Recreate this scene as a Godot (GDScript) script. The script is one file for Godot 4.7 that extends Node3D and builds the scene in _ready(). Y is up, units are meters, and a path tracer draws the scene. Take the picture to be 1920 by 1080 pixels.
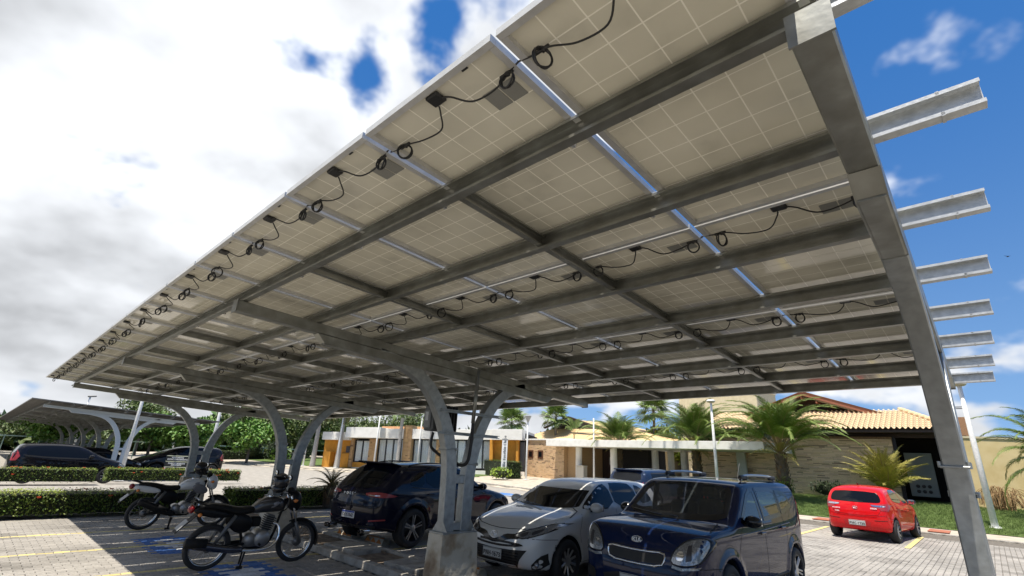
extends Node3D

const CAM_POS := Vector3(0, 1.75, 0)
const TILT := -0.048755      # slope of the carport roof, radians
const ALONG := 0.0121        # its fall along the row
var rng := RandomNumberGenerator.new()
var mats := {}
var used := {}

# ---------------------------------------------------------------- mesh builder
class B:
	var st := SurfaceTool.new()
	var n := 0
	func _init(smooth := false):
		st.begin(Mesh.PRIMITIVE_TRIANGLES)
		st.set_smooth_group(0 if smooth else -1)
	func smooth(on: bool):
		st.set_smooth_group(0 if on else -1)
	func col(c: Color):
		st.set_color(c)
	func tri(a: Vector3, b: Vector3, c: Vector3):
		st.add_vertex(a); st.add_vertex(b); st.add_vertex(c); n += 1
	func quad(a: Vector3, b: Vector3, c: Vector3, d: Vector3):
		tri(a, b, c); tri(a, c, d)
	func box(c: Vector3, s: Vector3, bas := Basis.IDENTITY, bev := 0.0):
		var h := s / 2
		if bev <= 0.0:
			var p := []
			for i in 8:
				p.append(c + bas * Vector3(h.x if i & 1 else -h.x, h.y if i & 2 else -h.y, h.z if i & 4 else -h.z))
			quad(p[0], p[1], p[3], p[2]); quad(p[5], p[4], p[6], p[7])
			quad(p[4], p[0], p[2], p[6]); quad(p[1], p[5], p[7], p[3])
			quad(p[2], p[3], p[7], p[6]); quad(p[4], p[5], p[1], p[0])
			return
		bev = minf(bev, minf(h.x, minf(h.y, h.z)) * 0.95)
		var q := {}
		for i in 8:
			var sg := Vector3(1 if i & 1 else -1, 1 if i & 2 else -1, 1 if i & 4 else -1)
			for ax in 3:
				var v := sg * (h - Vector3.ONE * bev)
				v[ax] = sg[ax] * h[ax]
				q[i * 3 + ax] = c + bas * v
		var faces := [[0, 4, 6, 2], [1, 3, 7, 5], [0, 1, 5, 4], [2, 6, 7, 3], [0, 2, 3, 1], [4, 5, 7, 6]]
		for fi in 6:
			var ax: int = fi / 2
			var f = faces[fi]
			_out(c, [q[f[0] * 3 + ax], q[f[1] * 3 + ax], q[f[2] * 3 + ax], q[f[3] * 3 + ax]])
		for i in 8:
			for ax in 3:
				var j := i | (1 << ax)
				if j != i:
					var a2 := (ax + 1) % 3
					var b2 := (ax + 2) % 3
					_out(c, [q[i * 3 + a2], q[j * 3 + a2], q[j * 3 + b2], q[i * 3 + b2]])
			_out(c, [q[i * 3], q[i * 3 + 1], q[i * 3 + 2]])
	func _out(c: Vector3, p: Array):       # a convex piece of a face, wound so that it faces away from c
		var nn: Vector3 = (p[1] - p[0]).cross(p[2] - p[0])
		if nn.dot(p[0] - c) > 0:
			p.reverse()
		for i in range(1, p.size() - 1):
			tri(p[0], p[i], p[i + 1])
	func bar(a: Vector3, b: Vector3, w: float, d: float, up := Vector3.UP, bev := 0.0):   # a box from a to b
		var z := (b - a).normalized()
		var x := up.cross(z)
		if x.length() < 0.01:
			x = Vector3.RIGHT.cross(z)
		x = x.normalized()
		box((a + b) / 2, Vector3(w, d, a.distance_to(b)), Basis(x, z.cross(x), z), bev)
	func tube(pts: Array, r, seg := 8, caps := true):
		var rings := []
		var up := Vector3.UP
		for i in pts.size():
			var t: Vector3 = (pts[mini(i + 1, pts.size() - 1)] - pts[maxi(i - 1, 0)]).normalized()
			if i == 0 and absf(t.dot(up)) > 0.95:
				up = Vector3.RIGHT
			var x := up.cross(t).normalized()
			if x.length() < 0.5:
				x = Vector3.FORWARD.cross(t).normalized()
			up = t.cross(x)
			var rr: float = r[i] if r is Array else r
			var ring := []
			for k in seg:
				var a := TAU * k / seg
				ring.append(pts[i] + (x * cos(a) + up * sin(a)) * rr)
			rings.append(ring)
		loft(rings, caps)
	func loft(rings: Array, caps := true, closed := true):
		var m: int = rings[0].size()
		for i in rings.size() - 1:
			for k in (m if closed else m - 1):
				var l := (k + 1) % m
				quad(rings[i][k], rings[i][l], rings[i + 1][l], rings[i + 1][k])
		if caps:
			for e in 2:
				var g: Array = rings[0] if e == 0 else rings[-1]
				var c := Vector3.ZERO
				for p in g:
					c += p
				c /= m
				for k in m:
					if e == 1:
						tri(c, g[k], g[(k + 1) % m])
					else:
						tri(c, g[(k + 1) % m], g[k])
	func lathe(prof: Array, seg: int, xf := Transform3D.IDENTITY, caps := false):   # prof: Vector2(r, y) upwards
		var rings := []
		for p in prof:
			var ring := []
			for k in seg:
				var a := -TAU * k / seg
				ring.append(xf * Vector3(cos(a) * p.x, p.y, sin(a) * p.x))
			rings.append(ring)
		loft(rings, caps)
	func prism(poly: PackedVector2Array, d: float, xf := Transform3D.IDENTITY):   # polygon in local xy, thick along local z
		var idx := Geometry2D.triangulate_polygon(poly)
		for i in range(0, idx.size(), 3):
			var a := poly[idx[i]]
			var b := poly[idx[i + 1]]
			var c := poly[idx[i + 2]]
			if (b - a).cross(c - a) < 0:
				var t := b; b = c; c = t
			tri(xf * Vector3(a.x, a.y, 0), xf * Vector3(b.x, b.y, 0), xf * Vector3(c.x, c.y, 0))
			tri(xf * Vector3(a.x, a.y, d), xf * Vector3(c.x, c.y, d), xf * Vector3(b.x, b.y, d))
		var ccw := not Geometry2D.is_polygon_clockwise(poly)
		for i in poly.size():
			var a := poly[i]
			var b := poly[(i + 1) % poly.size()]
			if not ccw:
				var t := a; a = b; b = t
			quad(xf * Vector3(a.x, a.y, 0), xf * Vector3(a.x, a.y, d), xf * Vector3(b.x, b.y, d), xf * Vector3(b.x, b.y, 0))
	func blob(c: Vector3, r: Vector3, seg := 12, rings := 8, bas := Basis.IDENTITY):
		var g := []
		for i in rings + 1:
			var ph := PI * i / rings
			var ring := []
			for k in seg:
				var a := -TAU * k / seg
				ring.append(c + bas * (Vector3(sin(ph) * cos(a), -cos(ph), sin(ph) * sin(a)) * r))
			g.append(ring)
		loft(g, false)
	func mesh() -> ArrayMesh:
		st.generate_normals()
		return st.commit()

func B_smooth() -> B:
	return B.new(true)

# ---------------------------------------------------------------- nodes
func numbered(called: String) -> String:
	if not used.has(called):
		used[called] = 0
		return called
	used[called] += 1
	return "%s_%03d" % [called, used[called]]

func part(called: String, b, m: Material, parent: Node3D) -> MeshInstance3D:
	var o := MeshInstance3D.new()
	o.mesh = b.mesh() if b is B else b
	o.material_override = m
	var nm := called
	if parent == self:
		nm = numbered(called)
	else:
		var k := 0
		var key := str(parent.get_instance_id()) + called
		k = used.get(key, -1) + 1
		used[key] = k
		if k:
			nm = "%s_%03d" % [called, k]
	o.name = nm
	parent.add_child(o, true)
	return o

func grp(called: String, parent: Node3D) -> Node3D:
	var o := Node3D.new()
	var key := str(parent.get_instance_id()) + called
	var k: int = used.get(key, -1) + 1
	used[key] = k
	o.name = called if k == 0 else "%s_%03d" % [called, k]
	parent.add_child(o, true)
	return o

func tag(o: Node3D, label: String, category: String, group := "") -> Node3D:
	o.set_meta("label", label)
	o.set_meta("category", category)
	if group:
		o.set_meta("group", group)
	return o

func thing(called: String, label: String, category: String, at := Vector3.ZERO, turn := 0.0, group := "") -> Node3D:
	var o := Node3D.new()
	o.name = numbered(called)
	add_child(o)
	o.position = at
	o.rotation.y = turn
	return tag(o, label, category, group)

func struct(o: Node3D) -> Node3D:
	o.set_meta("kind", "structure")
	return o

func stuff(o: Node3D) -> Node3D:
	o.set_meta("kind", "stuff")
	return o

func dup(src: Node3D, called: String, label: String, at: Vector3, turn := 0.0, group := "", sc := 1.0) -> Node3D:
	var o: Node3D = src.duplicate()
	o.name = numbered(called)
	add_child(o)
	o.position = at
	o.rotation = Vector3(0, turn, 0)
	o.scale = Vector3.ONE * sc
	o.set_meta("label", label)
	if group:
		o.set_meta("group", group)
	return o

func many(called: String, mesh: Mesh, m: Material, xfs: Array, parent: Node3D, cols := []) -> MultiMeshInstance3D:
	var mm := MultiMesh.new()
	mm.transform_format = MultiMesh.TRANSFORM_3D
	mm.use_colors = cols.size() > 0
	mm.mesh = mesh
	mm.instance_count = xfs.size()
	for i in xfs.size():
		mm.set_instance_transform(i, xfs[i])
		if cols.size():
			mm.set_instance_color(i, cols[i])
	var o := MultiMeshInstance3D.new()
	o.multimesh = mm
	o.material_override = m
	o.name = numbered(called) if parent == self else called
	parent.add_child(o, true)
	stuff(o)
	return o

# ---------------------------------------------------------------- materials (base colours are linear)
func mat(key: String, c: Color, rough := 0.7, metal := 0.0, more := {}) -> StandardMaterial3D:
	if mats.has(key):
		return mats[key]
	var m := StandardMaterial3D.new()
	m.resource_name = key
	m.albedo_color = c.linear_to_srgb()
	m.roughness = rough
	m.metallic = metal
	for k in more:
		m.set(k, more[k])
	mats[key] = m
	return m

func lin(r: float, g: float, b: float) -> Color:
	return Color(r, g, b)

func noise_tex(seed_: int, freq: float, ramp: Array, oct := 4, size := 512, type := FastNoiseLite.TYPE_SIMPLEX_SMOOTH, as_normal := 0.0) -> NoiseTexture2D:
	var nz := FastNoiseLite.new()
	nz.seed = seed_
	nz.frequency = freq
	nz.noise_type = type
	nz.fractal_octaves = oct
	var t := NoiseTexture2D.new()
	t.width = size
	t.height = size
	t.seamless = true
	t.noise = nz
	if as_normal > 0.0:
		t.as_normal_map = true
		t.bump_strength = as_normal
	elif ramp.size():
		var g := Gradient.new()
		var offs := PackedFloat32Array()
		var cs := PackedColorArray()
		for r in ramp:
			offs.append(r[0])
			cs.append((r[1] as Color).linear_to_srgb())
		g.offsets = offs
		g.colors = cs
		t.color_ramp = g
	return t

func noisy(key: String, ramp: Array, freq: float, scale: float, rough := 0.8, metal := 0.0, bump := 0.0, oct := 5, more := {}) -> StandardMaterial3D:
	if mats.has(key):
		return mats[key]
	var m := mat(key, Color.WHITE, rough, metal, more)
	m.albedo_texture = noise_tex(hash(key) % 1000, freq, ramp, oct)
	m.uv1_triplanar = true
	m.uv1_world_triplanar = true
	m.uv1_scale = Vector3.ONE * scale
	if bump > 0.0:
		m.normal_enabled = true
		m.normal_texture = noise_tex(hash(key) % 977 + 5, freq * 3.0, [], 4, 512, FastNoiseLite.TYPE_SIMPLEX_SMOOTH, 8.0)
		m.normal_scale = bump
	return m

func chaikin(p: PackedVector2Array, times := 2) -> PackedVector2Array:
	for t in times:
		var q := PackedVector2Array()
		for i in p.size():
			var a := p[i]
			var b := p[(i + 1) % p.size()]
			q.append(a.lerp(b, 0.25))
			q.append(a.lerp(b, 0.75))
		p = q
	return p

func pv(a: Array) -> PackedVector2Array:
	var p := PackedVector2Array()
	for i in range(0, a.size(), 2):
		p.append(Vector2(a[i], a[i + 1]))
	return p

func spline(pts: Array, per := 6) -> Array:      # Catmull-Rom through Vector3 points
	var out := []
	for i in pts.size() - 1:
		var p0: Vector3 = pts[maxi(i - 1, 0)]
		var p1: Vector3 = pts[i]
		var p2: Vector3 = pts[i + 1]
		var p3: Vector3 = pts[mini(i + 2, pts.size() - 1)]
		for k in per:
			out.append(p1.cubic_interpolate(p2, p0, p3, float(k) / per))
	out.append(pts[-1])
	return out

func text_mesh(s: String, height: float, depth := 0.004, font := "Droid Sans", bold := false) -> TextMesh:
	var t := TextMesh.new()
	var f := SystemFont.new()
	f.font_names = PackedStringArray([font])
	if bold:
		f.font_weight = 700
	t.font = f
	t.font_size = 32
	t.pixel_size = height / 23.0
	t.text = s
	t.depth = depth
	t.curve_step = 2.0
	return t

# ---------------------------------------------------------------- camera, sky, sun
func camera_and_light():
	var cam := Camera3D.new()
	cam.name = "camera"
	cam.position = CAM_POS
	cam.rotation = Vector3(deg_to_rad(19.4), deg_to_rad(43.656), deg_to_rad(3.0))
	cam.fov = 61.715
	cam.far = 900
	cam.near = 0.05
	add_child(cam)
	var we := WorldEnvironment.new()
	we.name = "environment"
	var env := Environment.new()
	env.tonemap_mode = Environment.TONE_MAPPER_LINEAR
	env.tonemap_exposure = 1.45
	env.background_mode = Environment.BG_SKY
	env.sdfgi_enabled = true
	env.ssao_enabled = true
	env.ssil_enabled = true
	var sky := Sky.new()
	var sm := PanoramaSkyMaterial.new()
	sm.panorama = sky_picture(2048)
	sm.energy_multiplier = 1.0
	sky.sky_material = sm
	env.sky = sky
	we.environment = env
	add_child(we)
	var sun := DirectionalLight3D.new()
	sun.name = "sun"
	sun.light_energy = 1.6
	sun.light_color = Color(1.0, 0.968, 0.915)
	sun.light_angular_distance = 0.5
	sun.shadow_enabled = true
	add_child(sun)
	sun.look_at_from_position(Vector3(1.5, 30, 9.3), Vector3.ZERO, Vector3.FORWARD)

func gauss(az: float, el: float, a0: float, e0: float, sa: float, se: float) -> float:
	var da := wrapf(az - a0, -180.0, 180.0) / sa
	var de := (el - e0) / se
	return exp(-(da * da + de * de))

func sky_picture(w: int) -> ImageTexture:
	var h := w / 2
	var big := FastNoiseLite.new()
	big.seed = 11
	big.noise_type = FastNoiseLite.TYPE_SIMPLEX_SMOOTH
	big.frequency = 1.5
	big.fractal_octaves = 7
	big.fractal_gain = 0.56
	var shade := FastNoiseLite.new()
	shade.seed = 45
	shade.frequency = 0.9
	shade.fractal_octaves = 6
	shade.fractal_gain = 0.5
	var data := PackedFloat32Array()
	data.resize(w * h * 3)
	for j in h:
		var el := PI * (0.5 - (j + 0.5) / h)
		var eld := rad_to_deg(el)
		var y := sin(el)
		var ce := cos(el)
		for i in w:
			var o := (j * w + i) * 3
			if y < -0.02:
				data[o] = 0.30; data[o + 1] = 0.30; data[o + 2] = 0.29
				continue
			var ph := TAU * (i + 0.5) / w
			var x := sin(ph) * ce
			var z := -cos(ph) * ce
			var az := rad_to_deg(wrapf(ph, -PI, PI))
			var yy := maxf(y, 0.0) + 0.30
			var p := Vector3(x / yy, 0.5 * y, z / yy)
			var n := big.get_noise_3dv(p * 0.9)
			# weather: a cloud bank to the left of the view, broken cloud behind, clear air to the right
			var cover := -0.16 + 0.76 * exp(-pow(wrapf(az + 96.0, -180.0, 180.0) / 48.0, 2.0)) + 0.20 * exp(-pow(wrapf(az - 150.0, -180.0, 180.0) / 45.0, 2.0))
			cover -= 0.56 * gauss(az, eld, -65.5, 37.0, 3.4, 7.0) + 0.56 * gauss(az, eld, -74.5, 40.0, 6.5, 3.2) + 0.40 * gauss(az, eld, -57.0, 46.0, 4.0, 4.0) + 0.30 * gauss(az, eld, -74.0, 32.0, 3.5, 2.5)
			cover += 0.42 * gauss(az, eld, 7.5, 38.0, 7.0, 5.0) + 0.20 * gauss(az, eld, -13.0, 5.5, 9.0, 3.0) + 0.16 * gauss(az, eld, 4.5, 8.0, 7.0, 3.0)
			cover += 0.26 * gauss(az, eld, -45.0, 4.0, 26.0, 7.0)
			var d := n * 0.95 + cover
			var a := smoothstep(-0.02, 0.24, d)
			var k := pow(1.0 - clampf(y, 0.0, 1.0), 3.2)      # blue air, paler towards the horizon
			var r := lerpf(0.026, 0.23, k)
			var g := lerpf(0.125, 0.40, k)
			var b := lerpf(0.37, 0.64, k)
			if a > 0.0:
				var s := shade.get_noise_3dv(p * 1.1 + Vector3(3, 1, 7))
				var s2 := big.get_noise_3dv(p * 0.9 + Vector3(0.05, 0.09, -0.03))
				var thick := smoothstep(-0.15, 0.75, d * 0.55 + s * 1.15)
				var v := lerpf(0.84, 0.48, thick) + (n - s2) * 0.42
				v = lerpf(v, 0.72, (1.0 - smoothstep(0.0, 0.35, d)) * 0.5)
				var low := exp(-maxf(eld, 0.0) / 8.0)
				v = clampf(lerpf(v, 0.50, low * 0.75), 0.3, 0.86)
				r = lerpf(r, v * 0.955, a)
				g = lerpf(g, v * 0.985, a)
				b = lerpf(b, v * 1.03, a)
			data[o] = r; data[o + 1] = g; data[o + 2] = b
	var im := Image.create_from_data(w, h, false, Image.FORMAT_RGBF, data.to_byte_array())
	return ImageTexture.create_from_image(im)

# ---------------------------------------------------------------- ground
const KERB := [[-75, -14.0], [-60, -15.5], [-45.6, -18.3], [-36.6, -23.2], [-29, -25.0], [-21, -23.4], [-18, -22.9], [-5.9, -22.3], [24, -22.3]]
func kerb_z(x: float) -> float:
	for i in KERB.size() - 1:
		if x < KERB[i + 1][0]:
			return lerpf(KERB[i][1], KERB[i + 1][1], clampf((x - KERB[i][0]) / (KERB[i + 1][0] - KERB[i][0]), 0.0, 1.0))
	return KERB[-1][1]

func ground_y(x: float, z: float) -> float:
	var k := kerb_z(x)
	if z < k:
		return 0.12 + minf(0.04 * (k - z), 0.5)
	return -0.22 * smoothstep(-25.5, -29.0, x) * smoothstep(-14.0, -8.0, z)

func pixel_ground(px: float, py: float) -> Vector3:       # for planning: where a line of sight meets the ground
	var bas := Basis.from_euler(Vector3(deg_to_rad(19.4), deg_to_rad(43.656), deg_to_rad(3.0)))
	var d := (bas * Vector3((px - 960.0) / 903.8, -(py - 540.0) / 903.8, -1.0)).normalized()
	var t := 2.0
	while t < 200.0:
		var p := CAM_POS + d * t
		if p.y <= ground_y(p.x, p.z):
			return Vector3(p.x, ground_y(p.x, p.z), p.z)
		t += 0.05
	return CAM_POS + d * 200.0

func sheet(called: String, x0: float, x1: float, z0: float, z1: float, nx: int, nz: int, lift: float, m: Material, test = null) -> MeshInstance3D:
	var b := B_smooth()
	for i in nx:
		for k in nz:
			var xa := lerpf(x0, x1, float(i) / nx)
			var xb := lerpf(x0, x1, float(i + 1) / nx)
			var za := lerpf(z0, z1, float(k) / nz)
			var zb := lerpf(z0, z1, float(k + 1) / nz)
			if test != null and not test.call((xa + xb) / 2, (za + zb) / 2):
				continue
			b.quad(Vector3(xa, ground_y(xa, za) + lift, za), Vector3(xb, ground_y(xb, za) + lift, za), Vector3(xb, ground_y(xb, zb) + lift, zb), Vector3(xa, ground_y(xa, zb) + lift, zb))
	return part(called, b, m, self)

func strip(b: B, pts: Array, w: float, h: float, y0 := 0.0):    # a kerb along points (x, z): height h over the ground in front
	for i in pts.size() - 1:
		var a := Vector3(pts[i][0], y0, pts[i][1])
		var c := Vector3(pts[i + 1][0], y0, pts[i + 1][1])
		b.bar(a + Vector3.UP * (h / 2), c + Vector3.UP * (h / 2), w, h, Vector3.UP, 0.015)

func paver_texture() -> ImageTexture:     # running bond of small blocks, for what lies too far off to lay one by one
	var n := 512
	var im := Image.create(n, n, false, Image.FORMAT_RGB8)
	im.fill(Color(0.30, 0.28, 0.25).linear_to_srgb())
	var r := RandomNumberGenerator.new()
	r.seed = 5
	for row in 16:
		for k in 8:
			var v := r.randf_range(0.86, 1.08)
			var c := Color(0.36 * v, 0.335 * v, 0.295 * v).linear_to_srgb()
			var x := k * 64 + (32 if row & 1 else 0)
			im.fill_rect(Rect2i(x % n, row * 32 + 1, 62, 30), c)
			if x + 62 > n:
				im.fill_rect(Rect2i(0, row * 32 + 1, x + 62 - n, 30), c)
	return ImageTexture.create_from_image(im)

func ground():
	var soil := noisy("dry soil", [[0.0, lin(.10, .075, .05)], [0.5, lin(.17, .13, .09)], [1.0, lin(.25, .20, .15)]], 0.02, 0.5, 0.95, 0.0, 0.7)
	var conc := noisy("kerb concrete", [[0.0, lin(.19, .175, .15)], [0.45, lin(.31, .29, .255)], [1.0, lin(.42, .40, .36)]], 0.012, 0.6, 0.9, 0.0, 0.5)
	var bed := noisy("sand bed", [[0.0, lin(.10, .09, .075)], [1.0, lin(.17, .15, .125)]], 0.03, 0.8, 0.95)
	var pal := mat("far pavers", Color.WHITE, 0.85)
	pal.albedo_texture = paver_texture()
	pal.uv1_triplanar = true
	pal.uv1_world_triplanar = true
	pal.uv1_scale = Vector3.ONE * 0.6
	pal.normal_enabled = true
	pal.normal_texture = noise_tex(8, 0.05, [], 4, 256, FastNoiseLite.TYPE_SIMPLEX, 6.0)
	pal.normal_scale = 0.4
	pal.detail_enabled = true
	pal.detail_blend_mode = BaseMaterial3D.BLEND_MODE_MUL
	pal.detail_albedo = noise_tex(4, 0.006, [[0.0, lin(.72, .72, .72)], [1.0, lin(1, 1, 1)]], 5)
	var earth := noisy("bare earth", [[0.0, lin(.06, .055, .03)], [1.0, lin(.12, .11, .06)]], 0.01, 0.1, 1.0)
	var bd := part("ground", B_big(-0.55), earth, self); struct(bd)
	var lot := sheet("paved_lot", -78, 24, -26, 12, 102, 76, -0.012, pal, func(x, z): return z > kerb_z(x) - 0.6 and not (x > -15.05 and x < 3.0 and z > -23 and z < 0.2))
	struct(lot)
	var bedm := sheet("paver_bed", -15.05, 3.0, -22.5, 0.25, 20, 24, -0.016, bed); struct(bedm)
	lay_pavers(bedm)
	# the planted strip that the columns stand in, between two kerbs
	var island := sheet("planting_strip", -14.9, 0.6, -5.62, -4.86, 60, 4, 0.07, soil); struct(island)
	var k := B.new()
	strip(k, [[-14.9, -4.80], [0.6, -4.80]], 0.13, 0.12)
	var kb := part("strip_kerb", k, conc, self); struct(kb)
	k = B.new()
	strip(k, [[-14.9, -5.66], [0.6, -5.66]], 0.12, 0.11)
	kb = part("strip_kerb", k, conc, self); struct(kb)
	# kerb of the far pavement, one stone after another
	for i in KERB.size() - 1:
		var b := B.new()
		var a := Vector3(KERB[i][0], 0, KERB[i][1])
		var c := Vector3(KERB[i + 1][0], 0, KERB[i + 1][1])
		b.bar(a + Vector3.UP * 0.02, c + Vector3.UP * 0.02, 0.15, 0.22, Vector3.UP, 0.02)
		kb = part("pavement_kerb", b, conc, self); struct(kb)
	# pavement, lawn and forecourt beyond that kerb
	var cream := noisy("cream concrete", [[0.0, lin(.33, .285, .22)], [0.5, lin(.42, .37, .295)], [1.0, lin(.48, .435, .36)]], 0.01, 0.3, 0.9)
	var pv_ := sheet("pavement", -78, 24, -60, -14, 102, 92, 0.0, cream, func(x, z): return z < kerb_z(x) + 0.5)
	struct(pv_)
	var grass := noisy("mown grass", [[0.0, lin(.05, .10, .012)], [0.5, lin(.105, .16, .035)], [1.0, lin(.17, .22, .07)]], 0.05, 0.35, 0.95, 0.0, 0.8, 6)
	var lawn := sheet("lawn", -17.5, 24, -40, -23.55, 84, 34, 0.02, grass, func(x, z): return x > -17.2 - (z + 30.0) * 0.25); struct(lawn)
	var lawn2 := sheet("lawn", -62, -25, -40, -20, 74, 40, 0.02, grass, func(x, z): return z < kerb_z(x) - 2.2 and x < -30.0 + (z + 30.0) * 0.4); struct(lawn2)
	# grass blades, so that the lawn is not a flat sheet
	var bl := B.new()
	for i in 7:
		var a := i * 0.9
		var o := Vector3(cos(a), 0, sin(a)) * 0.03
		bl.tri(o + Vector3(-0.006, 0, 0), o + Vector3(0.006, 0, 0.004), o * 1.9 + Vector3(0, 0.05 + 0.012 * (i % 3), 0))
	var xfs := []
	var cols := []
	for i in 26000:
		var x := rng.randf_range(-17.2, 12.0)
		var z := rng.randf_range(-34.5, -23.6)
		if x < -17.0 - (z + 30.0) * 0.25:
			continue
		xfs.append(Transform3D(Basis(Vector3.UP, rng.randf() * TAU).scaled(Vector3.ONE * rng.randf_range(0.8, 1.7)), Vector3(x, ground_y(x, z) + 0.02, z)))
		var v := rng.randf_range(0.7, 1.25)
		cols.append(Color(0.13 * v, 0.19 * v, 0.045 * v))
	many("lawn_grass", bl.mesh(), mat("grass blade", Color.WHITE, 0.8, 0.0, {"vertex_color_use_as_albedo": true, "cull_mode": BaseMaterial3D.CULL_DISABLED}), xfs, self, cols)
	# red bands across the pavement by the lawn
	var red := noisy("red paving", [[0.0, lin(.30, .10, .06)], [1.0, lin(.42, .16, .09)]], 0.02, 0.6, 0.9)
	for x in [-12.4, -8.2, -4.9, -1.55, 2.4]:
		var b := B.new()
		b.box(Vector3(x, 0.155, -22.95), Vector3(0.55, 0.02, 1.12))
		var o := part("red_paving_band", b, red, self); struct(o)
	# far forecourt lines and the blue bay
	var blue := mat("blue road paint", lin(.05, .16, .42), 0.8)
	var p := pixel_ground(962, 928)
	var b2 := B.new()
	b2.box(Vector3(p.x, 0.006, p.z + 0.2), Vector3(2.2, 0.006, 1.5), Basis(Vector3.UP, 0.15))
	var o2 := part("blue_bay_marking", b2, blue, self); struct(o2)
	for q in [[-17.6, -20.4], [-14.9, -20.2], [-12.3, -20.1], [-7.15, -20], [-4.55, -20.0], [-1.95, -20.0], [0.7, -20]]:
		b2 = B.new()
		b2.box(Vector3(q[0], 0.007, q[1]), Vector3(0.13, 0.005, 4.4))
		o2 = part("bay_line", b2, noisy("yellow road paint", [[0.0, lin(.36, .30, .12)], [0.5, lin(.62, .52, .22)], [1.0, lin(.70, .60, .30)]], 0.03, 1.2, 0.8), self); struct(o2)

func B_big(y: float) -> B:
	var b := B.new()
	b.quad(Vector3(-450, y, -450), Vector3(450, y, -450), Vector3(450, y, 450), Vector3(-450, y, 450))
	return b

func paver_mesh(l: float, w: float) -> ArrayMesh:
	var b := B.new()
	var h := 0.03
	var e := 0.007
	var t := [Vector3(-w / 2 + e, 0, -l / 2 + e), Vector3(w / 2 - e, 0, -l / 2 + e), Vector3(w / 2 - e, 0, l / 2 - e), Vector3(-w / 2 + e, 0, l / 2 - e)]
	var s := [Vector3(-w / 2, -e, -l / 2), Vector3(w / 2, -e, -l / 2), Vector3(w / 2, -e, l / 2), Vector3(-w / 2, -e, l / 2)]
	b.quad(t[0], t[1], t[2], t[3])
	for i in 4:
		var k := (i + 1) % 4
		b.quad(s[i], s[k], t[k], t[i])
		b.quad(s[i] + Vector3.DOWN * h, s[k] + Vector3.DOWN * h, s[k], s[i])
	return b.mesh()

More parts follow.
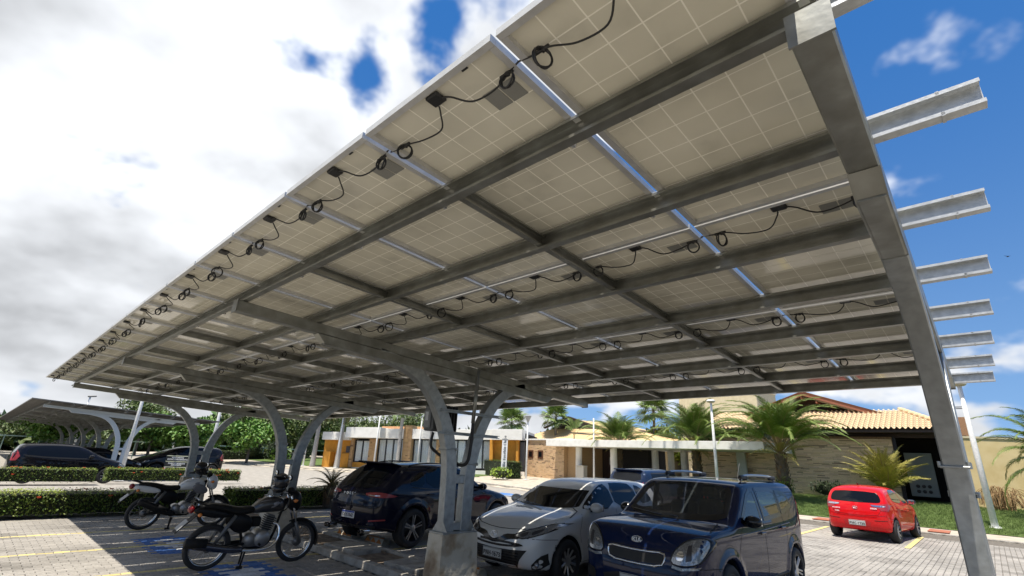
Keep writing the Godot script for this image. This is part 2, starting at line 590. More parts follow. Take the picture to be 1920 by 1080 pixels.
func lay_pavers(parent: Node3D):
	# long side along z, running bond; paint lies on whole blocks, as it does in the lot
	var pitch := 0.1075
	var plen := 0.205
	var mesh := paver_mesh(plen - 0.008, pitch - 0.007)
	var tone := FastNoiseLite.new()
	tone.seed = 3
	tone.frequency = 0.35
	tone.fractal_octaves = 4
	var fwd := Vector2(-sin(deg_to_rad(43.656)), -cos(deg_to_rad(43.656)))
	var near := []
	var xfs := []
	var cols := []
	var nx := int(18.0 / pitch)
	var lines := [-12.88, -10.95, -8.96]
	for i in nx:
		var x := -15.0 + (i + 0.5) * pitch
		for k in int(22.6 / plen):
			var z := 0.2 - (k + (0.5 if i & 1 else 0.0)) * plen
			if z < -4.74 and z > -5.72:
				continue
			var dist := Vector2(x, z).length()
			var along := Vector2(x, z).dot(fwd)
			if along < 2.2 or absf(Vector2(x, z).dot(Vector2(fwd.y, -fwd.x))) > along * 1.12 + 1.0:
				continue
			if z > -5 and x > -3.0:
				continue
			var v := 1.0 + tone.get_noise_2d(x, z) * 0.35 + rng.randf_range(-0.09, 0.09)
			var c := Color(0.315 * v, 0.295 * v, 0.265 * v)
			var st := maxf(0.0, tone.get_noise_2d(x * 2.3 + 40.0, z * 2.3) - 0.12) * 1.5
			c = c.lerp(Color(0.11, 0.10, 0.085), clampf(st, 0.0, 0.55))
			var paint := -1
			if z > -4.75:
				for l in lines:
					if absf(x - l) < pitch * 0.5:
						paint = 0
				if absf(z + 2.62) < 0.09 and x < -8.9 and x > -12.9 and false:
					paint = 0
			elif z < -5.7 and z > -10.9:
				for l in [-13.4, -11.0, -8.55, -6.85, -4.55, -2.3]:
					if absf(x - l) < pitch * 0.5:
						paint = 0
			# two blue bays with a white sign, worn
			for q in [[-10.95, -3.02, 0.92, 0.42], [-8.15, -3.25, 0.72, 0.46]]:
				var dx: float = (x - q[0]) / q[2]
				var dz: float = (z - q[1]) / q[3]
				if absf(dx) < 1.0 and absf(dz) < 1.0 and paint < 0:
					paint = 1
					if absf(dx) < 0.62 and absf(dz) < 0.66:
						var ring := absf(Vector2(dx + 0.12, dz * 0.9).length() - 0.42)
						if ring < 0.12 or (absf(dz + 0.05) < 0.16 and dx > -0.2) or (absf(dx + 0.15) < 0.14 and dz < 0.2):
							paint = 2
			if paint >= 0 and rng.randf() < (0.97 if paint == 0 else 0.86):
				var wv := rng.randf_range(0.75, 1.1)
				c = [Color(0.60 * wv, 0.50 * wv, 0.21 * wv), Color(0.045 * wv, 0.14 * wv, 0.40 * wv), Color(0.62 * wv, 0.64 * wv, 0.66 * wv)][paint]
			var xf := Transform3D(Basis.from_euler(Vector3(rng.randf_range(-0.012, 0.012), rng.randf_range(-0.015, 0.015), rng.randf_range(-0.012, 0.012))), Vector3(x, rng.randf_range(-0.003, 0.003), z))
			if along < 9.2 and z > -4.7 and x < -6 and near.size() < 3000:
				near.append([dist, xf, c, paint])
			else:
				xfs.append(xf); cols.append(c)
	near.sort_custom(func(a, b): return a[0] < b[0])
	var tones := []
	for i in 9:
		var v := 0.8 + i * 0.06
		tones.append(noisy("paver %d" % i, [[0.0, lin(.25 * v, .235 * v, .21 * v)], [0.5, lin(.315 * v, .295 * v, .265 * v)], [1.0, lin(.36 * v, .34 * v, .31 * v)]], 0.03, 1.5, 0.85) if i < 6 else null)
	var ym := mat("yellow block paint", lin(.60, .50, .21), 0.75)
	for i in near.size():
		var q = near[i]
		if i < 300:
			var o := MeshInstance3D.new()
			o.mesh = mesh
			o.name = "paver" if i == 0 else "paver_%03d" % i
			if q[3] == 0: o.material_override = ym
			elif q[3] == 1: o.material_override = mat("blue block paint", lin(.03, .11, .38), 0.75)
			elif q[3] == 2: o.material_override = mat("white block paint", lin(.62, .64, .66), 0.75)
			else: o.material_override = tones[clampi(int((q[2].r / 0.315 - 0.8) / 0.06), 0, 5)]
			o.transform = q[1]
			parent.add_child(o)
		else:
			xfs.append(q[1]); cols.append(q[2])
	var pm := mat("paver carpet", Color.WHITE, 0.85, 0.0, {"vertex_color_use_as_albedo": true})
	pm.albedo_texture = noise_tex(77, 0.03, [[0.0, lin(.72, .72, .72)], [0.6, lin(1, 1, 1)]], 5)
	pm.uv1_triplanar = true
	pm.uv1_world_triplanar = true
	pm.uv1_scale = Vector3.ONE * 1.3
	many("block_paving", mesh, pm, xfs, parent, cols)

# ---------------------------------------------------------------- carports
const SLOPE_SIN := -0.048736
const SLOPE_COS := 0.998812
const SEAM0 := -1.177
const PITCH := 1.012
const ROWS := [1.032, 3.0, 4.967, 6.93]
const PURLINS := [1.64, 2.485, 3.49, 4.50, 5.505, 6.50, 7.505, 8.405]

func roof(x: float, s: float, up := 0.0) -> Vector3:
	return Vector3(x, 3.4697 + s * SLOPE_SIN + ALONG * x, -s * SLOPE_COS) + Vector3(-ALONG, 1, SLOPE_SIN).normalized() * up

func roof_basis() -> Basis:
	var u := Vector3(1, ALONG, 0).normalized()
	var w := Vector3(0, -SLOPE_SIN, SLOPE_COS)
	w = (w - u * u.dot(w)).normalized()
	return Basis(u, w.cross(u), w)

func steel() -> StandardMaterial3D:
	return noisy("galvanised steel", [[0.0, lin(.25, .265, .26)], [0.35, lin(.31, .325, .32)], [0.6, lin(.345, .36, .357)], [1.0, lin(.42, .44, .445)]], 0.02, 0.8, 0.42, 0.6, 0.03, 6)

func steel_dull() -> StandardMaterial3D:
	return noisy("weathered steel", [[0.0, lin(.20, .20, .175)], [0.4, lin(.255, .256, .23)], [0.7, lin(.30, .305, .28)], [1.0, lin(.38, .39, .37)]], 0.012, 0.6, 0.4, 0.75, 0.03, 6)

func concrete() -> StandardMaterial3D:
	return noisy("stained concrete", [[0.0, lin(.15, .09, .05)], [0.3, lin(.33, .27, .19)], [0.5, lin(.50, .455, .365)], [1.0, lin(.60, .56, .47)]], 0.006, 0.5, 0.9, 0.0, 0.6, 6, {"uv1_scale": Vector3(0.9, 0.25, 0.9)})

func c_profile(h: float, fl: float, lip: float, t: float) -> PackedVector2Array:   # open towards +x, top at y = 0
	return pv([0, 0, fl, 0, fl, -lip, fl - t, -lip, fl - t, -t, t, -t, t, -h + t, fl - t, -h + t, fl - t, -h + lip, fl, -h + lip, fl, -h, 0, -h])

func sweep(b: B, pts: Array, x: float, wx: float, th: Array):     # a rectangular hollow section bent in the plane x = const; pts are (z, y)
	var rings := []
	for i in pts.size():
		var p: Vector2 = pts[i]
		var t: Vector2 = ((pts[mini(i + 1, pts.size() - 1)] as Vector2) - (pts[maxi(i - 1, 0)] as Vector2)).normalized()
		var n = Vector2(-t.y, t.x) * (th[i] if th.size() > 1 else th[0]) * 0.5
		var e := 0.008
		var ring := []
		for q in [[-1, -1, 0, e], [-1, -1, e, 0], [1, -1, -e, 0], [1, -1, 0, e], [1, 1, 0, -e], [1, 1, -e, 0], [-1, 1, e, 0], [-1, 1, 0, -e]]:
			var off: float = q[1] + q[3] / maxf(n.length(), 0.01)
			ring.append(Vector3(x + q[0] * wx / 2 + q[2], p.y + n.y * off, p.x + n.x * off))
		rings.append(ring)
	b.loft(rings, true)

func curve2(pts: Array, per := 5) -> Array:
	var v := []
	for p in pts:
		v.append(Vector3(p[0], p[1], 0))
	var out := []
	for p in spline(v, per):
		out.append(Vector2(p.x, p.y))
	return out

func support_frame(root: Node3D, x: float, wx: float, detail: bool, dx := 0.0, dy := 0.0, dz := 0.0, dull := false):
	# x on the first carport's axes; the second one shifts it by (dx, dy, dz)
	var base := root.position
	var f := grp("support_frame", root)
	var off := Vector3(dx, dy, dz) - base
	var st := steel()
	var wt := steel_dull()
	if dx != 0.0:
		st = steel_dull() if dull else mat("sunlit blue steel", lin(.50, .56, .60), 0.5, 0.2)  # first far frame coloured as sunlit steel, those behind as shaded
		wt = st
	var top := func(z: float) -> float: return roof(x, -z / SLOPE_COS).y - 0.132
	var k: float = (top.call(-4.9) - 0.75) / 2.26
	var Y := func(y: float) -> float: return 0.75 + (y - 0.75) * k
	var b := B.new()
	# rafter and the deeper plate under its middle
	sweep(b, [Vector2(-1.57, top.call(-1.57) - 0.06), Vector2(-8.05, top.call(-8.05) - 0.06)], x, wx, [0.12])
	var o := part("rafter", b, wt, f); o.position = off
	b = B.new()
	var h0: float = top.call(-2.5) - 0.123
	var h1: float = top.call(-6.95) - 0.123
	for s in [-1, 1]:
		var xf := Transform3D(Basis(Vector3(0, 0, 1), Vector3(0, 1, 0), Vector3(-1, 0, 0)), Vector3(x + s * (wx / 2 - 0.003) + 0.004, 0, 0))
		b.prism(pv([-2.48, h0, -6.97, h1, -6.82, h1 - 0.105, -2.6, h0 - 0.105]), 0.008, xf)
	sweep(b, [Vector2(-2.58, h0 - 0.104), Vector2(-6.84, h1 - 0.104)], x, wx - 0.012, [0.008])
	b.bar(Vector3(x, h0 + 0.002, -2.485), Vector3(x, h0 - 0.106, -2.6), wx - 0.014, 0.008, Vector3.FORWARD)
	b.bar(Vector3(x, h1 + 0.002, -6.965), Vector3(x, h1 - 0.106, -6.83), wx - 0.014, 0.008, Vector3.FORWARD)
	o = part("haunch", b, wt, f); o.position = off
	for z in [-1.56, -8.06]:
		b = B.new()
		b.box(Vector3(x, top.call(z) - 0.062, z), Vector3(wx + 0.012, 0.14, 0.01))
		o = part("end_plate", b, wt, f); o.position = off
	# the two arms of the Y
	var la := curve2([[-3.35, Y.call(2.93)], [-3.85, Y.call(2.82)], [-4.2, Y.call(2.62)], [-4.47, Y.call(2.3)], [-4.64, Y.call(1.95)], [-4.72, Y.call(1.6)], [-4.74, 1.2], [-4.75, 0.77]])
	var ra := curve2([[-6.2, Y.call(2.86)], [-5.8, Y.call(2.73)], [-5.47, Y.call(2.46)], [-5.25, Y.call(2.1)], [-5.13, Y.call(1.75)], [-5.08, Y.call(1.45)], [-5.07, 1.1], [-5.07, 0.77]])
	for arm in [la, ra]:
		b = B.new()
		var th := []
		for i in arm.size():
			th.append(lerpf(0.15, 0.195, smoothstep(0.0, 0.55, float(i) / arm.size())))
		sweep(b, arm, x, wx, th)
		o = part("arm", b, st, f); o.position = off
	b = B.new()
	b.box(Vector3(x, 1.43, -4.91), Vector3(wx * 0.9, 0.11, 0.16), Basis.IDENTITY, 0.006)
	b.box(Vector3(x, 0.83, -4.91), Vector3(wx * 0.9, 0.1, 0.16), Basis.IDENTITY, 0.006)
	o = part("cross_piece", b, st, f); o.position = off
	b = B.new()
	b.box(Vector3(x, 0.762, -4.91), Vector3(0.29, 0.02, 0.62), Basis.IDENTITY, 0.004)
	if detail:
		for s in [-1, 1]:
			for z in [-4.66, -5.16]:
				b.prism(pv([0, 0, 0.1, 0, 0, 0.13]), 0.01, Transform3D(Basis(Vector3(s, 0, 0), Vector3.UP, Vector3(0, 0, s)), Vector3(x + s * wx / 2, 0.77, z)))
			for z in [-4.67, -5.15]:
				b.lathe([Vector2(0.016, 0), Vector2(0.016, 0.03), Vector2(0.0, 0.034)], 6, Transform3D(Basis.IDENTITY, Vector3(x + s * 0.115, 0.772, z)))
	o = part("base_plate", b, st, f); o.position = off
	if detail:
		for a in [la, ra]:
			b = B.new()
			var i := int(a.size() * 0.62)
			var t: Vector2 = ((a[i + 1] as Vector2) - (a[i] as Vector2)).normalized()
			b.box(Vector3(x, a[i].y, a[i].x), Vector3(wx + 0.035, 0.014, 0.235), Basis(Vector3.RIGHT, -atan2(t.x, -t.y) * 0.6), 0.003)
			for s in [-1, 1]:
				for zz in [-0.095, 0.095]:
					b.lathe([Vector2(0.012, -0.02), Vector2(0.012, 0.02)], 6, Transform3D(Basis.IDENTITY, Vector3(x + s * (wx / 2 + 0.012), a[i].y, a[i].x + zz)), true)
			o = part("splice_plate", b, st, f); o.position = off
	b = B.new()
	var q := [[0.345, -0.32], [0.30, 0.30]]
	var rings := []
	for lv in [[0.0, 0.17, 0.345], [0.74, 0.145, 0.315], [0.752, 0.135, 0.305]]:
		var ring := []
		for c in [[-1, -1], [1, -1], [1, 1], [-1, 1]]:
			ring.append(Vector3(x + c[0] * lv[1], lv[0], -4.91 + c[1] * lv[2]))
		rings.append(ring)
	b.loft(rings, true)
	o = part("concrete_pedestal", b, concrete(), f); o.position = off

func panel_meshes() -> Dictionary:
	var w := 0.978
	var l := 1.955
	var d := {}
	var b := B.new()
	b.box(Vector3(0, 0.02, -0.0175), Vector3(w, 0.04, 0.032)); b.box(Vector3(0, 0.02, -l + 0.0175), Vector3(w, 0.04, 0.032))
	b.box(Vector3(-w / 2 + 0.0175, 0.02, -l / 2), Vector3(0.035, 0.039, l - 0.07)); b.box(Vector3(w / 2 - 0.0175, 0.02, -l / 2), Vector3(0.035, 0.039, l - 0.07))
	d.frame = b.mesh()
	b = B.new()
	b.box(Vector3(0, 0.034, -l / 2), Vector3(w - 0.07, 0.007, l - 0.07))
	d.back = b.mesh()
	b = B.new()
	var cw := 0.158
	var x0 := -cw * 3
	var z0 := -0.0305
	for i in 5:
		b.box(Vector3(x0 + cw * (i + 1), 0.0302, -l / 2), Vector3(0.0062, 0.0006, l - 0.072))
	for k in 13:
		b.box(Vector3(0, 0.0296, z0 - cw * k), Vector3(w - 0.072, 0.0006, 0.0062))
	d.grid = b.mesh()
	b = B.new()
	b.box(Vector3(0.02, 0.02, -0.088), Vector3(0.092, 0.022, 0.075), Basis.IDENTITY, 0.009)
	d.jbox = b.mesh()
	b = B.new()
	b.box(Vector3(-0.05, 0.0288, 0), Vector3(0.095, 0.001, 0.125)); b.box(Vector3(0.05, 0.0288, 0), Vector3(0.092, 0.001, 0.125))
	d.label = b.mesh()
	b = B.new()
	b.box(Vector3.ZERO, Vector3(0.04, 0.001, 0.012))
	d.mark = b.mesh()
	return d

func cable_mesh(kind: int, v: int) -> ArrayMesh:      # kind 0: from the box to the right seam, 1: to the left seam
	var r := RandomNumberGenerator.new()
	r.seed = 40 + v * 2 + kind
	var b := B_smooth()
	var s := 1.0 if kind == 0 else -1.0
	var cx: float = 0.432 if kind == 0 else -0.372
	var ez := -0.185 + r.randf_range(-0.012, 0.012)
	var sag := r.randf_range(0.02, 0.05)
	var p := []
	if kind == 0:
		p = [Vector3(0.06, 0.014, -0.095), Vector3(0.11, 0.0, -0.112), Vector3(0.21, -sag, -0.17), Vector3(0.33, -sag * 0.6, -0.195), Vector3(cx, -0.004, ez), Vector3(0.47, 0.004, ez + 0.006), Vector3(0.507, 0.006, ez + 0.012)]
	else:
		p = [Vector3(0.005, 0.01, -0.122), Vector3(-0.012, -0.01, -0.15), Vector3(-0.08, -sag, -0.215), Vector3(-0.22, -sag * 0.8, -0.215), Vector3(cx + 0.03, -0.006, ez - 0.005), Vector3(cx - 0.06, 0.0, ez), Vector3(-0.507, 0.006, ez + 0.012)]
	b.tube(spline(p, 6), 0.0048, 6)
	# the plug, and the spare length tied into a coil that hangs under it
	b.tube([Vector3(cx - 0.045, -0.003, ez), Vector3(cx + 0.03, -0.003, ez)], 0.0095, 6)
	var rad := r.randf_range(0.036, 0.046)
	var nrm := Basis(Vector3.UP, (0.55 if kind == 0 else 0.9) + r.randf_range(-0.5, 0.5))
	var loop := []
	for i in 40:
		var a := TAU * i / 18.0 + PI / 2
		var w := 1.0 + 0.05 * sin(i * 0.9 + v)
		loop.append(Vector3(cx, -0.006 - rad, ez) + nrm * Vector3(cos(a) * rad * w, sin(a) * rad * 1.08, sin(i * 0.45) * 0.008))
	b.tube(loop, 0.005, 6)
	b.box(Vector3(cx, -0.006, ez), Vector3(0.018, 0.02, 0.016), nrm)
	return b.mesh()

func carport():
	var root := thing("solar_carport", "long grey steel carport roofed with rows of solar panels, cars and motorcycles under it", "carport", Vector3(-5.55, 0, -4.9))
	var base := root.position
	var bas := roof_basis()
	var d := panel_meshes()
	var alu := noisy("panel frame", [[0.0, lin(.52, .52, .505)], [1.0, lin(.64, .64, .63)]], 0.02, 1.0, 0.36, 0.5)
	var backs := []
	for i in 3:
		var pc: Color = [lin(.67, .64, .525), lin(.69, .655, .535), lin(.645, .62, .515)][i]
		var m := noisy("panel back %d" % i, [[0.0, pc * 0.8], [0.3, pc * 0.95], [0.6, pc], [1.0, pc * 1.06]], 0.006, 0.55, 0.08, 0.0, 0.0, 6)
		m.metallic_specular = 0.55
		backs.append(m)
	var white := mat("cell gap", lin(.90, .87, .76), 0.25)
	var black := mat("black plastic", lin(.012, .012, .012), 0.45)
	var lab := noisy("label print", [[0.0, lin(.12, .12, .11)], [0.5, lin(.22, .22, .20)], [1.0, lin(.32, .32, .30)]], 0.2, 6.0, 0.5)
	var cables := [[], []]
	for v in 4:
		cables[0].append(cable_mesh(0, v)); cables[1].append(cable_mesh(1, v))
	for row in 4:
		for n in range(-1, 17):
			var p := grp("solar_panel", root)
			p.transform = Transform3D(bas, roof(SEAM0 - PITCH * (n + 0.5), ROWS[row] + 0.004) - base)
			part("frame", d.frame, alu, p)
			part("backsheet", d.back, backs[rng.randi() % 3], p)
			part("cell_grid", d.grid, white, p)
			if row == 3 and n > 9:
				continue
			part("junction_box", d.jbox, black, p)
			var o := part("rating_label", d.label, lab, p)
			o.position = Vector3(0.31, 0, -0.285)
			if row == 0:
				o = part("serial_label", d.mark, black, p)
				o.position = Vector3(0.268, 0.0288, -0.055)
			part("cable", cables[0][rng.randi() % 4], black, p)
			part("cable", cables[1][rng.randi() % 4], black, p)
	# purlins: lipped channels open towards the camera side
	var prof := c_profile(0.125, 0.055, 0.018, 0.004)
	for s in PURLINS:
		var b := B.new()
		var a := roof(-0.13, s + 0.03, -0.004)
		b.prism(prof, 18.2, Transform3D(Basis(bas.z, bas.y, -bas.x), a - base))
		var pu := part("purlin", b, steel_dull(), root)
		b = B.new()      # the free end, coloured lighter for sunlight, spliced on with a short sleeve
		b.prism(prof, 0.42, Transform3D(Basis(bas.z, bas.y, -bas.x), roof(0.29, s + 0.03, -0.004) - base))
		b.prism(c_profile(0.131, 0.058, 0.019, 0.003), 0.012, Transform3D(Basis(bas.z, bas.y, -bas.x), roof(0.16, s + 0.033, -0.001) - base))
		part("sunlit_purlin_end", b, noisy("fresh galvanised", [[0.0, lin(.40, .42, .43)], [0.4, lin(.48, .50, .51)], [0.7, lin(.54, .56, .57)], [1.0, lin(.62, .64, .65)]], 0.03, 1.0, 0.4, 0.25, 0.04, 6), pu)  # same steel as the purlin, lightened to look sunlit
	# bridging channels along every other seam
	for n in [1, 3, 5, 7, 9, 11, 13, 15]:
		for i in 7:
			var b := B.new()
			var x: float = SEAM0 - PITCH * n + 0.075
			var p := roof(x, PURLINS[i + 1] + 0.03, -0.012) - base
			b.prism(c_profile(0.09, 0.045, 0.014, 0.004), (PURLINS[i + 1] - PURLINS[i]) - 0.01, Transform3D(bas, p))
			part("bridging_channel", b, steel_dull(), root)
	# panel clamps
	var cl := B.new()
	for s in PURLINS:
		for n in range(-1, 16):
			var p := roof(SEAM0 - PITCH * n, s + 0.004, 0.0) - base
			cl.box(p, Vector3(0.034, 0.022, 0.03), bas)
			cl.box(p + bas * Vector3(-0.05, -0.112, -0.03), Vector3(0.018, 0.018, 0.05), bas)
	stuff(part("panel_clamp", cl, mat("bright bolt", lin(.75, .75, .74), 0.3, 0.8), root))
	for x in [-0.155, -5.55, -11.12, -17.25]:
		support_frame(root, x, 0.128, true)
	# cable conduit from the roof to the inverter
	var c := B_smooth()
	var cx := -5.40
	c.tube([Vector3(cx, 2.98, -5.02) - base, Vector3(cx, 2.2, -4.98) - base], 0.028, 10)
	part("conduit", c, steel_dull(), root)
	c = B_smooth()
	c.tube(spline([Vector3(cx, 2.24, -4.985) - base, Vector3(cx, 1.86, -4.97) - base, Vector3(cx - 0.02, 1.66, -4.94) - base, Vector3(cx - 0.12, 1.62, -4.88) - base, Vector3(cx - 0.22, 1.74, -4.8) - base, Vector3(cx - 0.3, 2.0, -4.72) - base]), 0.024, 10)
	part("flexible_conduit", c, black, root)
	c = B_smooth()
	c.tube(spline([Vector3(-5.72, 2.04, -4.52) - base, Vector3(-5.72, 1.86, -4.5) - base, Vector3(-5.68, 1.76, -4.6) - base, Vector3(-5.6, 1.70, -4.68) - base]), 0.02, 10)
	part("flexible_conduit", c, black, root)
	for y in [2.06, 2.36]:
		c = B.new()
		c.prism(c_profile(0.042, 0.042, 0.01, 0.004), 1.18, Transform3D(Basis.IDENTITY, Vector3(-5.486, y, -5.6) - base))
		part("mounting_rail", c, steel(), root)
	# the inverter hangs on the rails behind the column
	var inv := thing("inverter", "grey finned solar inverter box hung between the arms of the nearest full column", "inverter", Vector3(-5.78, 2.06, -4.62))
	var b := B.new()
	b.box(Vector3(0, 0.18, -0.06), Vector3(0.2, 0.36, 0.46), Basis.IDENTITY, 0.02)
	part("housing", b, mat("inverter grey", lin(.10, .105, .105), 0.5), inv)
	b = B.new()
	for i in 7:
		b.box(Vector3(0.12, 0.19, -0.25 + i * 0.055), Vector3(0.05, 0.36, 0.012))
	part("cooling_fin", b, mat("fin black", lin(.03, .03, .03), 0.5), inv)
	b = B.new()
	b.box(Vector3(0.0, 0.16, 0.185), Vector3(0.15, 0.26, 0.03), Basis.IDENTITY, 0.03)
	part("front_cover", b, mat("inverter cover", lin(.17, .175, .175), 0.45), inv)
	b = B.new()
	b.box(Vector3(0.01, 0.2, 0.203), Vector3(0.06, 0.12, 0.004))
	part("label", b, mat("label pale", lin(.42, .43, .43), 0.4), inv)
	second_carport()

func second_carport():
	var root := thing("solar_carport", "farther grey carport with pale blue arched columns over the parked black cars", "carport", Vector3(-31.5, -0.22, -5.4))
	var base := root.position
	var bas := roof_basis()
	var d := panel_meshes()
	var alu = mats["panel frame"]
	var sh := Vector3(-30.45, -0.22, -0.5)
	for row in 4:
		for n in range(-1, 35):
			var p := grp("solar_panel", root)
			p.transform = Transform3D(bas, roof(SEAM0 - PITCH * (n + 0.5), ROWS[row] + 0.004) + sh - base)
			part("frame", d.frame, mat("shaded panel frame", lin(.16, .16, .155), 0.6), p)
			part("backsheet", d.back, mat("shaded panel back", lin(.10, .092, .078), 0.55), p)  # same panels as the near carport, frames and backs darkened for roof shade
	var prof := c_profile(0.125, 0.055, 0.018, 0.004)
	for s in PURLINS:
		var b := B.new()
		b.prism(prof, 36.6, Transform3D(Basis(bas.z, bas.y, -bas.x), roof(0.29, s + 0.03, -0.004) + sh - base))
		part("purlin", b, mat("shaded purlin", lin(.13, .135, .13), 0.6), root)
	for x in [-1.05, -6.3, -11.8, -17.2, -22.6, -28.0, -33.4]:
		support_frame(root, x, 0.16, false, sh.x, sh.y, sh.z, x < -2.0)

# ---------------------------------------------------------------- cars
func psdf(poly: PackedVector2Array, x: float, y: float) -> float:
	var d := 1e9
	var inside := false
	var n := poly.size()
	var j := n - 1
	for i in n:
		var a := poly[i]
		var b := poly[j]
		var ex := b.x - a.x
		var ey := b.y - a.y
		var wx := x - a.x
		var wy := y - a.y
		var t := clampf((wx * ex + wy * ey) / (ex * ex + ey * ey + 1e-9), 0.0, 1.0)
		var qx := wx - ex * t
		var qy := wy - ey * t
		d = minf(d, qx * qx + qy * qy)
		if (a.y > y) != (b.y > y) and x < (b.x - a.x) * (y - a.y) / (b.y - a.y) + a.x:
			inside = not inside
		j = i
	d = sqrt(d)
	return -d if inside else d

class Car:
	var root: Node3D
	var tm: TriangleMesh
	var sp: Dictionary
	func hit(view: String, u: float, v: float) -> Dictionary:
		var o: Vector3
		var d: Vector3
		match view:
			"F": o = Vector3(u, v, 5); d = Vector3(0, 0, -1)
			"R": o = Vector3(u, v, -5); d = Vector3(0, 0, 1)
			"S": o = Vector3(3, v, u); d = Vector3(-1, 0, 0)
			"N": o = Vector3(-3, v, u); d = Vector3(1, 0, 0)
			"T": o = Vector3(u, 4, v); d = Vector3(0, -1, 0)
		var h := tm.intersect_ray(o, d)
		if h.size() and ((view == "F" and h.position.z < sp.L * 0.08) or (view == "R" and h.position.z > -sp.L * 0.15)):
			return {}
		if h.size():
			var n: Vector3 = h.normal
			if n.dot(d) > 0:
				n = -n
			h.normal = n
		return h

func sm_max(a: float, b: float, k: float) -> float:
	var h := maxf(k - absf(a - b), 0.0) / k
	return maxf(a, b) + h * h * k * 0.25

# The body is the meeting of its three outlines (side, front, plan), rounded where they meet, with the wheel openings cut out; meshed with surface nets.
func car_body(sp: Dictionary, cell: float) -> Dictionary:
	var L: float = sp.L
	var W: float = sp.W
	var H: float = sp.H
	var side: PackedVector2Array = chaikin(pv(sp.side), 2)
	var fr: PackedVector2Array = chaikin(pv(sp.front), 2)
	var pl: PackedVector2Array = chaikin(pv(sp.plan), 2)
	var nz := int(L / cell) + 7
	var ny := int(H / cell) + 6
	var nx := int(W / 2 / cell) + 5
	var z0 := -cell * (nz - 1) / 2
	var y0 := 0.06
	var x0 := -0.5 * cell
	var sd := PackedFloat32Array(); sd.resize(nz * ny)
	var fd := PackedFloat32Array(); fd.resize(nx * ny)
	var pd := PackedFloat32Array(); pd.resize(nz * nx)
	for k in nz:
		for j in ny:
			sd[k * ny + j] = psdf(side, z0 + k * cell, y0 + j * cell)
	for i in nx:
		for j in ny:
			fd[i * ny + j] = psdf(fr, absf(x0 + i * cell), y0 + j * cell)
	for k in nz:
		for i in nx:
			pd[k * nx + i] = psdf(pl, absf(x0 + i * cell), z0 + k * cell)
	var kf: float = sp.get("kf", 0.12)
	var kr: float = sp.get("kr", 0.08)
	var crown: float = sp.get("crown", 0.05)
	var soft: float = sp.get("soft", 0.11)
	var R: float = sp.R + 0.055
	var wy: float = sp.R
	var flare: float = sp.get("flare", 0.02)
	var F := PackedFloat32Array(); F.resize(nx * ny * nz)
	for i in nx:
		var x := absf(x0 + i * cell)
		for j in ny:
			var y := y0 + j * cell
			var fv := fd[i * ny + j]
			var yc := clampf((y + crown * x * x * smoothstep(0.7, 1.2, y) - y0) / cell, 0.0, ny - 1.001)
			var jy := int(yc)
			var ty := yc - jy
			for k in nz:
				var z := z0 + k * cell
				var zz := z + x * x * (kf * smoothstep(0.2, 1.0, z) - kr * smoothstep(-0.2, -1.0, z))
				var zc := clampf((zz - z0) / cell, 0.0, nz - 1.001)
				var kz := int(zc)
				var tz := zc - kz
				var o := kz * ny + jy
				var s := lerpf(lerpf(sd[o], sd[o + 1], ty), lerpf(sd[o + ny], sd[o + ny + 1], ty), tz)
				var d := sm_max(sm_max(fv, pd[k * nx + i], soft), s, soft)
				if y < 1.0:
					for a in 2:
						var rr := Vector2(z - sp.axles[a], y - wy).length()
						if rr < R + 0.16:
							var e := (rr - R) / 0.13
							if e > 0.0:
								d -= flare * maxf(0.0, 1.0 - e) * smoothstep(W * 0.3, W * 0.44, x)
							if x > W * 0.5 - 0.34:
								d = maxf(d, R - rr)
				F[(i * ny + j) * nz + k] = d
	# surface nets
	var idx := PackedInt32Array(); idx.resize(nx * ny * nz); idx.fill(-1)
	var vs := PackedVector3Array()
	var ns := PackedVector3Array()
	var st := [1, nz, ny * nz]
	for i in nx - 1:
		for j in ny - 1:
			for k in nz - 1:
				var b := (i * ny + j) * nz + k
				var m := 0
				for c in 8:
					if F[b + (c & 1) + ((c >> 1) & 1) * nz + (c >> 2) * ny * nz] < 0.0:
						m |= 1 << c
				if m == 0 or m == 255:
					continue
				var p := Vector3.ZERO
				var n := 0
				var g := PackedFloat32Array()
				for c in 8:
					g.append(F[b + (c & 1) + ((c >> 1) & 1) * nz + (c >> 2) * ny * nz])
				for c in 8:
					for ax in 3:
						var c2 := c | (1 << ax)
						if c2 != c and (g[c] < 0.0) != (g[c2] < 0.0):
							var t := g[c] / (g[c] - g[c2])
							var q := Vector3(c >> 2, (c >> 1) & 1, c & 1)
							q[2 - ax] += t
							p += q
							n += 1
				p /= n
				var gr := Vector3(g[4] + g[5] + g[6] + g[7] - g[0] - g[1] - g[2] - g[3], g[2] + g[3] + g[6] + g[7] - g[0] - g[1] - g[4] - g[5], g[1] + g[3] + g[5] + g[7] - g[0] - g[2] - g[4] - g[6])
				idx[b] = vs.size()
				vs.append(Vector3(x0 + (i + p.x) * cell, y0 + (j + p.y) * cell, z0 + (k + p.z) * cell))
				ns.append(gr.normalized())
	# smoother normals: average with the neighbours' by position on the grid
	var quads := []
	for i in range(0, nx - 1):
		for j in range(1, ny - 1):
			for k in range(1, nz - 1):
				var b := (i * ny + j) * nz + k
				var s0 := F[b] < 0.0
				for ax in 3:
					if i == 0 and ax != 2:
						continue
					var e = b + st[ax]
					if (F[e] < 0.0) == s0:
						continue
					var u: int = st[(ax + 1) % 3]
					var v: int = st[(ax + 2) % 3]
					var q := [idx[b], idx[b - u], idx[b - u - v], idx[b - v]]
					if q.has(-1):
						continue
					if s0:
						q.reverse()
					quads.append(q)
	var acc := ns.duplicate()
	for q in quads:
		for t in 4:
			acc[q[t]] += (ns[q[(t + 1) % 4]] + ns[q[(t + 3) % 4]]) * 0.35
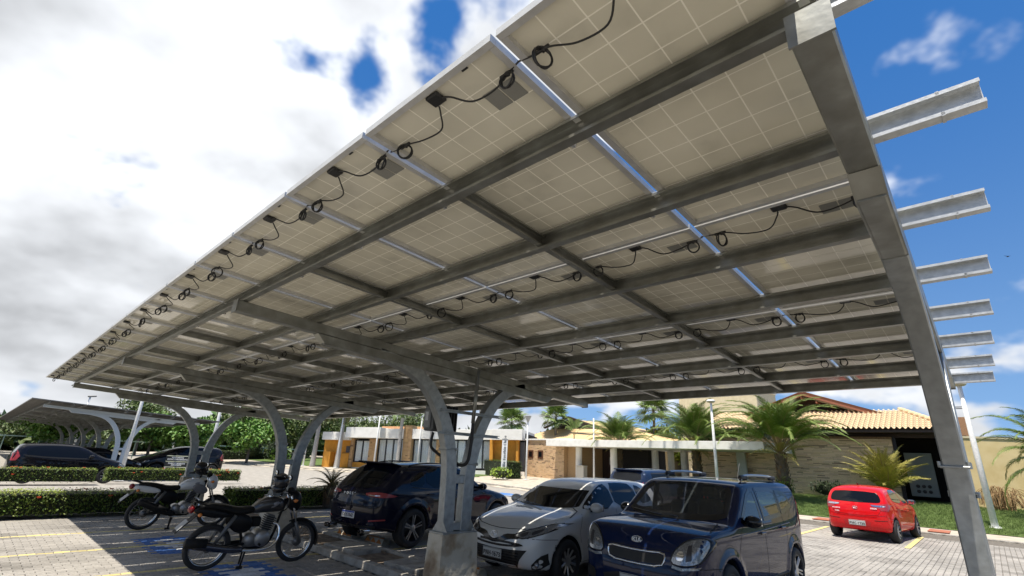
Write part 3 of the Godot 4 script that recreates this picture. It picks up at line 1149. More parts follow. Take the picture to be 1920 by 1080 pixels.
	for i in acc.size():
		var n := acc[i]
		if absf(vs[i].x) < 0.002:
			n.x = 0.0
		acc[i] = n.normalized()
	# sort the faces: painted body, dark lower trim, wheel houses
	var out := {"v": vs, "n": acc, "sets": {"body": PackedInt32Array(), "lower_trim": PackedInt32Array()}}
	for q in quads:
		var c: Vector3 = (vs[q[0]] + vs[q[1]] + vs[q[2]] + vs[q[3]]) / 4.0
		var dark: bool = c.y < sp.get("trim_y", 0.22)
		for a in 2:
			var rr := Vector2(c.z - sp.axles[a], c.y - wy).length()
			if rr < R + cell * 0.45 and c.x < W * 0.5 - 0.02 - sp.get("inset", 0.03):
				dark = true
			if sp.has("cladding") and rr < R + sp.cladding and c.x > W * 0.3 and c.y < wy + R + sp.cladding:
				dark = true
		out.sets["lower_trim" if dark else "body"].append_array(PackedInt32Array(q))
	return out

func body_mesh(d: Dictionary, which: String, cut = null) -> ArrayMesh:
	var st := SurfaceTool.new()
	st.begin(Mesh.PRIMITIVE_TRIANGLES)
	var vs: PackedVector3Array = d.v
	var ns: PackedVector3Array = d.n
	var q: PackedInt32Array = d.sets[which]
	for s in [1.0, -1.0]:
		for i in range(0, q.size(), 4):
			if cut != null:
				var c := (vs[q[i]] + vs[q[i + 1]] + vs[q[i + 2]] + vs[q[i + 3]]) / 4.0
				if cut.call(Vector3(c.x * s, c.y, c.z)):
					continue
			var order := [0, 1, 2, 0, 2, 3] if s > 0 else [0, 2, 1, 0, 3, 2]
			var p := [q[i], q[i + 1], q[i + 2], q[i + 3]]
			# wind by the normal, so that the front faces look outwards
			var a := vs[p[0]]
			var nn := (vs[p[1]] - a).cross(vs[p[2]] - a)
			if nn.dot(ns[p[0]]) > 0:
				order = [0, 2, 1, 0, 3, 2] if s > 0 else [0, 1, 2, 0, 2, 3]
			for o in order:
				var v := vs[p[o]]
				var n := ns[p[o]]
				st.set_normal(Vector3(n.x * s, n.y, n.z))
				st.add_vertex(Vector3(v.x * s, v.y, v.z))
	return st.commit()

# A piece of skin laid on the body: an outline seen from one side, thrown onto the body and lifted off it.
func skin(car: Car, b: B, view: String, poly: PackedVector2Array, lift: float, step := 0.07, thick := 0.0):
	var lo := poly[0]
	var hi := poly[0]
	for p in poly:
		lo = lo.min(p)
		hi = hi.max(p)
	var cx := int(ceil((hi.x - lo.x) / step))
	var cy := int(ceil((hi.y - lo.y) / step))
	for i in cx:
		for k in cy:
			var c := pv([lo.x + i * step, lo.y + k * step, lo.x + (i + 1) * step, lo.y + k * step, lo.x + (i + 1) * step, lo.y + (k + 1) * step, lo.x + i * step, lo.y + (k + 1) * step])
			for piece in Geometry2D.intersect_polygons(poly, c):
				if Geometry2D.is_polygon_clockwise(piece):
					continue
				var t := Geometry2D.triangulate_polygon(piece)
				var pts := []
				var nn := []
				for p in piece:
					var h := car.hit(view, p.x, p.y)
					pts.append(h.position + h.normal * lift if h.size() else null)
					nn.append(h.normal if h.size() else Vector3.UP)
				for m in range(0, t.size(), 3):
					var A = pts[t[m]]
					var C = pts[t[m + 1]]
					var D = pts[t[m + 2]]
					if A == null or C == null or D == null or A.distance_to(C) > 0.5 or A.distance_to(D) > 0.5 or C.distance_to(D) > 0.5:
						continue
					if (C - A).cross(D - A).dot(nn[t[m]]) > 0:
						b.tri(A, D, C)
					else:
						b.tri(A, C, D)

# A thin band laid along a line on the body (a seam, a trim strip, the rim of a lamp).
func band(car: Car, b: B, view: String, line: PackedVector2Array, w: float, lift: float, closed := false, step := 0.05, thick := 0.0):
	var pts := []
	var n := line.size()
	for i in (n if closed else n - 1):
		var p := line[i]
		var q := line[(i + 1) % n]
		var m := maxi(1, int(p.distance_to(q) / step))
		for k in m:
			pts.append(p.lerp(q, float(k) / m))
	pts.append(line[0] if closed else line[n - 1])
	var L := []
	for i in pts.size():
		var t: Vector2 = (pts[mini(i + 1, pts.size() - 1)] - pts[maxi(i - 1, 0)]).normalized()
		if closed and (i == 0 or i == pts.size() - 1):
			t = (pts[1] - pts[pts.size() - 2]).normalized()
		var o := Vector2(-t.y, t.x) * w / 2
		var h := car.hit(view, pts[i].x, pts[i].y)
		var ha := car.hit(view, pts[i].x + o.x, pts[i].y + o.y)
		var hb := car.hit(view, pts[i].x - o.x, pts[i].y - o.y)
		if ha.size() and hb.size():
			var nn: Vector3 = h.normal if h.size() else ha.normal
			L.append([ha.position + nn * lift, hb.position + nn * lift, ha.position - nn * 0.004, hb.position - nn * 0.004])
		else:
			L.append(null)
	for i in L.size() - 1:
		if L[i] == null or L[i + 1] == null:
			continue
		var a = L[i]
		var c = L[i + 1]
		if a[0].distance_to(c[0]) > 0.3:
			continue
		b.quad(a[0], a[1], c[1], c[0])
		if thick > 0.0:
			b.quad(a[2], a[0], c[0], c[2])
			b.quad(a[1], a[3], c[3], c[1])

func mirror(p: PackedVector2Array) -> PackedVector2Array:
	var q := PackedVector2Array()
	for i in range(p.size() - 1, -1, -1):
		q.append(Vector2(-p[i].x, p[i].y))
	return q

func both(car: Car, b: B, view: String, poly: PackedVector2Array, lift: float, step := 0.07):
	# the piece and its mirror image on the other side of the car
	skin(car, b, view, poly, lift, step)
	if view == "S":
		skin(car, b, "N", poly, lift, step)
	else:
		skin(car, b, view, mirror(poly), lift, step)

func both_band(car: Car, b: B, view: String, poly: PackedVector2Array, w: float, lift: float, closed := false, thick := 0.0):
	band(car, b, view, poly, w, lift, closed, 0.05, thick)
	if view == "S":
		band(car, b, "N", poly, w, lift, closed, 0.05, thick)
	else:
		band(car, b, view, mirror(poly), w, lift, closed, 0.05, thick)

func wheel(called: String, R: float, rim: float, w: float, spokes: int, style: int, rim_m: Material, parent: Node3D, at: Vector3, outward: float, turn := 0.0):
	var o := grp(called, parent)
	o.transform = Transform3D(Basis(Vector3.UP, turn) * Basis(Vector3.FORWARD, PI / 2 * outward), at)
	# local y points outwards
	var b := B_smooth()
	b.lathe([Vector2(rim - 0.01, -w / 2), Vector2(R - 0.03, -w / 2 - 0.004), Vector2(R - 0.008, -w / 2 + 0.02), Vector2(R, -w / 2 + 0.05), Vector2(R, w / 2 - 0.05), Vector2(R - 0.008, w / 2 - 0.02), Vector2(R - 0.03, w / 2 + 0.004), Vector2(rim + 0.012, w / 2 + 0.006), Vector2(rim, w / 2 - 0.004)], 36)
	part("tyre", b, mat("tyre rubber", lin(.016, .016, .017), 0.75), o)
	b = B_smooth()
	b.lathe([Vector2(rim + 0.004, w / 2 - 0.002), Vector2(rim - 0.012, w / 2 + 0.004), Vector2(rim - 0.022, w / 2 - 0.012), Vector2(rim - 0.035, -w * 0.3), Vector2(0.0, -w * 0.34)], 36)
	part("rim", b, mat("dark wheel", lin(.03, .03, .032), 0.5, 0.4) if style != 2 else rim_m, o)
	b = B.new()
	for i in spokes:
		var a := TAU * i / spokes
		for s in ([-1, 1] if style == 1 else [0]):
			var a2: float = a + s * 0.13
			var p0 := Vector3(cos(a + s * 0.3) * 0.055, w / 2 - 0.028, sin(a + s * 0.3) * 0.055)
			var p1 := Vector3(cos(a2) * (rim - 0.012), w / 2 - 0.008, sin(a2) * (rim - 0.012))
			b.bar(p0, p1, 0.026 if style == 1 else (0.05 if spokes < 7 else 0.034), 0.02, Vector3.UP, 0.005)
	b.lathe([Vector2(0.07, w / 2 - 0.05), Vector2(0.068, w / 2 - 0.018), Vector2(0.03, w / 2 - 0.012), Vector2(0.0, w / 2 - 0.012)], 20)
	part("spokes", b, rim_m, o)
	b = B_smooth()
	b.lathe([Vector2(0.15, -w * 0.28), Vector2(0.15, -w * 0.2), Vector2(0, -w * 0.2)], 24)
	part("brake_disc", b, mat("brake steel", lin(.2, .2, .2), 0.4, 0.7), o)

func plate(car: Car, view: String, u: float, v: float, text: String, old := true):
	var h := car.hit(view, u, v)
	if h.is_empty():
		return
	var z := 1.0 if view == "F" else -1.0
	var o := grp("number_plate", car.root)
	o.transform = Transform3D(Basis(Vector3(z, 0, 0), Vector3.UP, Vector3(0, 0, z)), h.position + Vector3(0, 0, z * 0.022))
	var b := B.new()
	b.box(Vector3.ZERO, Vector3(0.4, 0.13, 0.012), Basis.IDENTITY, 0.003)
	part("plate", b, mat("plate grey" if old else "plate white", lin(.50, .51, .50) if old else lin(.7, .7, .7), 0.4), o)
	b = B.new()
	if old:
		for q in [[0, 0.058, 0.38, 0.005], [0, -0.058, 0.38, 0.005], [-0.192, 0, 0.005, 0.118], [0.192, 0, 0.005, 0.118]]:
			b.box(Vector3(q[0], q[1], 0.007), Vector3(q[2], q[3], 0.003))
	else:
		b.box(Vector3(0, 0.048, 0.007), Vector3(0.39, 0.028, 0.003))
	part("plate_edge", b, mat("plate dark", lin(.02, .02, .02), 0.5) if old else mat("plate blue", lin(.02, .06, .35), 0.5), o)
	var t := part("plate_number", text_mesh(text, 0.062, 0.003, "Droid Sans", true), mat("plate dark", lin(.02, .02, .02), 0.5), o)
	t.position = Vector3(0, -0.012, 0.0078)
	t.scale = Vector3(0.92, 1.0, 1.0)

func start_car(called: String, label: String, sp: Dictionary, paint: Material, cell: float, at: Vector3, turn: float, cut = null) -> Car:
	var c := Car.new()
	c.root = thing(called, label, "car", at, turn)
	c.sp = sp
	var d := car_body(sp, cell)
	var full := body_mesh(d, "body")
	c.tm = full.generate_triangle_mesh()
	var o := part("body", body_mesh(d, "body", cut) if cut != null else full, paint, c.root)
	part("lower_trim", body_mesh(d, "lower_trim"), mat("dark trim", lin(.018, .018, .019), 0.6), c.root)
	return c

func car_wheels(c: Car, rim_m: Material, rim: float, spokes: int, style: int, w := 0.21, steer := 0.0):
	var tr: float = c.sp.W / 2 - w / 2 - c.sp.get("inset", 0.03)
	for a in 2:
		for s in [1.0, -1.0]:
			wheel("wheel", c.sp.R, rim, w, spokes, style, rim_m, c.root, Vector3(s * tr, c.sp.R, c.sp.axles[a]), s, steer if a == 0 else 0.0)

func paint_mat(key: String, c: Color, metal := 0.0, rough := 0.5) -> StandardMaterial3D:
	return mat(key, c, rough, metal, {"clearcoat_enabled": true, "clearcoat": 0.7, "clearcoat_roughness": 0.02, "metallic_specular": 0.12})

func badge(c: Car, view: String, u: float, v: float, called: String, text: String, h: float, m: Material, spread := 1.0):
	var hit := c.hit(view, u, v)
	if hit.is_empty():
		return
	var z := 1.0 if view == "F" else -1.0
	var n: Vector3 = hit.normal
	n.y *= 0.25
	n = n.normalized()
	var x := Vector3.UP.cross(n).normalized()
	var o := part(called, text_mesh(text, h, 0.006, "Droid Sans", true), m, c.root)
	o.transform = Transform3D(Basis(x, n.cross(x), n), hit.position + n * 0.02).scaled_local(Vector3(spread, 1, 1))

func oval_badge(c: Car, view: String, u: float, v: float, rx: float, ry: float, m: Material, called := "emblem") -> Transform3D:
	var hit := c.hit(view, u, v)
	if hit.is_empty():
		return Transform3D()
	var n: Vector3 = hit.normal
	var x := Vector3.UP.cross(n).normalized()
	var xf := Transform3D(Basis(x, n.cross(x), n), hit.position + n * 0.008)
	var b := B_smooth()
	var pts := []
	for i in 25:
		var a := TAU * i / 24
		pts.append(xf * Vector3(cos(a) * rx, sin(a) * ry, 0.004))
	b.tube(pts, 0.0055, 6, false)
	part(called, b, m, c.root)
	return xf

func mirror_housing(c: Car, at: Vector3, s: float, m: Material, glass_front := false):
	var o := grp("door_mirror", c.root)
	o.position = Vector3(at.x * s, at.y, at.z)
	var b := B_smooth()
	b.blob(Vector3(s * 0.11, 0.0, 0), Vector3(0.115, 0.078, 0.085), 16, 10)
	part("housing", b, m, o)
	b = B.new()
	b.bar(Vector3(-s * 0.04, -0.06, 0.0), Vector3(s * 0.08, -0.05, 0.0), 0.05, 0.03)
	part("mirror_arm", b, mat("dark trim", lin(.018, .018, .019), 0.6), o)
	b = B.new()
	b.box(Vector3(s * 0.11, 0.0, -0.078), Vector3(0.17, 0.105, 0.012), Basis.IDENTITY, 0.02)
	part("mirror_glass", b, mat("mirror glass", lin(.7, .72, .75), 0.04, 1.0), o)

func seats(c: Car, zf: float, zr: float, y: float):
	var m := mat("seat cloth", lin(.02, .02, .022), 0.9)
	for q in [[0.36, zf], [-0.36, zf], [0.34, zr], [-0.34, zr]]:
		var b := B.new()
		b.box(Vector3(q[0], y, q[1] + 0.1), Vector3(0.48, 0.16, 0.5), Basis.IDENTITY, 0.05)
		b.box(Vector3(q[0], y + 0.36, q[1] - 0.2), Vector3(0.46, 0.62, 0.13), Basis(Vector3.RIGHT, -0.2), 0.05)
		b.box(Vector3(q[0], y + 0.78, q[1] - 0.29), Vector3(0.26, 0.17, 0.1), Basis(Vector3.RIGHT, -0.2), 0.04)
		part("seat", b, m, c.root)
	var b := B.new()
	b.box(Vector3(0, y + 0.28, zf + 0.82), Vector3(1.4, 0.28, 0.42), Basis.IDENTITY, 0.08)
	b.box(Vector3(0, y - 0.1, 0), Vector3(1.45, 0.05, 2.8))
	part("dashboard", b, m, c.root)
	b = B_smooth()
	var pts := []
	for i in 25:
		pts.append(Vector3(0.36, y + 0.36, zf + 0.55) + Basis(Vector3.RIGHT, 0.45) * Vector3(cos(TAU * i / 24) * 0.18, sin(TAU * i / 24) * 0.18, 0))
	b.tube(pts, 0.014, 6, false)
	part("steering_wheel", b, m, c.root)

func glass_dark() -> StandardMaterial3D:
	return mat("tinted glass", lin(.006, .007, .009), 0.03, 0.0, {"metallic_specular": 0.36})

func gloss_black() -> StandardMaterial3D:
	return mat("gloss black", lin(.012, .012, .013), 0.15)

func chrome() -> StandardMaterial3D:
	return mat("chrome", lin(.78, .79, .80), 0.12, 1.0)

func lamp_clear() -> StandardMaterial3D:
	return noisy("lamp reflector", [[0.0, lin(.05, .055, .06)], [0.4, lin(.16, .17, .185)], [0.6, lin(.33, .345, .36)], [1.0, lin(.62, .64, .67)]], 0.03, 5.0, 0.2, 0.6, 0.0, 3, {"clearcoat_enabled": true, "clearcoat": 1.0, "clearcoat_roughness": 0.02})

func lamp_red() -> StandardMaterial3D:
	return mat("red lamp", lin(.32, .012, .016), 0.1, 0.0, {"clearcoat_enabled": true, "clearcoat": 1.0})

func seam_m() -> StandardMaterial3D:
	return mat("panel gap", lin(.006, .006, .006), 0.9)

func skin_part(c: Car, called: String, view: String, poly: Array, m: Material, lift := 0.005, soft := 0, two := false, step := 0.07) -> MeshInstance3D:
	var b := B_smooth()
	var p := chaikin(pv(poly), soft) if soft else pv(poly)
	if Geometry2D.is_polygon_clockwise(p):
		p.reverse()
	if two:
		both(c, b, view, p, lift, step)
	else:
		skin(c, b, view, p, lift, step)
	return part(called, b, m, c.root) if b.n else null

func seams(c: Car, lines: Array):      # [view, two, closed, points]
	var b := B.new()
	for q in lines:
		if q[1]:
			both_band(c, b, q[0], pv(q[3]), 0.007, 0.0022, q[2])
		else:
			band(c, b, q[0], pv(q[3]), 0.007, 0.0022, q[2])
	part("panel_gap", b, seam_m(), c.root)

func band_part(c: Car, called: String, view: String, pts: Array, w: float, m: Material, two := false, closed := false, soft := 0, lift := 0.008):
	var b := B_smooth()
	var p := pv(pts)
	if soft:
		p = chaikin(p, soft)
	if two:
		both_band(c, b, view, p, w, lift, closed, 0.01)
	else:
		band(c, b, view, p, w, lift, closed, 0.05, 0.01)
	part(called, b, m, c.root)

func handles(c: Car, at: Array, m: Material):
	for q in at:
		for v in ["S", "N"]:
			var h := c.hit(v, q[0], q[1])
			if h.size():
				var b := B.new()
				b.box(h.position + h.normal * 0.022, Vector3(0.022, 0.03, 0.19), Basis.IDENTITY, 0.01)
				b.box(h.position + h.normal * 0.008, Vector3(0.02, 0.02, 0.03) , Basis.IDENTITY, 0.004)
				part("door_handle", b, m, c.root)

func silver_hatch():
	var sp := {"L": 4.145, "W": 1.73, "H": 1.475, "R": 0.305, "axles": [1.24, -1.31], "kf": 0.17, "kr": 0.10, "crown": 0.05,
		"side": [-1.9, .2, -2.04, .34, -2.08, .6, -2.04, .85, -1.99, 1.0, -1.83, 1.24, -1.78, 1.40, -1.45, 1.45, -.8, 1.485, -.25, 1.475, .1, 1.43, .4, 1.30, .78, 1.10, 1.0, .99, 1.4, .92, 1.75, .82, 1.98, .71, 2.06, .60, 2.08, .42, 2.04, .26, 1.9, .17, 0, .17],
		"front": [.70, .15, .82, .3, .865, .55, .865, .75, .84, .92, .74, 1.15, .62, 1.36, .50, 1.46, .2, 1.50, -.2, 1.50, -.3, .15],
		"plan": [-.3, -2.08, .55, -2.08, .76, -1.95, .84, -1.5, .868, -.5, .868, .6, .85, 1.3, .80, 1.75, .66, 1.98, .42, 2.09, -.3, 2.09]}
	var paint := paint_mat("silver paint", lin(.60, .61, .60), 0.15, 0.4)
	var c := start_car("parked_car", "silver hatchback parked nose out between the column and the dark blue boxy car", sp, paint, 0.03, Vector3(-5.74, 0, -7.99), -0.02)
	car_wheels(c, mat("alloy silver", lin(.42, .43, .44), 0.3, 0.8), 0.2, 10, 0, 0.19)
	var gd := glass_dark()
	skin_part(c, "windscreen", "F", [-.70, 1.0, .70, 1.0, .665, 1.12, .57, 1.36, .3, 1.405, -.3, 1.405, -.57, 1.36, -.665, 1.12], gd, 0.004, 2)
	skin_part(c, "side_window", "S", [.80, 1.0, .72, 1.07, .40, 1.245, .12, 1.36, -.12, 1.395, -.13, 1.01], gd, 0.004, 1, true)
	skin_part(c, "side_window", "S", [-.17, 1.01, -.16, 1.395, -.6, 1.41, -.98, 1.385, -.98, 1.04], gd, 0.004, 1, true)
	skin_part(c, "side_window", "S", [-1.02, 1.045, -1.02, 1.38, -1.25, 1.34, -1.5, 1.16, -1.46, 1.09], gd, 0.004, 1, true)
	skin_part(c, "rear_window", "R", [-.56, 1.06, .56, 1.06, .50, 1.34, -.50, 1.34], gd, 0.004, 2)
	var bk := gloss_black()
	skin_part(c, "upper_grille", "F", [-.62, .715, -.40, .675, -.2, .66, -.12, .60, 0, .585, .12, .60, .2, .66, .40, .675, .62, .715, .50, .62, .30, .60, .14, .54, 0, .525, -.14, .54, -.30, .60, -.50, .62], bk, 0.006, 1)
	skin_part(c, "emblem_panel", "F", [-.17, .685, .17, .685, .10, .60, 0, .572, -.10, .60], paint, 0.012, 1)
	var xf := oval_badge(c, "F", 0, .635, .062, .045, chrome())
	oval_badge(c, "F", 0, .652, .042, .02, chrome(), "emblem_inner")
	oval_badge(c, "F", 0, .632, .02, .038, chrome(), "emblem_inner")
	skin_part(c, "headlight", "F", [.38, .665, .47, .705, .62, .765, .80, .835, .835, .845, .80, .74, .74, .69, .55, .625, .45, .635], lamp_clear(), 0.008, 1, true, 0.05)
	skin_part(c, "headlight_bezel", "F", [.47, .68, .56, .715, .60, .715, .56, .655, .50, .645], mat("lamp dark", lin(.04, .04, .045), 0.15), 0.012, 1, true, 0.05)
	skin_part(c, "headlight_bezel", "F", [.635, .72, .73, .765, .755, .755, .70, .70, .645, .675], mat("lamp dark", lin(.04, .04, .045), 0.15), 0.012, 1, true, 0.05)
	band_part(c, "headlight_rim", "F", [.38, .665, .47, .705, .62, .765, .80, .835, .835, .845, .80, .74, .74, .69, .55, .625, .45, .635], 0.012, bk, true, true, 1, 0.012)
	band_part(c, "lower_grille_slot", "F", [-.62, .555, -.35, .515, 0, .50, .35, .515, .62, .555], 0.03, bk, false, false, 1, 0.006)
	skin_part(c, "lower_grille", "F", [-.62, .485, -.35, .465, 0, .455, .35, .465, .62, .485, .52, .36, .45, .24, .3, .20, -.3, .20, -.45, .24, -.52, .36], mat("grille black", lin(.01, .01, .01), 0.55), 0.007)
	var gb := B.new()
	for i in 6:
		band(c, gb, "F", pv([-.5 + i * .012, .43 - i * .035, .5 - i * .012, .43 - i * .035]), 0.007, 0.014)
	part("grille_bar", gb, bk, c.root)
	skin_part(c, "fog_lamp_housing", "F", [.63, .245, .80, .48, .835, .42, .80, .275, .72, .235], mat("grille black", lin(.01, .01, .01), 0.55), 0.008, 1, true)
	for s in [-1, 1]:
		var h := c.hit("F", s * .725, .30)
		if h.size():
			var b := B_smooth()
			b.blob(h.position + Vector3(0, 0, 0.01), Vector3(0.04, 0.04, 0.03))
			part("fog_lamp", b, lamp_clear(), c.root)
	band_part(c, "lower_lip", "F", [-.5, .205, -.3, .185, .3, .185, .5, .205], 0.035, mat("satin silver", lin(.45, .46, .46), 0.3, 0.6), false, false, 0, 0.02)
	plate(c, "F", 0, .385, "PNH-1673")
	skin_part(c, "tail_light", "R", [.45, .86, .80, .98, .83, .86, .78, .76], lamp_red(), 0.006, 1, true)
	seams(c, [["F", true, false, [.62, 1.02, .735, .98, .79, .90, .74, .80, .5, .745, .2, .725, 0, .72]], ["S", true, false, [.93, .30, .95, .7, .86, .95]], ["S", true, false, [-.15, .26, -.15, 1.0]], ["S", true, false, [-1.0, .62, -1.04, .8, -1.02, 1.02]], ["S", true, false, [1.5, .62, 1.75, .63, 2.0, .64]], ["S", true, false, [.9, .27, -.9, .27]]])
	band_part(c, "sill_line", "S", [.85, .42, 0, .37, -.8, .42], 0.02, paint, true, false, 1, 0.006)
	handles(c, [[.02, .86], [-.88, .88]], paint)
	for s in [1.0, -1.0]:
		mirror_housing(c, Vector3(.80, 1.04, .60), s, paint)
	for s in [-1, 1]:
		var b := B.new()
		b.bar(Vector3(s * .1, 1.015, 1.06), Vector3(s * .1 - .52, 1.04, .93), 0.014, 0.012)
		part("wiper", b, bk, c.root)

func boxy_blue():
	var sp := {"L": 4.105, "W": 1.785, "H": 1.62, "R": 0.32, "axles": [1.23, -1.32], "kf": 0.055, "kr": 0.03, "crown": 0.04, "soft": 0.06, "flare": 0.03, "inset": 0.02,
		"side": [-1.9, .2, -2.02, .36, -2.06, .62, -2.03, .95, -1.95, 1.2, -1.86, 1.50, -1.78, 1.59, -1.5, 1.615, -.7, 1.63, .1, 1.60, .30, 1.565, .40, 1.52, .70, 1.30, 1.0, 1.10, 1.08, 1.065, 1.2, 1.055, 1.5, 1.035, 1.74, 1.0, 1.84, .965, 1.93, .89, 1.985, .78, 2.02, .68, 2.05, .55, 2.06, .42, 2.03, .28, 1.9, .18, 0, .18],
		"front": [.74, .16, .85, .3, .892, .5, .892, .8, .878, .98, .825, 1.25, .765, 1.50, .67, 1.605, .3, 1.635, -.2, 1.635, -.3, .16],
		"plan": [-.3, -2.06, .66, -2.06, .82, -1.95, .875, -1.5, .893, -.5, .893, .7, .888, 1.35, .865, 1.74, .77, 1.98, .5, 2.065, -.3, 2.07]}
	var paint := paint_mat("dark blue paint", lin(.004, .012, .050), 0.0, 0.5)
	var win := [
		chaikin(pv([-.72, 1.10, .72, 1.10, .68, 1.25, .62, 1.49, .3, 1.535, -.3, 1.535, -.62, 1.49, -.68, 1.25]), 2),
		pv([.72, 1.08, .66, 1.14, .30, 1.40, .12, 1.47, .02, 1.48, .0, 1.08]),
		pv([-.12, 1.09, -.10, 1.48, -.72, 1.48, -.86, 1.45, -.86, 1.13]),
		pv([-.94, 1.15, -.94, 1.45, -1.38, 1.40, -1.46, 1.24]),
		chaikin(pv([-.56, 1.14, .56, 1.14, .52, 1.46, -.52, 1.46]), 2)]
	var cut := func(p: Vector3) -> bool:
		if p.y < 1.05:
			return false
		if p.z > 0.15 and absf(p.x) < 0.7 and Geometry2D.is_point_in_polygon(Vector2(p.x, p.y), win[0]) and p.z > 0.25:
			return true
		if p.z < -1.7 and Geometry2D.is_point_in_polygon(Vector2(p.x, p.y), win[4]):
			return true
		if absf(p.x) > 0.6:
			for i in [1, 2, 3]:
				if Geometry2D.is_point_in_polygon(Vector2(p.z, p.y), win[i]):
					return true
		return false
	var c := start_car("parked_car", "dark blue boxy hatchback with silver roof rails, nearest car on the right", sp, paint, 0.028, Vector3(-3.38, 0, -8.12), -0.035, cut)
	car_wheels(c, mat("alloy silver", lin(.42, .43, .44), 0.3, 0.8), 0.215, 5, 1, 0.205)
	seats(c, 0.12, -0.78, 0.58)
	var pane := mat("clear tinted pane", lin(.05, .06, .065), 0.03, 0.0, {"transparency": BaseMaterial3D.TRANSPARENCY_ALPHA})
	pane.albedo_color.a = 0.42
	var names := ["windscreen", "side_window", "side_window", "quarter_window", "rear_window"]
	var views := ["F", "S", "S", "S", "R"]
	var bk := gloss_black()
	for i in 5:
		skin_part(c, names[i], views[i], Array(flat(win[i])), pane, 0.003, 0, views[i] == "S", 0.09)
		var b := B_smooth()
		if views[i] == "S":
			both_band(c, b, "S", win[i], 0.06, 0.005, true)
		else:
			band(c, b, views[i], win[i], 0.07, 0.005, true)
		part("window_border", b, bk, c.root)
	skin_part(c, "grille", "F", [-.37, .735, -.2, .725, .2, .725, .37, .735, .385, .68, .35, .625, 0, .615, -.35, .625, -.385, .68], mat("grille black", lin(.01, .01, .01), 0.55), 0.007, 1)
	band_part(c, "grille_chrome", "F", [-.385, .755, -.14, .74, .14, .74, .385, .755, .405, .69, .36, .605, 0, .592, -.36, .605, -.405, .69], 0.022, chrome(), false, true, 1, 0.014)
	oval_badge(c, "F", 0, .85, .075, .036, chrome())
	badge(c, "F", 0, .85, "emblem_letters", "KIA", .048, mat("letter silver", lin(.72, .73, .74), 0.35), 1.15)
	skin_part(c, "headlight", "F", [.47, .66, .50, .78, .60, .885, .70, .935, .83, .955, .865, .90, .83, .76, .78, .68, .62, .645], lamp_clear(), 0.008, 1, true, 0.05)
	skin_part(c, "headlight_bezel", "F", [.655, .70, .67, .86, .715, .875, .72, .72], mat("lamp dark", lin(.04, .04, .045), 0.15), 0.013, 0, true, 0.05)
	skin_part(c, "headlight_bulb", "F", [.53, .70, .56, .80, .63, .80, .63, .70], mat("lamp lens", lin(.62, .65, .70), 0.06, 0.9), 0.013, 2, true, 0.04)
	skin_part(c, "indicator_lamp", "F", [.49, .615, .60, .60, .78, .63, .80, .66, .62, .63, .50, .645], lamp_clear(), 0.008, 0, true, 0.05)
	band_part(c, "headlight_rim", "F", [.47, .66, .50, .78, .60, .885, .70, .935, .83, .955, .865, .90, .83, .76, .78, .68, .62, .645], 0.014, bk, true, true, 1, 0.012)
	skin_part(c, "lower_grille", "F", [-.48, .46, .48, .46, .42, .28, -.42, .28], mat("grille black", lin(.01, .01, .01), 0.55), 0.007, 1)
	skin_part(c, "fog_lamp_housing", "F", [.58, .44, .76, .48, .78, .36, .60, .30], mat("grille black", lin(.01, .01, .01), 0.55), 0.008, 1, true)
	plate(c, "F", 0, .40, "NUW-4416")
	skin_part(c, "tail_light", "S", [-1.88, .90, -1.86, 1.42, -1.96, 1.28, -2.02, .92], lamp_red(), 0.006, 0, true)
	skin_part(c, "tail_light", "R", [.66, .92, .66, 1.30, .80, 1.34, .86, .92], lamp_red(), 0.006, 0, true)
	seams(c, [["F", true, false, [.66, 1.06, .80, 1.0, .87, .97]], ["F", true, false, [.45, .78, .2, .775, 0, .775]], ["S", true, false, [.98, .30, .95, .7, .78, .98, .72, 1.04]], ["S", true, false, [-.06, .26, -.06, 1.05]], ["S", true, false, [-.98, .62, -1.0, .85, -.90, 1.1]], ["S", true, false, [.95, .27, -.92, .27]], ["S", true, false, [1.52, .62, 1.75, .63, 2.0, .64]]])
	band_part(c, "sill_moulding", "S", [.9, .33, -.92, .33], 0.05, mat("dark trim", lin(.018, .018, .019), 0.6), true, false, 0, 0.006)
	band_part(c, "shoulder_crease", "S", [1.1, .93, .2, .95, -1.2, 1.0], 0.012, paint, true, false, 0, 0.006)
	handles(c, [[.06, .92], [-.82, .95]], bk)
	for s in [1.0, -1.0]:
		mirror_housing(c, Vector3(.86, 1.10, .62), s, bk)
		var b := B_smooth()
		var x: float = s * 0.60
		b.tube(spline([Vector3(x, 1.60, -.05), Vector3(x, 1.655, -.16), Vector3(x, 1.672, -.35), Vector3(x, 1.675, -.8), Vector3(x, 1.665, -1.25), Vector3(x, 1.645, -1.42), Vector3(x, 1.59, -1.52)]), 0.02, 8)
		part("roof_rail", b, mat("satin silver", lin(.45, .46, .46), 0.3, 0.6), c.root)
		for z in [[-.02, -.30], [-1.28, -1.54]]:
			b = B.new()
			b.bar(Vector3(x, 1.64, z[0]), Vector3(x, 1.64, z[1]), 0.055, 0.07, Vector3.UP, 0.02)
			part("rail_foot", b, mat("dark trim", lin(.018, .018, .019), 0.6), c.root)
	for s in [-1, 1]:
		var b := B.new()
		b.bar(Vector3(s * .12, 1.09, 1.06), Vector3(s * .12 - .55, 1.13, .93), 0.014, 0.012)
		part("wiper", b, bk, c.root)
	var an := B.new()
	an.tube([Vector3(0, 1.62, -1.5), Vector3(0, 1.86, -1.66)], 0.005, 5)
	part("aerial", an, bk, c.root)
	var mi := B.new()
	mi.box(Vector3(0, 1.40, .42), Vector3(.22, .065, .03), Basis.IDENTITY, .02)
	part("inside_mirror", mi, bk, c.root)

func flat(p: PackedVector2Array) -> Array:
	var a := []
	for q in p:
		a.append(q.x); a.append(q.y)
	return a

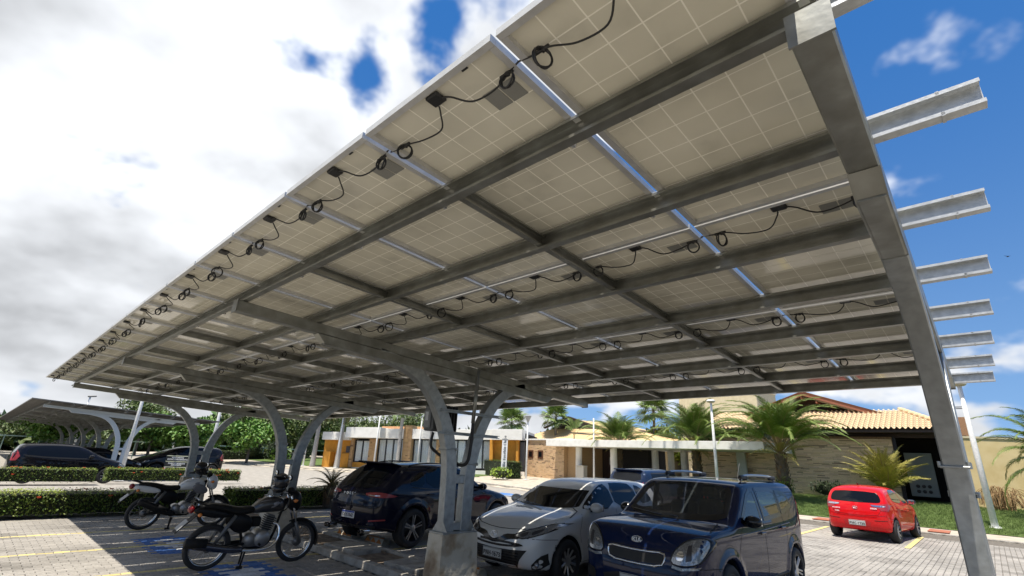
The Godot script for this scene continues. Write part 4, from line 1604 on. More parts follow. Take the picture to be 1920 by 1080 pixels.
func navy_suv():
	var sp := {"L": 4.82, "W": 1.95, "H": 1.62, "R": 0.37, "axles": [1.45, -1.42], "kf": 0.14, "kr": 0.12, "crown": 0.06, "soft": 0.13, "flare": 0.035, "trim_y": 0.30, "inset": 0.02,
		"side": [-2.2, .3, -2.34, .45, -2.40, .68, -2.36, .92, -2.28, 1.08, -2.06, 1.30, -1.78, 1.52, -1.62, 1.585, -1.2, 1.62, -.5, 1.66, .05, 1.64, .35, 1.55, .75, 1.30, 1.12, 1.11, 1.5, 1.05, 1.95, .95, 2.25, .80, 2.38, .62, 2.40, .45, 2.33, .30, 2.2, .24, 0, .26],
		"front": [.80, .2, .93, .38, .975, .6, .975, .85, .94, 1.05, .82, 1.28, .70, 1.50, .56, 1.62, .3, 1.67, -.2, 1.67, -.3, .2],
		"plan": [-.3, -2.40, .55, -2.40, .80, -2.25, .93, -1.8, .975, -1.2, .955, 0, .965, 1.2, .92, 1.9, .74, 2.28, .45, 2.42, -.3, 2.42]}
	var paint := paint_mat("navy paint", lin(.004, .005, .018), 0.0, 0.5)
	var c := start_car("parked_car", "dark navy sport utility car parked tail out behind the black motorcycle", sp, paint, 0.034, Vector3(-9.57, 0, -7.68), PI + 0.13)
	c.root.scale = Vector3.ONE * 0.955
	car_wheels(c, mat("two tone alloy", lin(.30, .31, .32), 0.3, 0.85), 0.265, 5, 1, 0.26)
	var gd := glass_dark()
	skin_part(c, "rear_window", "R", [-.60, 1.10, .60, 1.10, .56, 1.30, .50, 1.49, -.50, 1.49, -.56, 1.30], gd, 0.004, 1)
	skin_part(c, "windscreen", "F", [-.72, 1.12, .72, 1.12, .60, 1.54, -.60, 1.54], gd, 0.004, 1)
	skin_part(c, "side_window", "S", [.85, 1.10, .45, 1.36, .15, 1.51, -.12, 1.54, -.12, 1.10], gd, 0.004, 1, true)
	skin_part(c, "side_window", "S", [-.17, 1.10, -.17, 1.54, -.7, 1.52, -1.0, 1.48, -1.08, 1.14], gd, 0.004, 1, true)
	skin_part(c, "side_window", "S", [-1.12, 1.15, -1.06, 1.46, -1.3, 1.40, -1.58, 1.22, -1.5, 1.17], gd, 0.004, 1, true)
	band_part(c, "window_trim", "S", [.88, 1.08, -.2, 1.075, -1.1, 1.11, -1.5, 1.145], 0.014, gloss_black(), true, false, 0, 0.006)
	skin_part(c, "light_bar", "R", [-.72, 1.01, 0, .985, .72, 1.01, .72, .985, 0, .955, -.72, .985], gloss_black(), 0.010, 0)
	skin_part(c, "tail_light", "R", [.40, 1.02, .70, 1.045, .84, 1.03, .90, .97, .80, .945, .50, .965, .40, .985], lamp_red(), 0.012, 1, true, 0.05)
	skin_part(c, "tail_light_glint", "R", [.46, .985, .66, .99, .76, .985, .70, .968, .50, .972], mat("lamp lens", lin(.62, .65, .70), 0.06, 0.9), 0.016, 1, true, 0.05)
	badge(c, "R", 0, .985, "tail_letters", "P O R S C H E", .05, mat("letter silver", lin(.72, .73, .74), 0.35), 1.15)
	band_part(c, "tail_crease", "R", [-.86, .80, -.5, .775, .5, .775, .86, .80], 0.02, paint, false, false, 1, 0.012)
	skin_part(c, "rear_apron", "R", [-.72, .44, -.3, .42, .3, .42, .72, .44, .66, .32, -.66, .32], mat("dark trim", lin(.018, .018, .019), 0.6), 0.006, 0)
	band_part(c, "rear_reflector", "R", [.58, .52, .84, .55], 0.024, lamp_red(), true, false, 0, 0.008)
	plate(c, "R", 0, .60, "OEX7A42", false)
	for s in [-1, 1]:
		for q in [.48, .60]:
			var b := B_smooth()
			b.lathe([Vector2(.045, 0), Vector2(.05, .02), Vector2(.05, .16)], 14, Transform3D(Basis(Vector3.RIGHT, PI / 2), Vector3(s * q, .35, -2.42)))
			part("exhaust_tip", b, chrome(), c.root)
	var b := B.new()
	b.box(Vector3(0, 1.575, -1.72), Vector3(1.12, 0.035, 0.3), Basis(Vector3.RIGHT, 0.18), 0.015)
	part("roof_spoiler", b, paint, c.root)
	seams(c, [["S", true, false, [1.0, .36, 1.02, .8, .92, 1.06]], ["S", true, false, [-.15, .34, -.15, 1.08]], ["S", true, false, [-1.02, .78, -1.12, .95, -1.12, 1.12]], ["R", true, false, [.74, .94, .72, .72, .62, .66, 0, .66]], ["S", true, false, [-1.9, .72, -2.2, .76, -2.36, .78]], ["S", true, false, [1.0, .34, -.95, .34]]])
	band_part(c, "shoulder_crease", "S", [1.6, .93, 0, .97, -1.6, 1.0, -2.1, .98], 0.016, paint, true, false, 1, 0.008)
	handles(c, [[.0, .98], [-.98, 1.0]], paint)
	for s in [1.0, -1.0]:
		mirror_housing(c, Vector3(.90, 1.14, .72), s, paint)
		b = B_smooth()
		b.tube(spline([Vector3(s * .62, 1.56, .2), Vector3(s * .60, 1.612, -.1), Vector3(s * .60, 1.62, -.9), Vector3(s * .60, 1.56, -1.4)]), 0.016, 8)
		part("roof_rail", b, gloss_black(), c.root)

func red_hatch():
	var sp := {"L": 3.9, "W": 1.68, "H": 1.47, "R": 0.30, "axles": [1.22, -1.28], "kf": 0.14, "kr": 0.12, "crown": 0.06, "soft": 0.12, "flare": 0.022,
		"side": [-1.82, .24, -1.92, .38, -1.95, .62, -1.91, .85, -1.84, 1.02, -1.68, 1.28, -1.60, 1.37, -1.3, 1.43, -.7, 1.475, -.1, 1.46, .25, 1.36, .85, 1.04, 1.05, .97, 1.45, .90, 1.75, .79, 1.92, .64, 1.95, .45, 1.9, .26, 1.8, .18, 0, .18],
		"front": [.68, .16, .80, .32, .84, .55, .84, .75, .81, .94, .70, 1.18, .60, 1.36, .48, 1.45, .2, 1.49, -.2, 1.49, -.3, .16],
		"plan": [-.3, -1.95, .50, -1.95, .72, -1.82, .81, -1.4, .843, -.5, .843, .6, .82, 1.2, .76, 1.6, .6, 1.88, .38, 1.96, -.3, 1.96]}
	var paint := paint_mat("red paint", lin(.56, .007, .010), 0.0, 0.5)
	var c := start_car("parked_car", "bright red hatchback parked in the sun facing the lawn", sp, paint, 0.036, Vector3(-2.9, 0, -20.27), PI - 0.085)
	c.root.scale = Vector3.ONE * 1.03
	car_wheels(c, mat("alloy silver", lin(.42, .43, .44), 0.3, 0.8), 0.2, 8, 0, 0.19)
	var gd := glass_dark()
	skin_part(c, "rear_window", "R", [-.62, 1.03, -.5, 1.0, .5, 1.0, .62, 1.03, .58, 1.2, .48, 1.29, -.48, 1.29, -.58, 1.2], gd, 0.004, 1)
	var bk := gloss_black()
	skin_part(c, "side_window", "S", [.66, 1.0, .15, 1.28, -.1, 1.365, -.1, .99], mat("bright tinted pane", lin(.05, .055, .05), 0.03, 0.0, {"metallic_specular": 0.8}), 0.004, 1, true)
	skin_part(c, "side_window", "S", [-.14, .99, -.14, 1.37, -.6, 1.365, -.95, 1.31, -1.14, 1.12, -1.0, 1.04], mats["bright tinted pane"], 0.004, 1, true)
	skin_part(c, "windscreen", "F", [-.66, 1.0, .66, 1.0, .54, 1.36, -.54, 1.36], gd, 0.004, 1)
	skin_part(c, "tail_light", "R", [.34, .95, .62, .955, .76, .985, .80, .90, .78, .80, .62, .84, .5, .885], lamp_red(), 0.008, 1, true, 0.05)
	skin_part(c, "tail_light_lens", "R", [.36, .945, .62, .95, .72, .935, .66, .905, .42, .905], mat("lamp lens", lin(.62, .65, .70), 0.06, 0.9), 0.012, 1, true, 0.05)
	skin_part(c, "tail_light", "S", [-1.5, .97, -1.82, 1.0, -1.92, .86, -1.8, .80, -1.62, .86], lamp_red(), 0.008, 1, true, 0.05)
	var h := oval_badge(c, "R", 0, .855, .06, .036, chrome())
	badge(c, "R", 0, .855, "emblem_letters", "H", .04, mat("letter silver", lin(.72, .73, .74), 0.35), 1.2)
	badge(c, "R", -.44, .86, "model_letters", "HB20", .04, mat("letter silver", lin(.72, .73, .74), 0.35), 1.1)
	badge(c, "R", .47, .815, "trim_letters", "HYUNDAI", .03, mat("letter silver", lin(.72, .73, .74), 0.35), 1.1)
	badge(c, "R", .45, .735, "trim_letters", "FLEX", .03, mat("letter silver", lin(.72, .73, .74), 0.35), 1.2)
	plate(c, "R", 0, .46, "PMC-1730")
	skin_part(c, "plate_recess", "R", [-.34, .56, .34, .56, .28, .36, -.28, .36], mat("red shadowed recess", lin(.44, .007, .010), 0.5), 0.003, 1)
	band_part(c, "bumper_crease", "R", [.42, .55, .70, .56], 0.014, seam_m(), true, false, 0, 0.004)
	skin_part(c, "rear_wiper", "R", [-.2, 1.005, .16, 1.005, .16, 1.03, -.2, 1.03], bk, 0.012)
	seams(c, [["R", true, false, [.62, 1.0, .60, .82, .52, .70, .2, .665, 0, .66]], ["R", true, false, [.80, .72, .4, .64, 0, .63]], ["S", true, false, [.9, .3, .92, .7, .76, .96]], ["S", true, false, [-.12, .26, -.12, .98]], ["S", true, false, [-.96, .6, -1.0, .8, -.95, 1.0]], ["S", true, false, [.9, .26, -.9, .26]], ["S", true, false, [-1.55, .60, -1.8, .66]]])
	band_part(c, "shoulder_crease", "S", [1.1, .72, 0, .80, -1.3, .92], 0.016, paint, true, false, 1, 0.008)
	handles(c, [[.05, .84], [-.82, .88]], paint)
	for s in [1.0, -1.0]:
		mirror_housing(c, Vector3(.78, 1.03, .52), s, bk)
	var b := B_smooth()
	b.tube([Vector3(0, 1.46, -1.2), Vector3(0, 1.5, -1.25), Vector3(0, 1.53, -1.36)], [0.02, 0.012, 0.004], 6)
	part("aerial", b, bk, c.root)

func far_cars():
	# the large dark car by the entrance, seen from behind over the silver roof
	var sp := {"L": 4.4, "W": 1.96, "H": 1.65, "R": 0.36, "axles": [1.35, -1.35], "kf": 0.1, "kr": 0.08, "crown": 0.04, "soft": 0.1, "flare": 0.03,
		"side": [-2.05, .3, -2.17, .5, -2.2, .8, -2.15, 1.05, -2.0, 1.35, -1.9, 1.52, -1.6, 1.57, -.6, 1.64, .1, 1.64, .4, 1.55, 1.0, 1.13, 1.6, 1.08, 2.0, .98, 2.18, .8, 2.2, .5, 2.1, .3, 0, .28],
		"front": [.8, .2, .93, .4, .98, .6, .98, .9, .95, 1.08, .86, 1.3, .76, 1.5, .62, 1.6, .3, 1.655, -.2, 1.655, -.3, .2],
		"plan": [-.3, -2.2, .6, -2.2, .84, -2.05, .95, -1.6, .98, -.5, .98, 1.0, .93, 1.7, .75, 2.1, .45, 2.21, -.3, 2.21]}
	var c := start_car("parked_car", "dark blue sport utility car with lettering across its tail, parked near the entrance", sp, paint_mat("slate blue paint", lin(.010, .020, .05), 0.0), 0.055, Vector3(-10.5, 0, -20.3), PI - 0.05)
	car_wheels(c, mats["alloy silver"], 0.26, 5, 1, 0.24)
	skin_part(c, "rear_window", "R", [-.68, 1.12, .68, 1.12, .60, 1.46, -.60, 1.46], glass_dark(), 0.005, 1, false, 0.12)
	skin_part(c, "side_window", "S", [.8, 1.12, .3, 1.5, -1.5, 1.46, -1.6, 1.18], glass_dark(), 0.005, 0, true, 0.14)
	badge(c, "R", 0, 1.06, "tail_letters", "RANGE ROVER", .055, mat("letter silver", lin(.72, .73, .74), 0.35), 1.5)
	band_part(c, "chrome_strip", "R", [-.72, .97, .72, .97], 0.035, chrome(), false, false, 0, 0.012)
	skin_part(c, "tail_light", "R", [.74, .92, .74, 1.1, .93, 1.12, .95, .94], lamp_red(), 0.008, 0, true, 0.1)
	plate(c, "R", 0, .85, "SBA1H07", false)
	badge(c, "R", .55, .84, "sticker", "P", .09, mat("pink sticker", lin(.6, .25, .3), 0.5), 1.2)
	var b := B.new()
	b.box(Vector3(0, 1.53, -1.9), Vector3(1.24, 0.04, 0.22), Basis(Vector3.RIGHT, 0.2), 0.015)
	part("roof_spoiler", b, mats["slate blue paint"], c.root)
	# the black hatchback at the far left
	var sp2 := {"L": 3.9, "W": 1.69, "H": 1.53, "R": 0.31, "axles": [1.2, -1.3], "kf": 0.14, "kr": 0.06, "crown": 0.05, "soft": 0.11, "flare": 0.02,
		"side": [-1.82, .24, -1.93, .4, -1.95, .65, -1.9, .95, -1.78, 1.25, -1.66, 1.44, -1.5, 1.48, -.7, 1.54, 0, 1.50, .4, 1.35, 1.0, 1.05, 1.45, .92, 1.75, .80, 1.92, .64, 1.95, .45, 1.9, .26, 1.8, .2, 0, .18],
		"front": [.68, .16, .80, .32, .845, .55, .845, .75, .82, .96, .72, 1.22, .62, 1.42, .48, 1.51, .2, 1.55, -.2, 1.55, -.3, .16],
		"plan": [-.3, -1.95, .50, -1.95, .72, -1.82, .81, -1.4, .845, -.5, .845, .6, .82, 1.2, .76, 1.6, .6, 1.88, .38, 1.96, -.3, 1.96]}
	var black := paint_mat("black paint", lin(.005, .005, .008), 0.0, 0.5)
	c = start_car("parked_car", "black hatchback with a red tail lamp, leftmost car behind the clipped hedge", sp2, black, 0.05, Vector3(-28.2, -0.12, -3.25), PI + 0.02)
	car_wheels(c, mats["alloy silver"], 0.2, 8, 0, 0.19)
	skin_part(c, "side_window", "S", [.9, 1.02, .3, 1.38, -.2, 1.42, -1.2, 1.40, -1.5, 1.2, -1.4, 1.0], glass_dark(), 0.005, 1, true, 0.12)
	skin_part(c, "rear_window", "R", [-.6, 1.05, .6, 1.05, .54, 1.38, -.54, 1.38], mat("grey pane", lin(.10, .105, .11), 0.08), 0.005, 1, false, 0.12)
	skin_part(c, "tail_light", "S", [-1.62, 1.0, -1.74, 1.22, -1.92, .98, -1.93, .82, -1.7, .84], lamp_red(), 0.01, 0, true, 0.1)
	skin_part(c, "tail_light", "R", [.6, 1.0, .68, 1.15, .8, 1.1, .82, .84, .62, .84], lamp_red(), 0.01, 0, true, 0.1)
	skin_part(c, "windscreen", "F", [-.66, 1.04, .66, 1.04, .55, 1.4, -.55, 1.4], glass_dark(), 0.005, 1, false, 0.12)
	band_part(c, "headlight", "S", [1.55, .76, 1.85, .66], 0.08, lamp_clear(), true, false, 0, 0.01)
	band_part(c, "shoulder_crease", "S", [1.1, .80, 0, .88, -1.3, .94], 0.016, black, true, false, 1, 0.01)
	mirror_housing(c, Vector3(.78, 1.05, .55), -1.0, black)
	mirror_housing(c, Vector3(.78, 1.05, .55), 1.0, black)
	dup(c.root, "parked_car", "black car with its bonnet to the left, just behind the small black notice board", Vector3(-34.6, -0.22, -8.9), 0.05, "", 1.12)
	dup(c.root, "parked_car", "black car under the far carport, left of the car behind the board", Vector3(-38.2, -0.22, -9.2), 0.0, "", 1.0)
	dup(c.root, "parked_car", "dark car under the far carport, half hidden behind the leftmost black hatchback", Vector3(-33.4, -0.22, -5.0), PI, "", 0.95)

# ---------------------------------------------------------------- motorcycles
func moto_wheel(o: Node3D, z: float, R: float, w: float, alloy: bool):
	var wh := grp("wheel", o)
	wh.transform = Transform3D(Basis(Vector3.FORWARD, PI / 2), Vector3(0, R, z))
	var b := B_smooth()
	var ring := []
	for i in 13:
		var a := PI * (i / 12.0) - PI / 2
		ring.append(Vector2(R - 0.035 + cos(a) * 0.035, sin(a) * w / 2))
	ring.push_front(Vector2(R - 0.07, -w * 0.32)); ring.append(Vector2(R - 0.07, w * 0.32))
	b.lathe(ring, 40)
	part("tyre", b, mat("tyre rubber", lin(.016, .016, .017), 0.75), wh)
	b = B_smooth()
	b.lathe([Vector2(R - 0.067, -w * 0.34), Vector2(R - 0.082, -w * 0.3), Vector2(R - 0.088, -0.012), Vector2(R - 0.088, 0.012), Vector2(R - 0.082, w * 0.3), Vector2(R - 0.067, w * 0.34)], 40)
	part("rim", b, mat("rim steel", lin(.5, .5, .5), 0.25, 0.95) if not alloy else mat("dark wheel", lin(.03, .03, .032), 0.5, 0.4), wh)
	b = B_smooth()
	b.lathe([Vector2(0.0, -0.06), Vector2(0.065, -0.055), Vector2(0.065, 0.02), Vector2(0.03, 0.06), Vector2(0, 0.06)], 18)
	part("hub", b, mat("dull alloy", lin(.16, .16, .16), 0.5, 0.7), wh)
	b = B_smooth()
	for i in (18 if not alloy else 6):
		var a := TAU * i / (18 if not alloy else 6)
		var a2 := a + (0.35 if i & 1 else -0.35) * (1.0 if not alloy else 0.0)
		var s := 1.0 if i % 4 < 2 else -1.0
		b.tube([Vector3(cos(a2) * 0.05, s * 0.03 * (0.0 if alloy else 1.0), sin(a2) * 0.05), Vector3(cos(a) * (R - 0.085), 0, sin(a) * (R - 0.085))], 0.0022 if not alloy else 0.015, 5)
	part("spokes", b, mat("spoke steel", lin(.45, .45, .45), 0.35, 0.9) if not alloy else mats["dark wheel"], wh)

func oval(c: Vector3, rx: float, ry: float, n := 14, sq := 2.6) -> Array:
	var r := []
	for i in n:
		var a := TAU * i / n
		r.append(c + Vector3(signf(cos(a)) * pow(absf(cos(a)), 2.0 / sq) * rx, signf(sin(a)) * pow(absf(sin(a)), 2.0 / sq) * ry, 0))
	return r

func body_loft(b: B, rows: Array):      # [z, y, rx, ry]
	var rings := []
	var pts := []
	for r in rows:
		pts.append(Vector3(r[0], r[1], 0))
	for i in rows.size() - 1:
		for k in 4:
			var t := k / 4.0
			var q := []
			for j in 4:
				q.append(cubic_interpolate(rows[i][j], rows[i + 1][j], rows[maxi(i - 1, 0)][j], rows[mini(i + 2, rows.size() - 1)][j], t))
			rings.append(oval(Vector3(0, q[1], q[0]), q[2], q[3]))
	var l = rows[-1]
	rings.append(oval(Vector3(0, l[1], l[0]), l[2], l[3]))
	b.loft(rings, true)

func helmet(called_label: String, at: Vector3, turn: float, tilt: float):
	var o := thing("motorcycle_helmet", called_label, "helmet", at, turn)
	o.rotation.x = tilt
	var bk := mat("helmet black", lin(.010, .010, .011), 0.16)
	var b := B_smooth()
	b.blob(Vector3(0, 0, 0), Vector3(0.125, 0.135, 0.15), 20, 14)
	b.blob(Vector3(0, -0.075, 0.075), Vector3(0.105, 0.07, 0.095), 16, 10)
	part("shell", b, bk, o)
	b = B_smooth()
	var rings := []
	for i in 9:
		var a := lerpf(-1.25, 1.25, i / 8.0)
		var r := []
		for k in 5:
			var e := lerpf(-0.25, 0.55, k / 4.0)
			r.append(Vector3(sin(a) * 0.13 * cos(e * 0.8), sin(e) * 0.13 + 0.005, cos(a) * 0.158 * cos(e * 0.8)))
		rings.append(r)
	b.loft(rings, false, false)
	part("visor", b, mat("visor", lin(.025, .025, .03), 0.06), o)
	b = B.new()
	b.box(Vector3(0, 0.115, 0.115), Vector3(0.16, 0.016, 0.13), Basis(Vector3.RIGHT, -0.35), 0.006)
	part("peak", b, bk, o)
	b = B.new()
	b.bar(Vector3(-0.105, -0.05, 0.085), Vector3(-0.06, -0.01, 0.15), 0.022, 0.01)
	b.bar(Vector3(-0.115, 0.02, -0.02), Vector3(-0.10, 0.085, 0.03), 0.02, 0.01)
	part("reflective_strip", b, mat("strip white", lin(.65, .66, .66), 0.4), o)

func motorcycle(label: String, at: Vector3, turn: float, colour: Material, side_m: Material, v: int):
	var o := thing("motorcycle", label, "motorcycle", at, turn)
	o.rotation.z = deg_to_rad(4.0)
	var bk := mat("moto black", lin(.007, .007, .008), 0.3, 0.0, {"metallic_specular": 0.3})
	var dk := mat("moto dull black", lin(.010, .010, .010), 0.6, 0.0, {"metallic_specular": 0.3})
	var al := mat("engine alloy", lin(.30, .30, .295), 0.42, 0.75)
	var ch := chrome()
	var R := 0.305
	moto_wheel(o, 0.635, R, 0.085, false)
	moto_wheel(o, -0.635, R, 0.10, false)
	for s in [-1, 1]:
		var b := B_smooth()
		b.tube([Vector3(s * .085, .30, .66), Vector3(s * .085, .60, .545)], 0.026, 10)
		part("fork_leg", b, mat("fork grey", lin(.12, .12, .12), 0.45, 0.5), o)
		b = B_smooth()
		b.tube([Vector3(s * .085, .58, .552), Vector3(s * .085, .99, .395)], 0.016, 10)
		part("fork_tube", b, ch, o)
		b = B_smooth()
		b.tube([Vector3(s * .13, .34, -.60), Vector3(s * .13, .52, -.50), Vector3(s * .125, .74, -.38)], [0.022, 0.028, 0.026], 10)
		part("shock_absorber", b, mat("shock grey", lin(.10, .10, .10), 0.4, 0.5), o)
		b = B_smooth()
		b.tube([Vector3(s * .075, .34, -.05), Vector3(s * .095, .305, -.64)], 0.022, 8)
		part("swing_arm", b, dk, o)
		b = B_smooth()
		b.tube(spline([Vector3(s * .16, 1.09, .24), Vector3(s * .20, 1.19, .22), Vector3(s * .27, 1.26, .24)]), 0.006, 6)
		b.blob(Vector3(s * .31, 1.29, .23), Vector3(.065, .045, .02), 12, 8)
		part("mirror", b, bk, o)
		b = B_smooth()
		b.blob(Vector3(s * .31, 1.29, .212), Vector3(.056, .037, .006), 12, 8)
		part("mirror_glass", b, mat("mirror glass", lin(.7, .72, .75), 0.04, 1.0), o)
		b = B_smooth()
		b.blob(Vector3(s * .17, .93, .44), Vector3(.04, .028, .035), 10, 8)
		b.blob(Vector3(s * .14, .76, -.86), Vector3(.045, .026, .03), 10, 8)
		part("indicator", b, mat("indicator orange", lin(.5, .16, .03), 0.2), o)
		b = B_smooth()
		b.tube([Vector3(s * .26, 1.06, .17), Vector3(s * .385, 1.04, .10)], 0.018, 8)
		part("hand_grip", b, dk, o)
		b = B_smooth()
		b.tube([Vector3(s * .07, .33, .02), Vector3(s * .20, .33, .02)], 0.016, 8)
		part("foot_peg", b, dk, o)
		b = B_smooth()
		b.tube(spline([Vector3(s * .10, .84, -.45), Vector3(s * .12, .86, -.7), Vector3(s * .09, .92, -.92), Vector3(0, .93, -.98)]), 0.012, 8)
		part("grab_rail", b, dk, o)
	var b := B_smooth()
	b.tube(spline([Vector3(-.385, 1.04, .10), Vector3(-.25, 1.065, .18), Vector3(-.14, 1.05, .29), Vector3(0, 1.03, .32), Vector3(.14, 1.05, .29), Vector3(.25, 1.065, .18), Vector3(.385, 1.04, .10)]), 0.012, 8)
	part("handlebar", b, mat("bar steel", lin(.35, .35, .35), 0.3, 0.9), o)
	# front mudguard
	b = B_smooth()
	var rings := []
	for i in 15:
		var a := lerpf(-0.25, 2.05, i / 14.0)
		var c := Vector3(0, R + sin(a) * (R + 0.03), 0.635 + cos(a) * (R + 0.03))
		var n := Vector3(0, sin(a), cos(a))
		rings.append([c + Vector3(-.062, 0, 0) - n * .03, c + Vector3(-.05, 0, 0), c + n * .012, c + Vector3(.05, 0, 0), c + Vector3(.062, 0, 0) - n * .03])
	b.loft(rings, false, false)
	part("front_mudguard", b, bk if v == 0 else dk, o)
	# head lamp and cowl
	b = B_smooth()
	body_loft(b, [[.40, .93, .10, .13], [.47, .91, .12, .16], [.54, .89, .105, .135], [.575, .88, .07, .09]])
	part("headlamp_cowl", b, bk if v == 0 else side_m, o)
	b = B_smooth()
	b.blob(Vector3(0, .885, .56), Vector3(.08, .085, .03), 16, 10)
	part("headlamp", b, mat("lamp lens", lin(.62, .65, .70), 0.06, 0.9), o)
	b = B_smooth()
	b.blob(Vector3(0, 1.06, .40), Vector3(.10, .05, .05), 14, 8)
	part("instrument_panel", b, dk, o)
	# frame, tank, seat, side panels
	b = B_smooth()
	b.tube(spline([Vector3(0, .93, .37), Vector3(0, .70, .30), Vector3(0, .42, .25), Vector3(0, .27, .14), Vector3(0, .27, -.12), Vector3(0, .45, -.22), Vector3(0, .74, -.30)]), 0.02, 8)
	b.tube([Vector3(0, .93, .37), Vector3(0, .76, -.05), Vector3(0, .76, -.85)], 0.022, 8)
	part("frame", b, dk, o)
	b = B_smooth()
	body_loft(b, [[.335, .84, .045, .06], [.26, .855, .11, .10], [.12, .865, .135, .115], [-.02, .845, .125, .10], [-.13, .80, .09, .055], [-.17, .78, .06, .03]])
	part("fuel_tank", b, colour, o)
	b = B_smooth()
	for s in [-1, 1]:
		b.tube(spline([Vector3(s * .085, .93, .22), Vector3(s * .105, .94, .08), Vector3(s * .09, .915, -.06)]), 0.004, 6)
		b.blob(Vector3(s * .126, .87, .14), Vector3(.008, .035, .08), 10, 6, Basis(Vector3.RIGHT, -0.5))
	part("tank_stripe", b, mat("tank grey", lin(.22, .22, .24), 0.3, 0.5), o)
	b = B_smooth()
	b.lathe([Vector2(.035, 0), Vector2(.035, .014), Vector2(0, .016)], 14, Transform3D(Basis(Vector3.RIGHT, -.1), Vector3(0, .975, .1)))
	part("filler_cap", b, ch, o)
	b = B_smooth()
	body_loft(b, [[-.08, .815, .07, .03], [-.18, .79, .115, .05], [-.36, .785, .13, .055], [-.54, .83, .125, .05], [-.74, .855, .11, .045], [-.84, .85, .06, .025]])
	part("seat", b, mat("seat vinyl", lin(.008, .008, .008), 0.55, 0.0, {"metallic_specular": 0.3}), o)
	for s in [-1, 1]:
		b = B_smooth()
		b.blob(Vector3(s * .105, .62, -.28), Vector3(.035, .13, .17), 14, 10, Basis(Vector3.RIGHT, 0.3))
		part("side_panel", b, bk, o)
		b = B_smooth()
		b.blob(Vector3(s * .105, .775, -.70), Vector3(.03, .06, .25), 14, 10, Basis(Vector3.RIGHT, 0.16))
		part("tail_panel", b, side_m, o)
		if v == 1:
			b = B_smooth()
			b.blob(Vector3(s * .14, .78, .24), Vector3(.03, .09, .16), 14, 10, Basis(Vector3.RIGHT, 0.35))
			part("tank_shroud", b, mat("shroud grey", lin(.13, .13, .14), 0.35), o)
	b = B_smooth()
	b.blob(Vector3(0, .82, -.955), Vector3(.075, .055, .05), 14, 8)
	part("tail_lamp", b, mat("dark red lamp", lin(.16, .006, .008), 0.12), o)
	# rear mudguard and plate
	b = B.new()
	b.bar(Vector3(0, .76, -.86), Vector3(0, .52, -1.10), .14, .012, Vector3(0, 1, -1))
	b.bar(Vector3(0, .74, -.40), Vector3(0, .76, -.88), .15, .05)
	part("rear_mudguard", b, dk, o)
	var pl := part("number_plate", B_plate(), mat("moto plate grey", lin(.22, .225, .22), 0.5), o)  # darker grey than the car plates
	pl.transform = Transform3D(Basis(Vector3.UP, PI) * Basis(Vector3.RIGHT, -0.75), Vector3(0, .615, -1.03))
	# engine
	b = B_smooth()
	b.lathe([Vector2(.0, -.15), Vector2(.10, -.15), Vector2(.115, -.12), Vector2(.115, .12), Vector2(.10, .15), Vector2(0, .15)], 24, Transform3D(Basis(Vector3.FORWARD, PI / 2), Vector3(0, .40, .06)))
	b.lathe([Vector2(.0, -.12), Vector2(.085, -.12), Vector2(.085, .12), Vector2(0, .12)], 20, Transform3D(Basis(Vector3.FORWARD, PI / 2), Vector3(0, .385, -.10)))
	part("crankcase", b, al, o)
	b = B.new()
	b.box(Vector3(0, .36, -.02), Vector3(.22, .15, .34), Basis.IDENTITY, .03)
	part("gearbox", b, mat("dull alloy", lin(.16, .16, .16), 0.5, 0.7), o)
	var cb := Basis(Vector3.RIGHT, 0.28)
	for i in 7:
		b = B.new()
		b.box(Vector3(0, .52, .11) + cb * Vector3(0, i * .028, 0), Vector3(.15, .012, .16), cb, .003)
		part("cylinder_fin", b, dk, o)
	b = B.new()
	b.box(Vector3(0, .60, .13), Vector3(.11, .24, .12), cb, .01)
	part("cylinder", b, mat("dull alloy", lin(.16, .16, .16), 0.5, 0.7), o)
	b = B.new()
	b.box(Vector3(0, .62, -.06), Vector3(.10, .14, .16), Basis.IDENTITY, .02)
	part("carburettor", b, dk, o)
	# exhaust along the right side (local -x)
	b = B_smooth()
	b.tube(spline([Vector3(-.03, .60, .20), Vector3(-.06, .55, .29), Vector3(-.10, .38, .30), Vector3(-.13, .27, .18), Vector3(-.14, .25, -.05), Vector3(-.15, .27, -.25)]), 0.02, 10)
	part("exhaust_pipe", b, ch, o)
	b = B_smooth()
	if v == 0:
		b.tube(spline([Vector3(-.15, .27, -.2), Vector3(-.16, .30, -.45), Vector3(-.175, .38, -.85)], 4), [.03, .042, .048, .05, .052, .054, .056, .058, .058], 14)
	else:
		b.tube(spline([Vector3(-.15, .29, -.12), Vector3(-.17, .40, -.42), Vector3(-.18, .56, -.80)], 4), [.03, .055, .06, .064, .066, .066, .064, .06, .05], 14)
	part("silencer", b, mat("silencer metal", lin(.10, .10, .115), 0.25, 0.9) if v == 0 else dk, o)
	b = B_smooth()
	b.tube([Vector3(-.176, .385, -.70), Vector3(-.182, .41, -.97)], .066, 14) if v == 0 else b.tube([Vector3(-.2, .40, -.3), Vector3(-.2, .46, -.46)], .05, 10)
	part("silencer_cover", b, dk, o)
	b = B_smooth()
	b.tube([Vector3(-.06, .24, -.12), Vector3(-.10, .03, -.16)], .013, 8)
	b.tube([Vector3(.06, .24, -.12), Vector3(.16, .0, -.10)], .013, 8)
	b.box(Vector3(-.10, .02, -.17), Vector3(.04, .035, .08))
	part("stand", b, dk, o)
	b = B_smooth()
	for i in 3:
		b.tube(spline([Vector3(-.05 + .05 * i, 1.05, .33), Vector3(-.09 + .06 * i, .95, .47 - .03 * i), Vector3(-.03, .80, .38), Vector3(0, .72, .26)]), .006, 5)
	part("control_cable", b, dk, o)

func B_plate() -> B:
	var b := B.new()
	b.box(Vector3.ZERO, Vector3(.19, .16, .006), Basis.IDENTITY, .002)
	return b

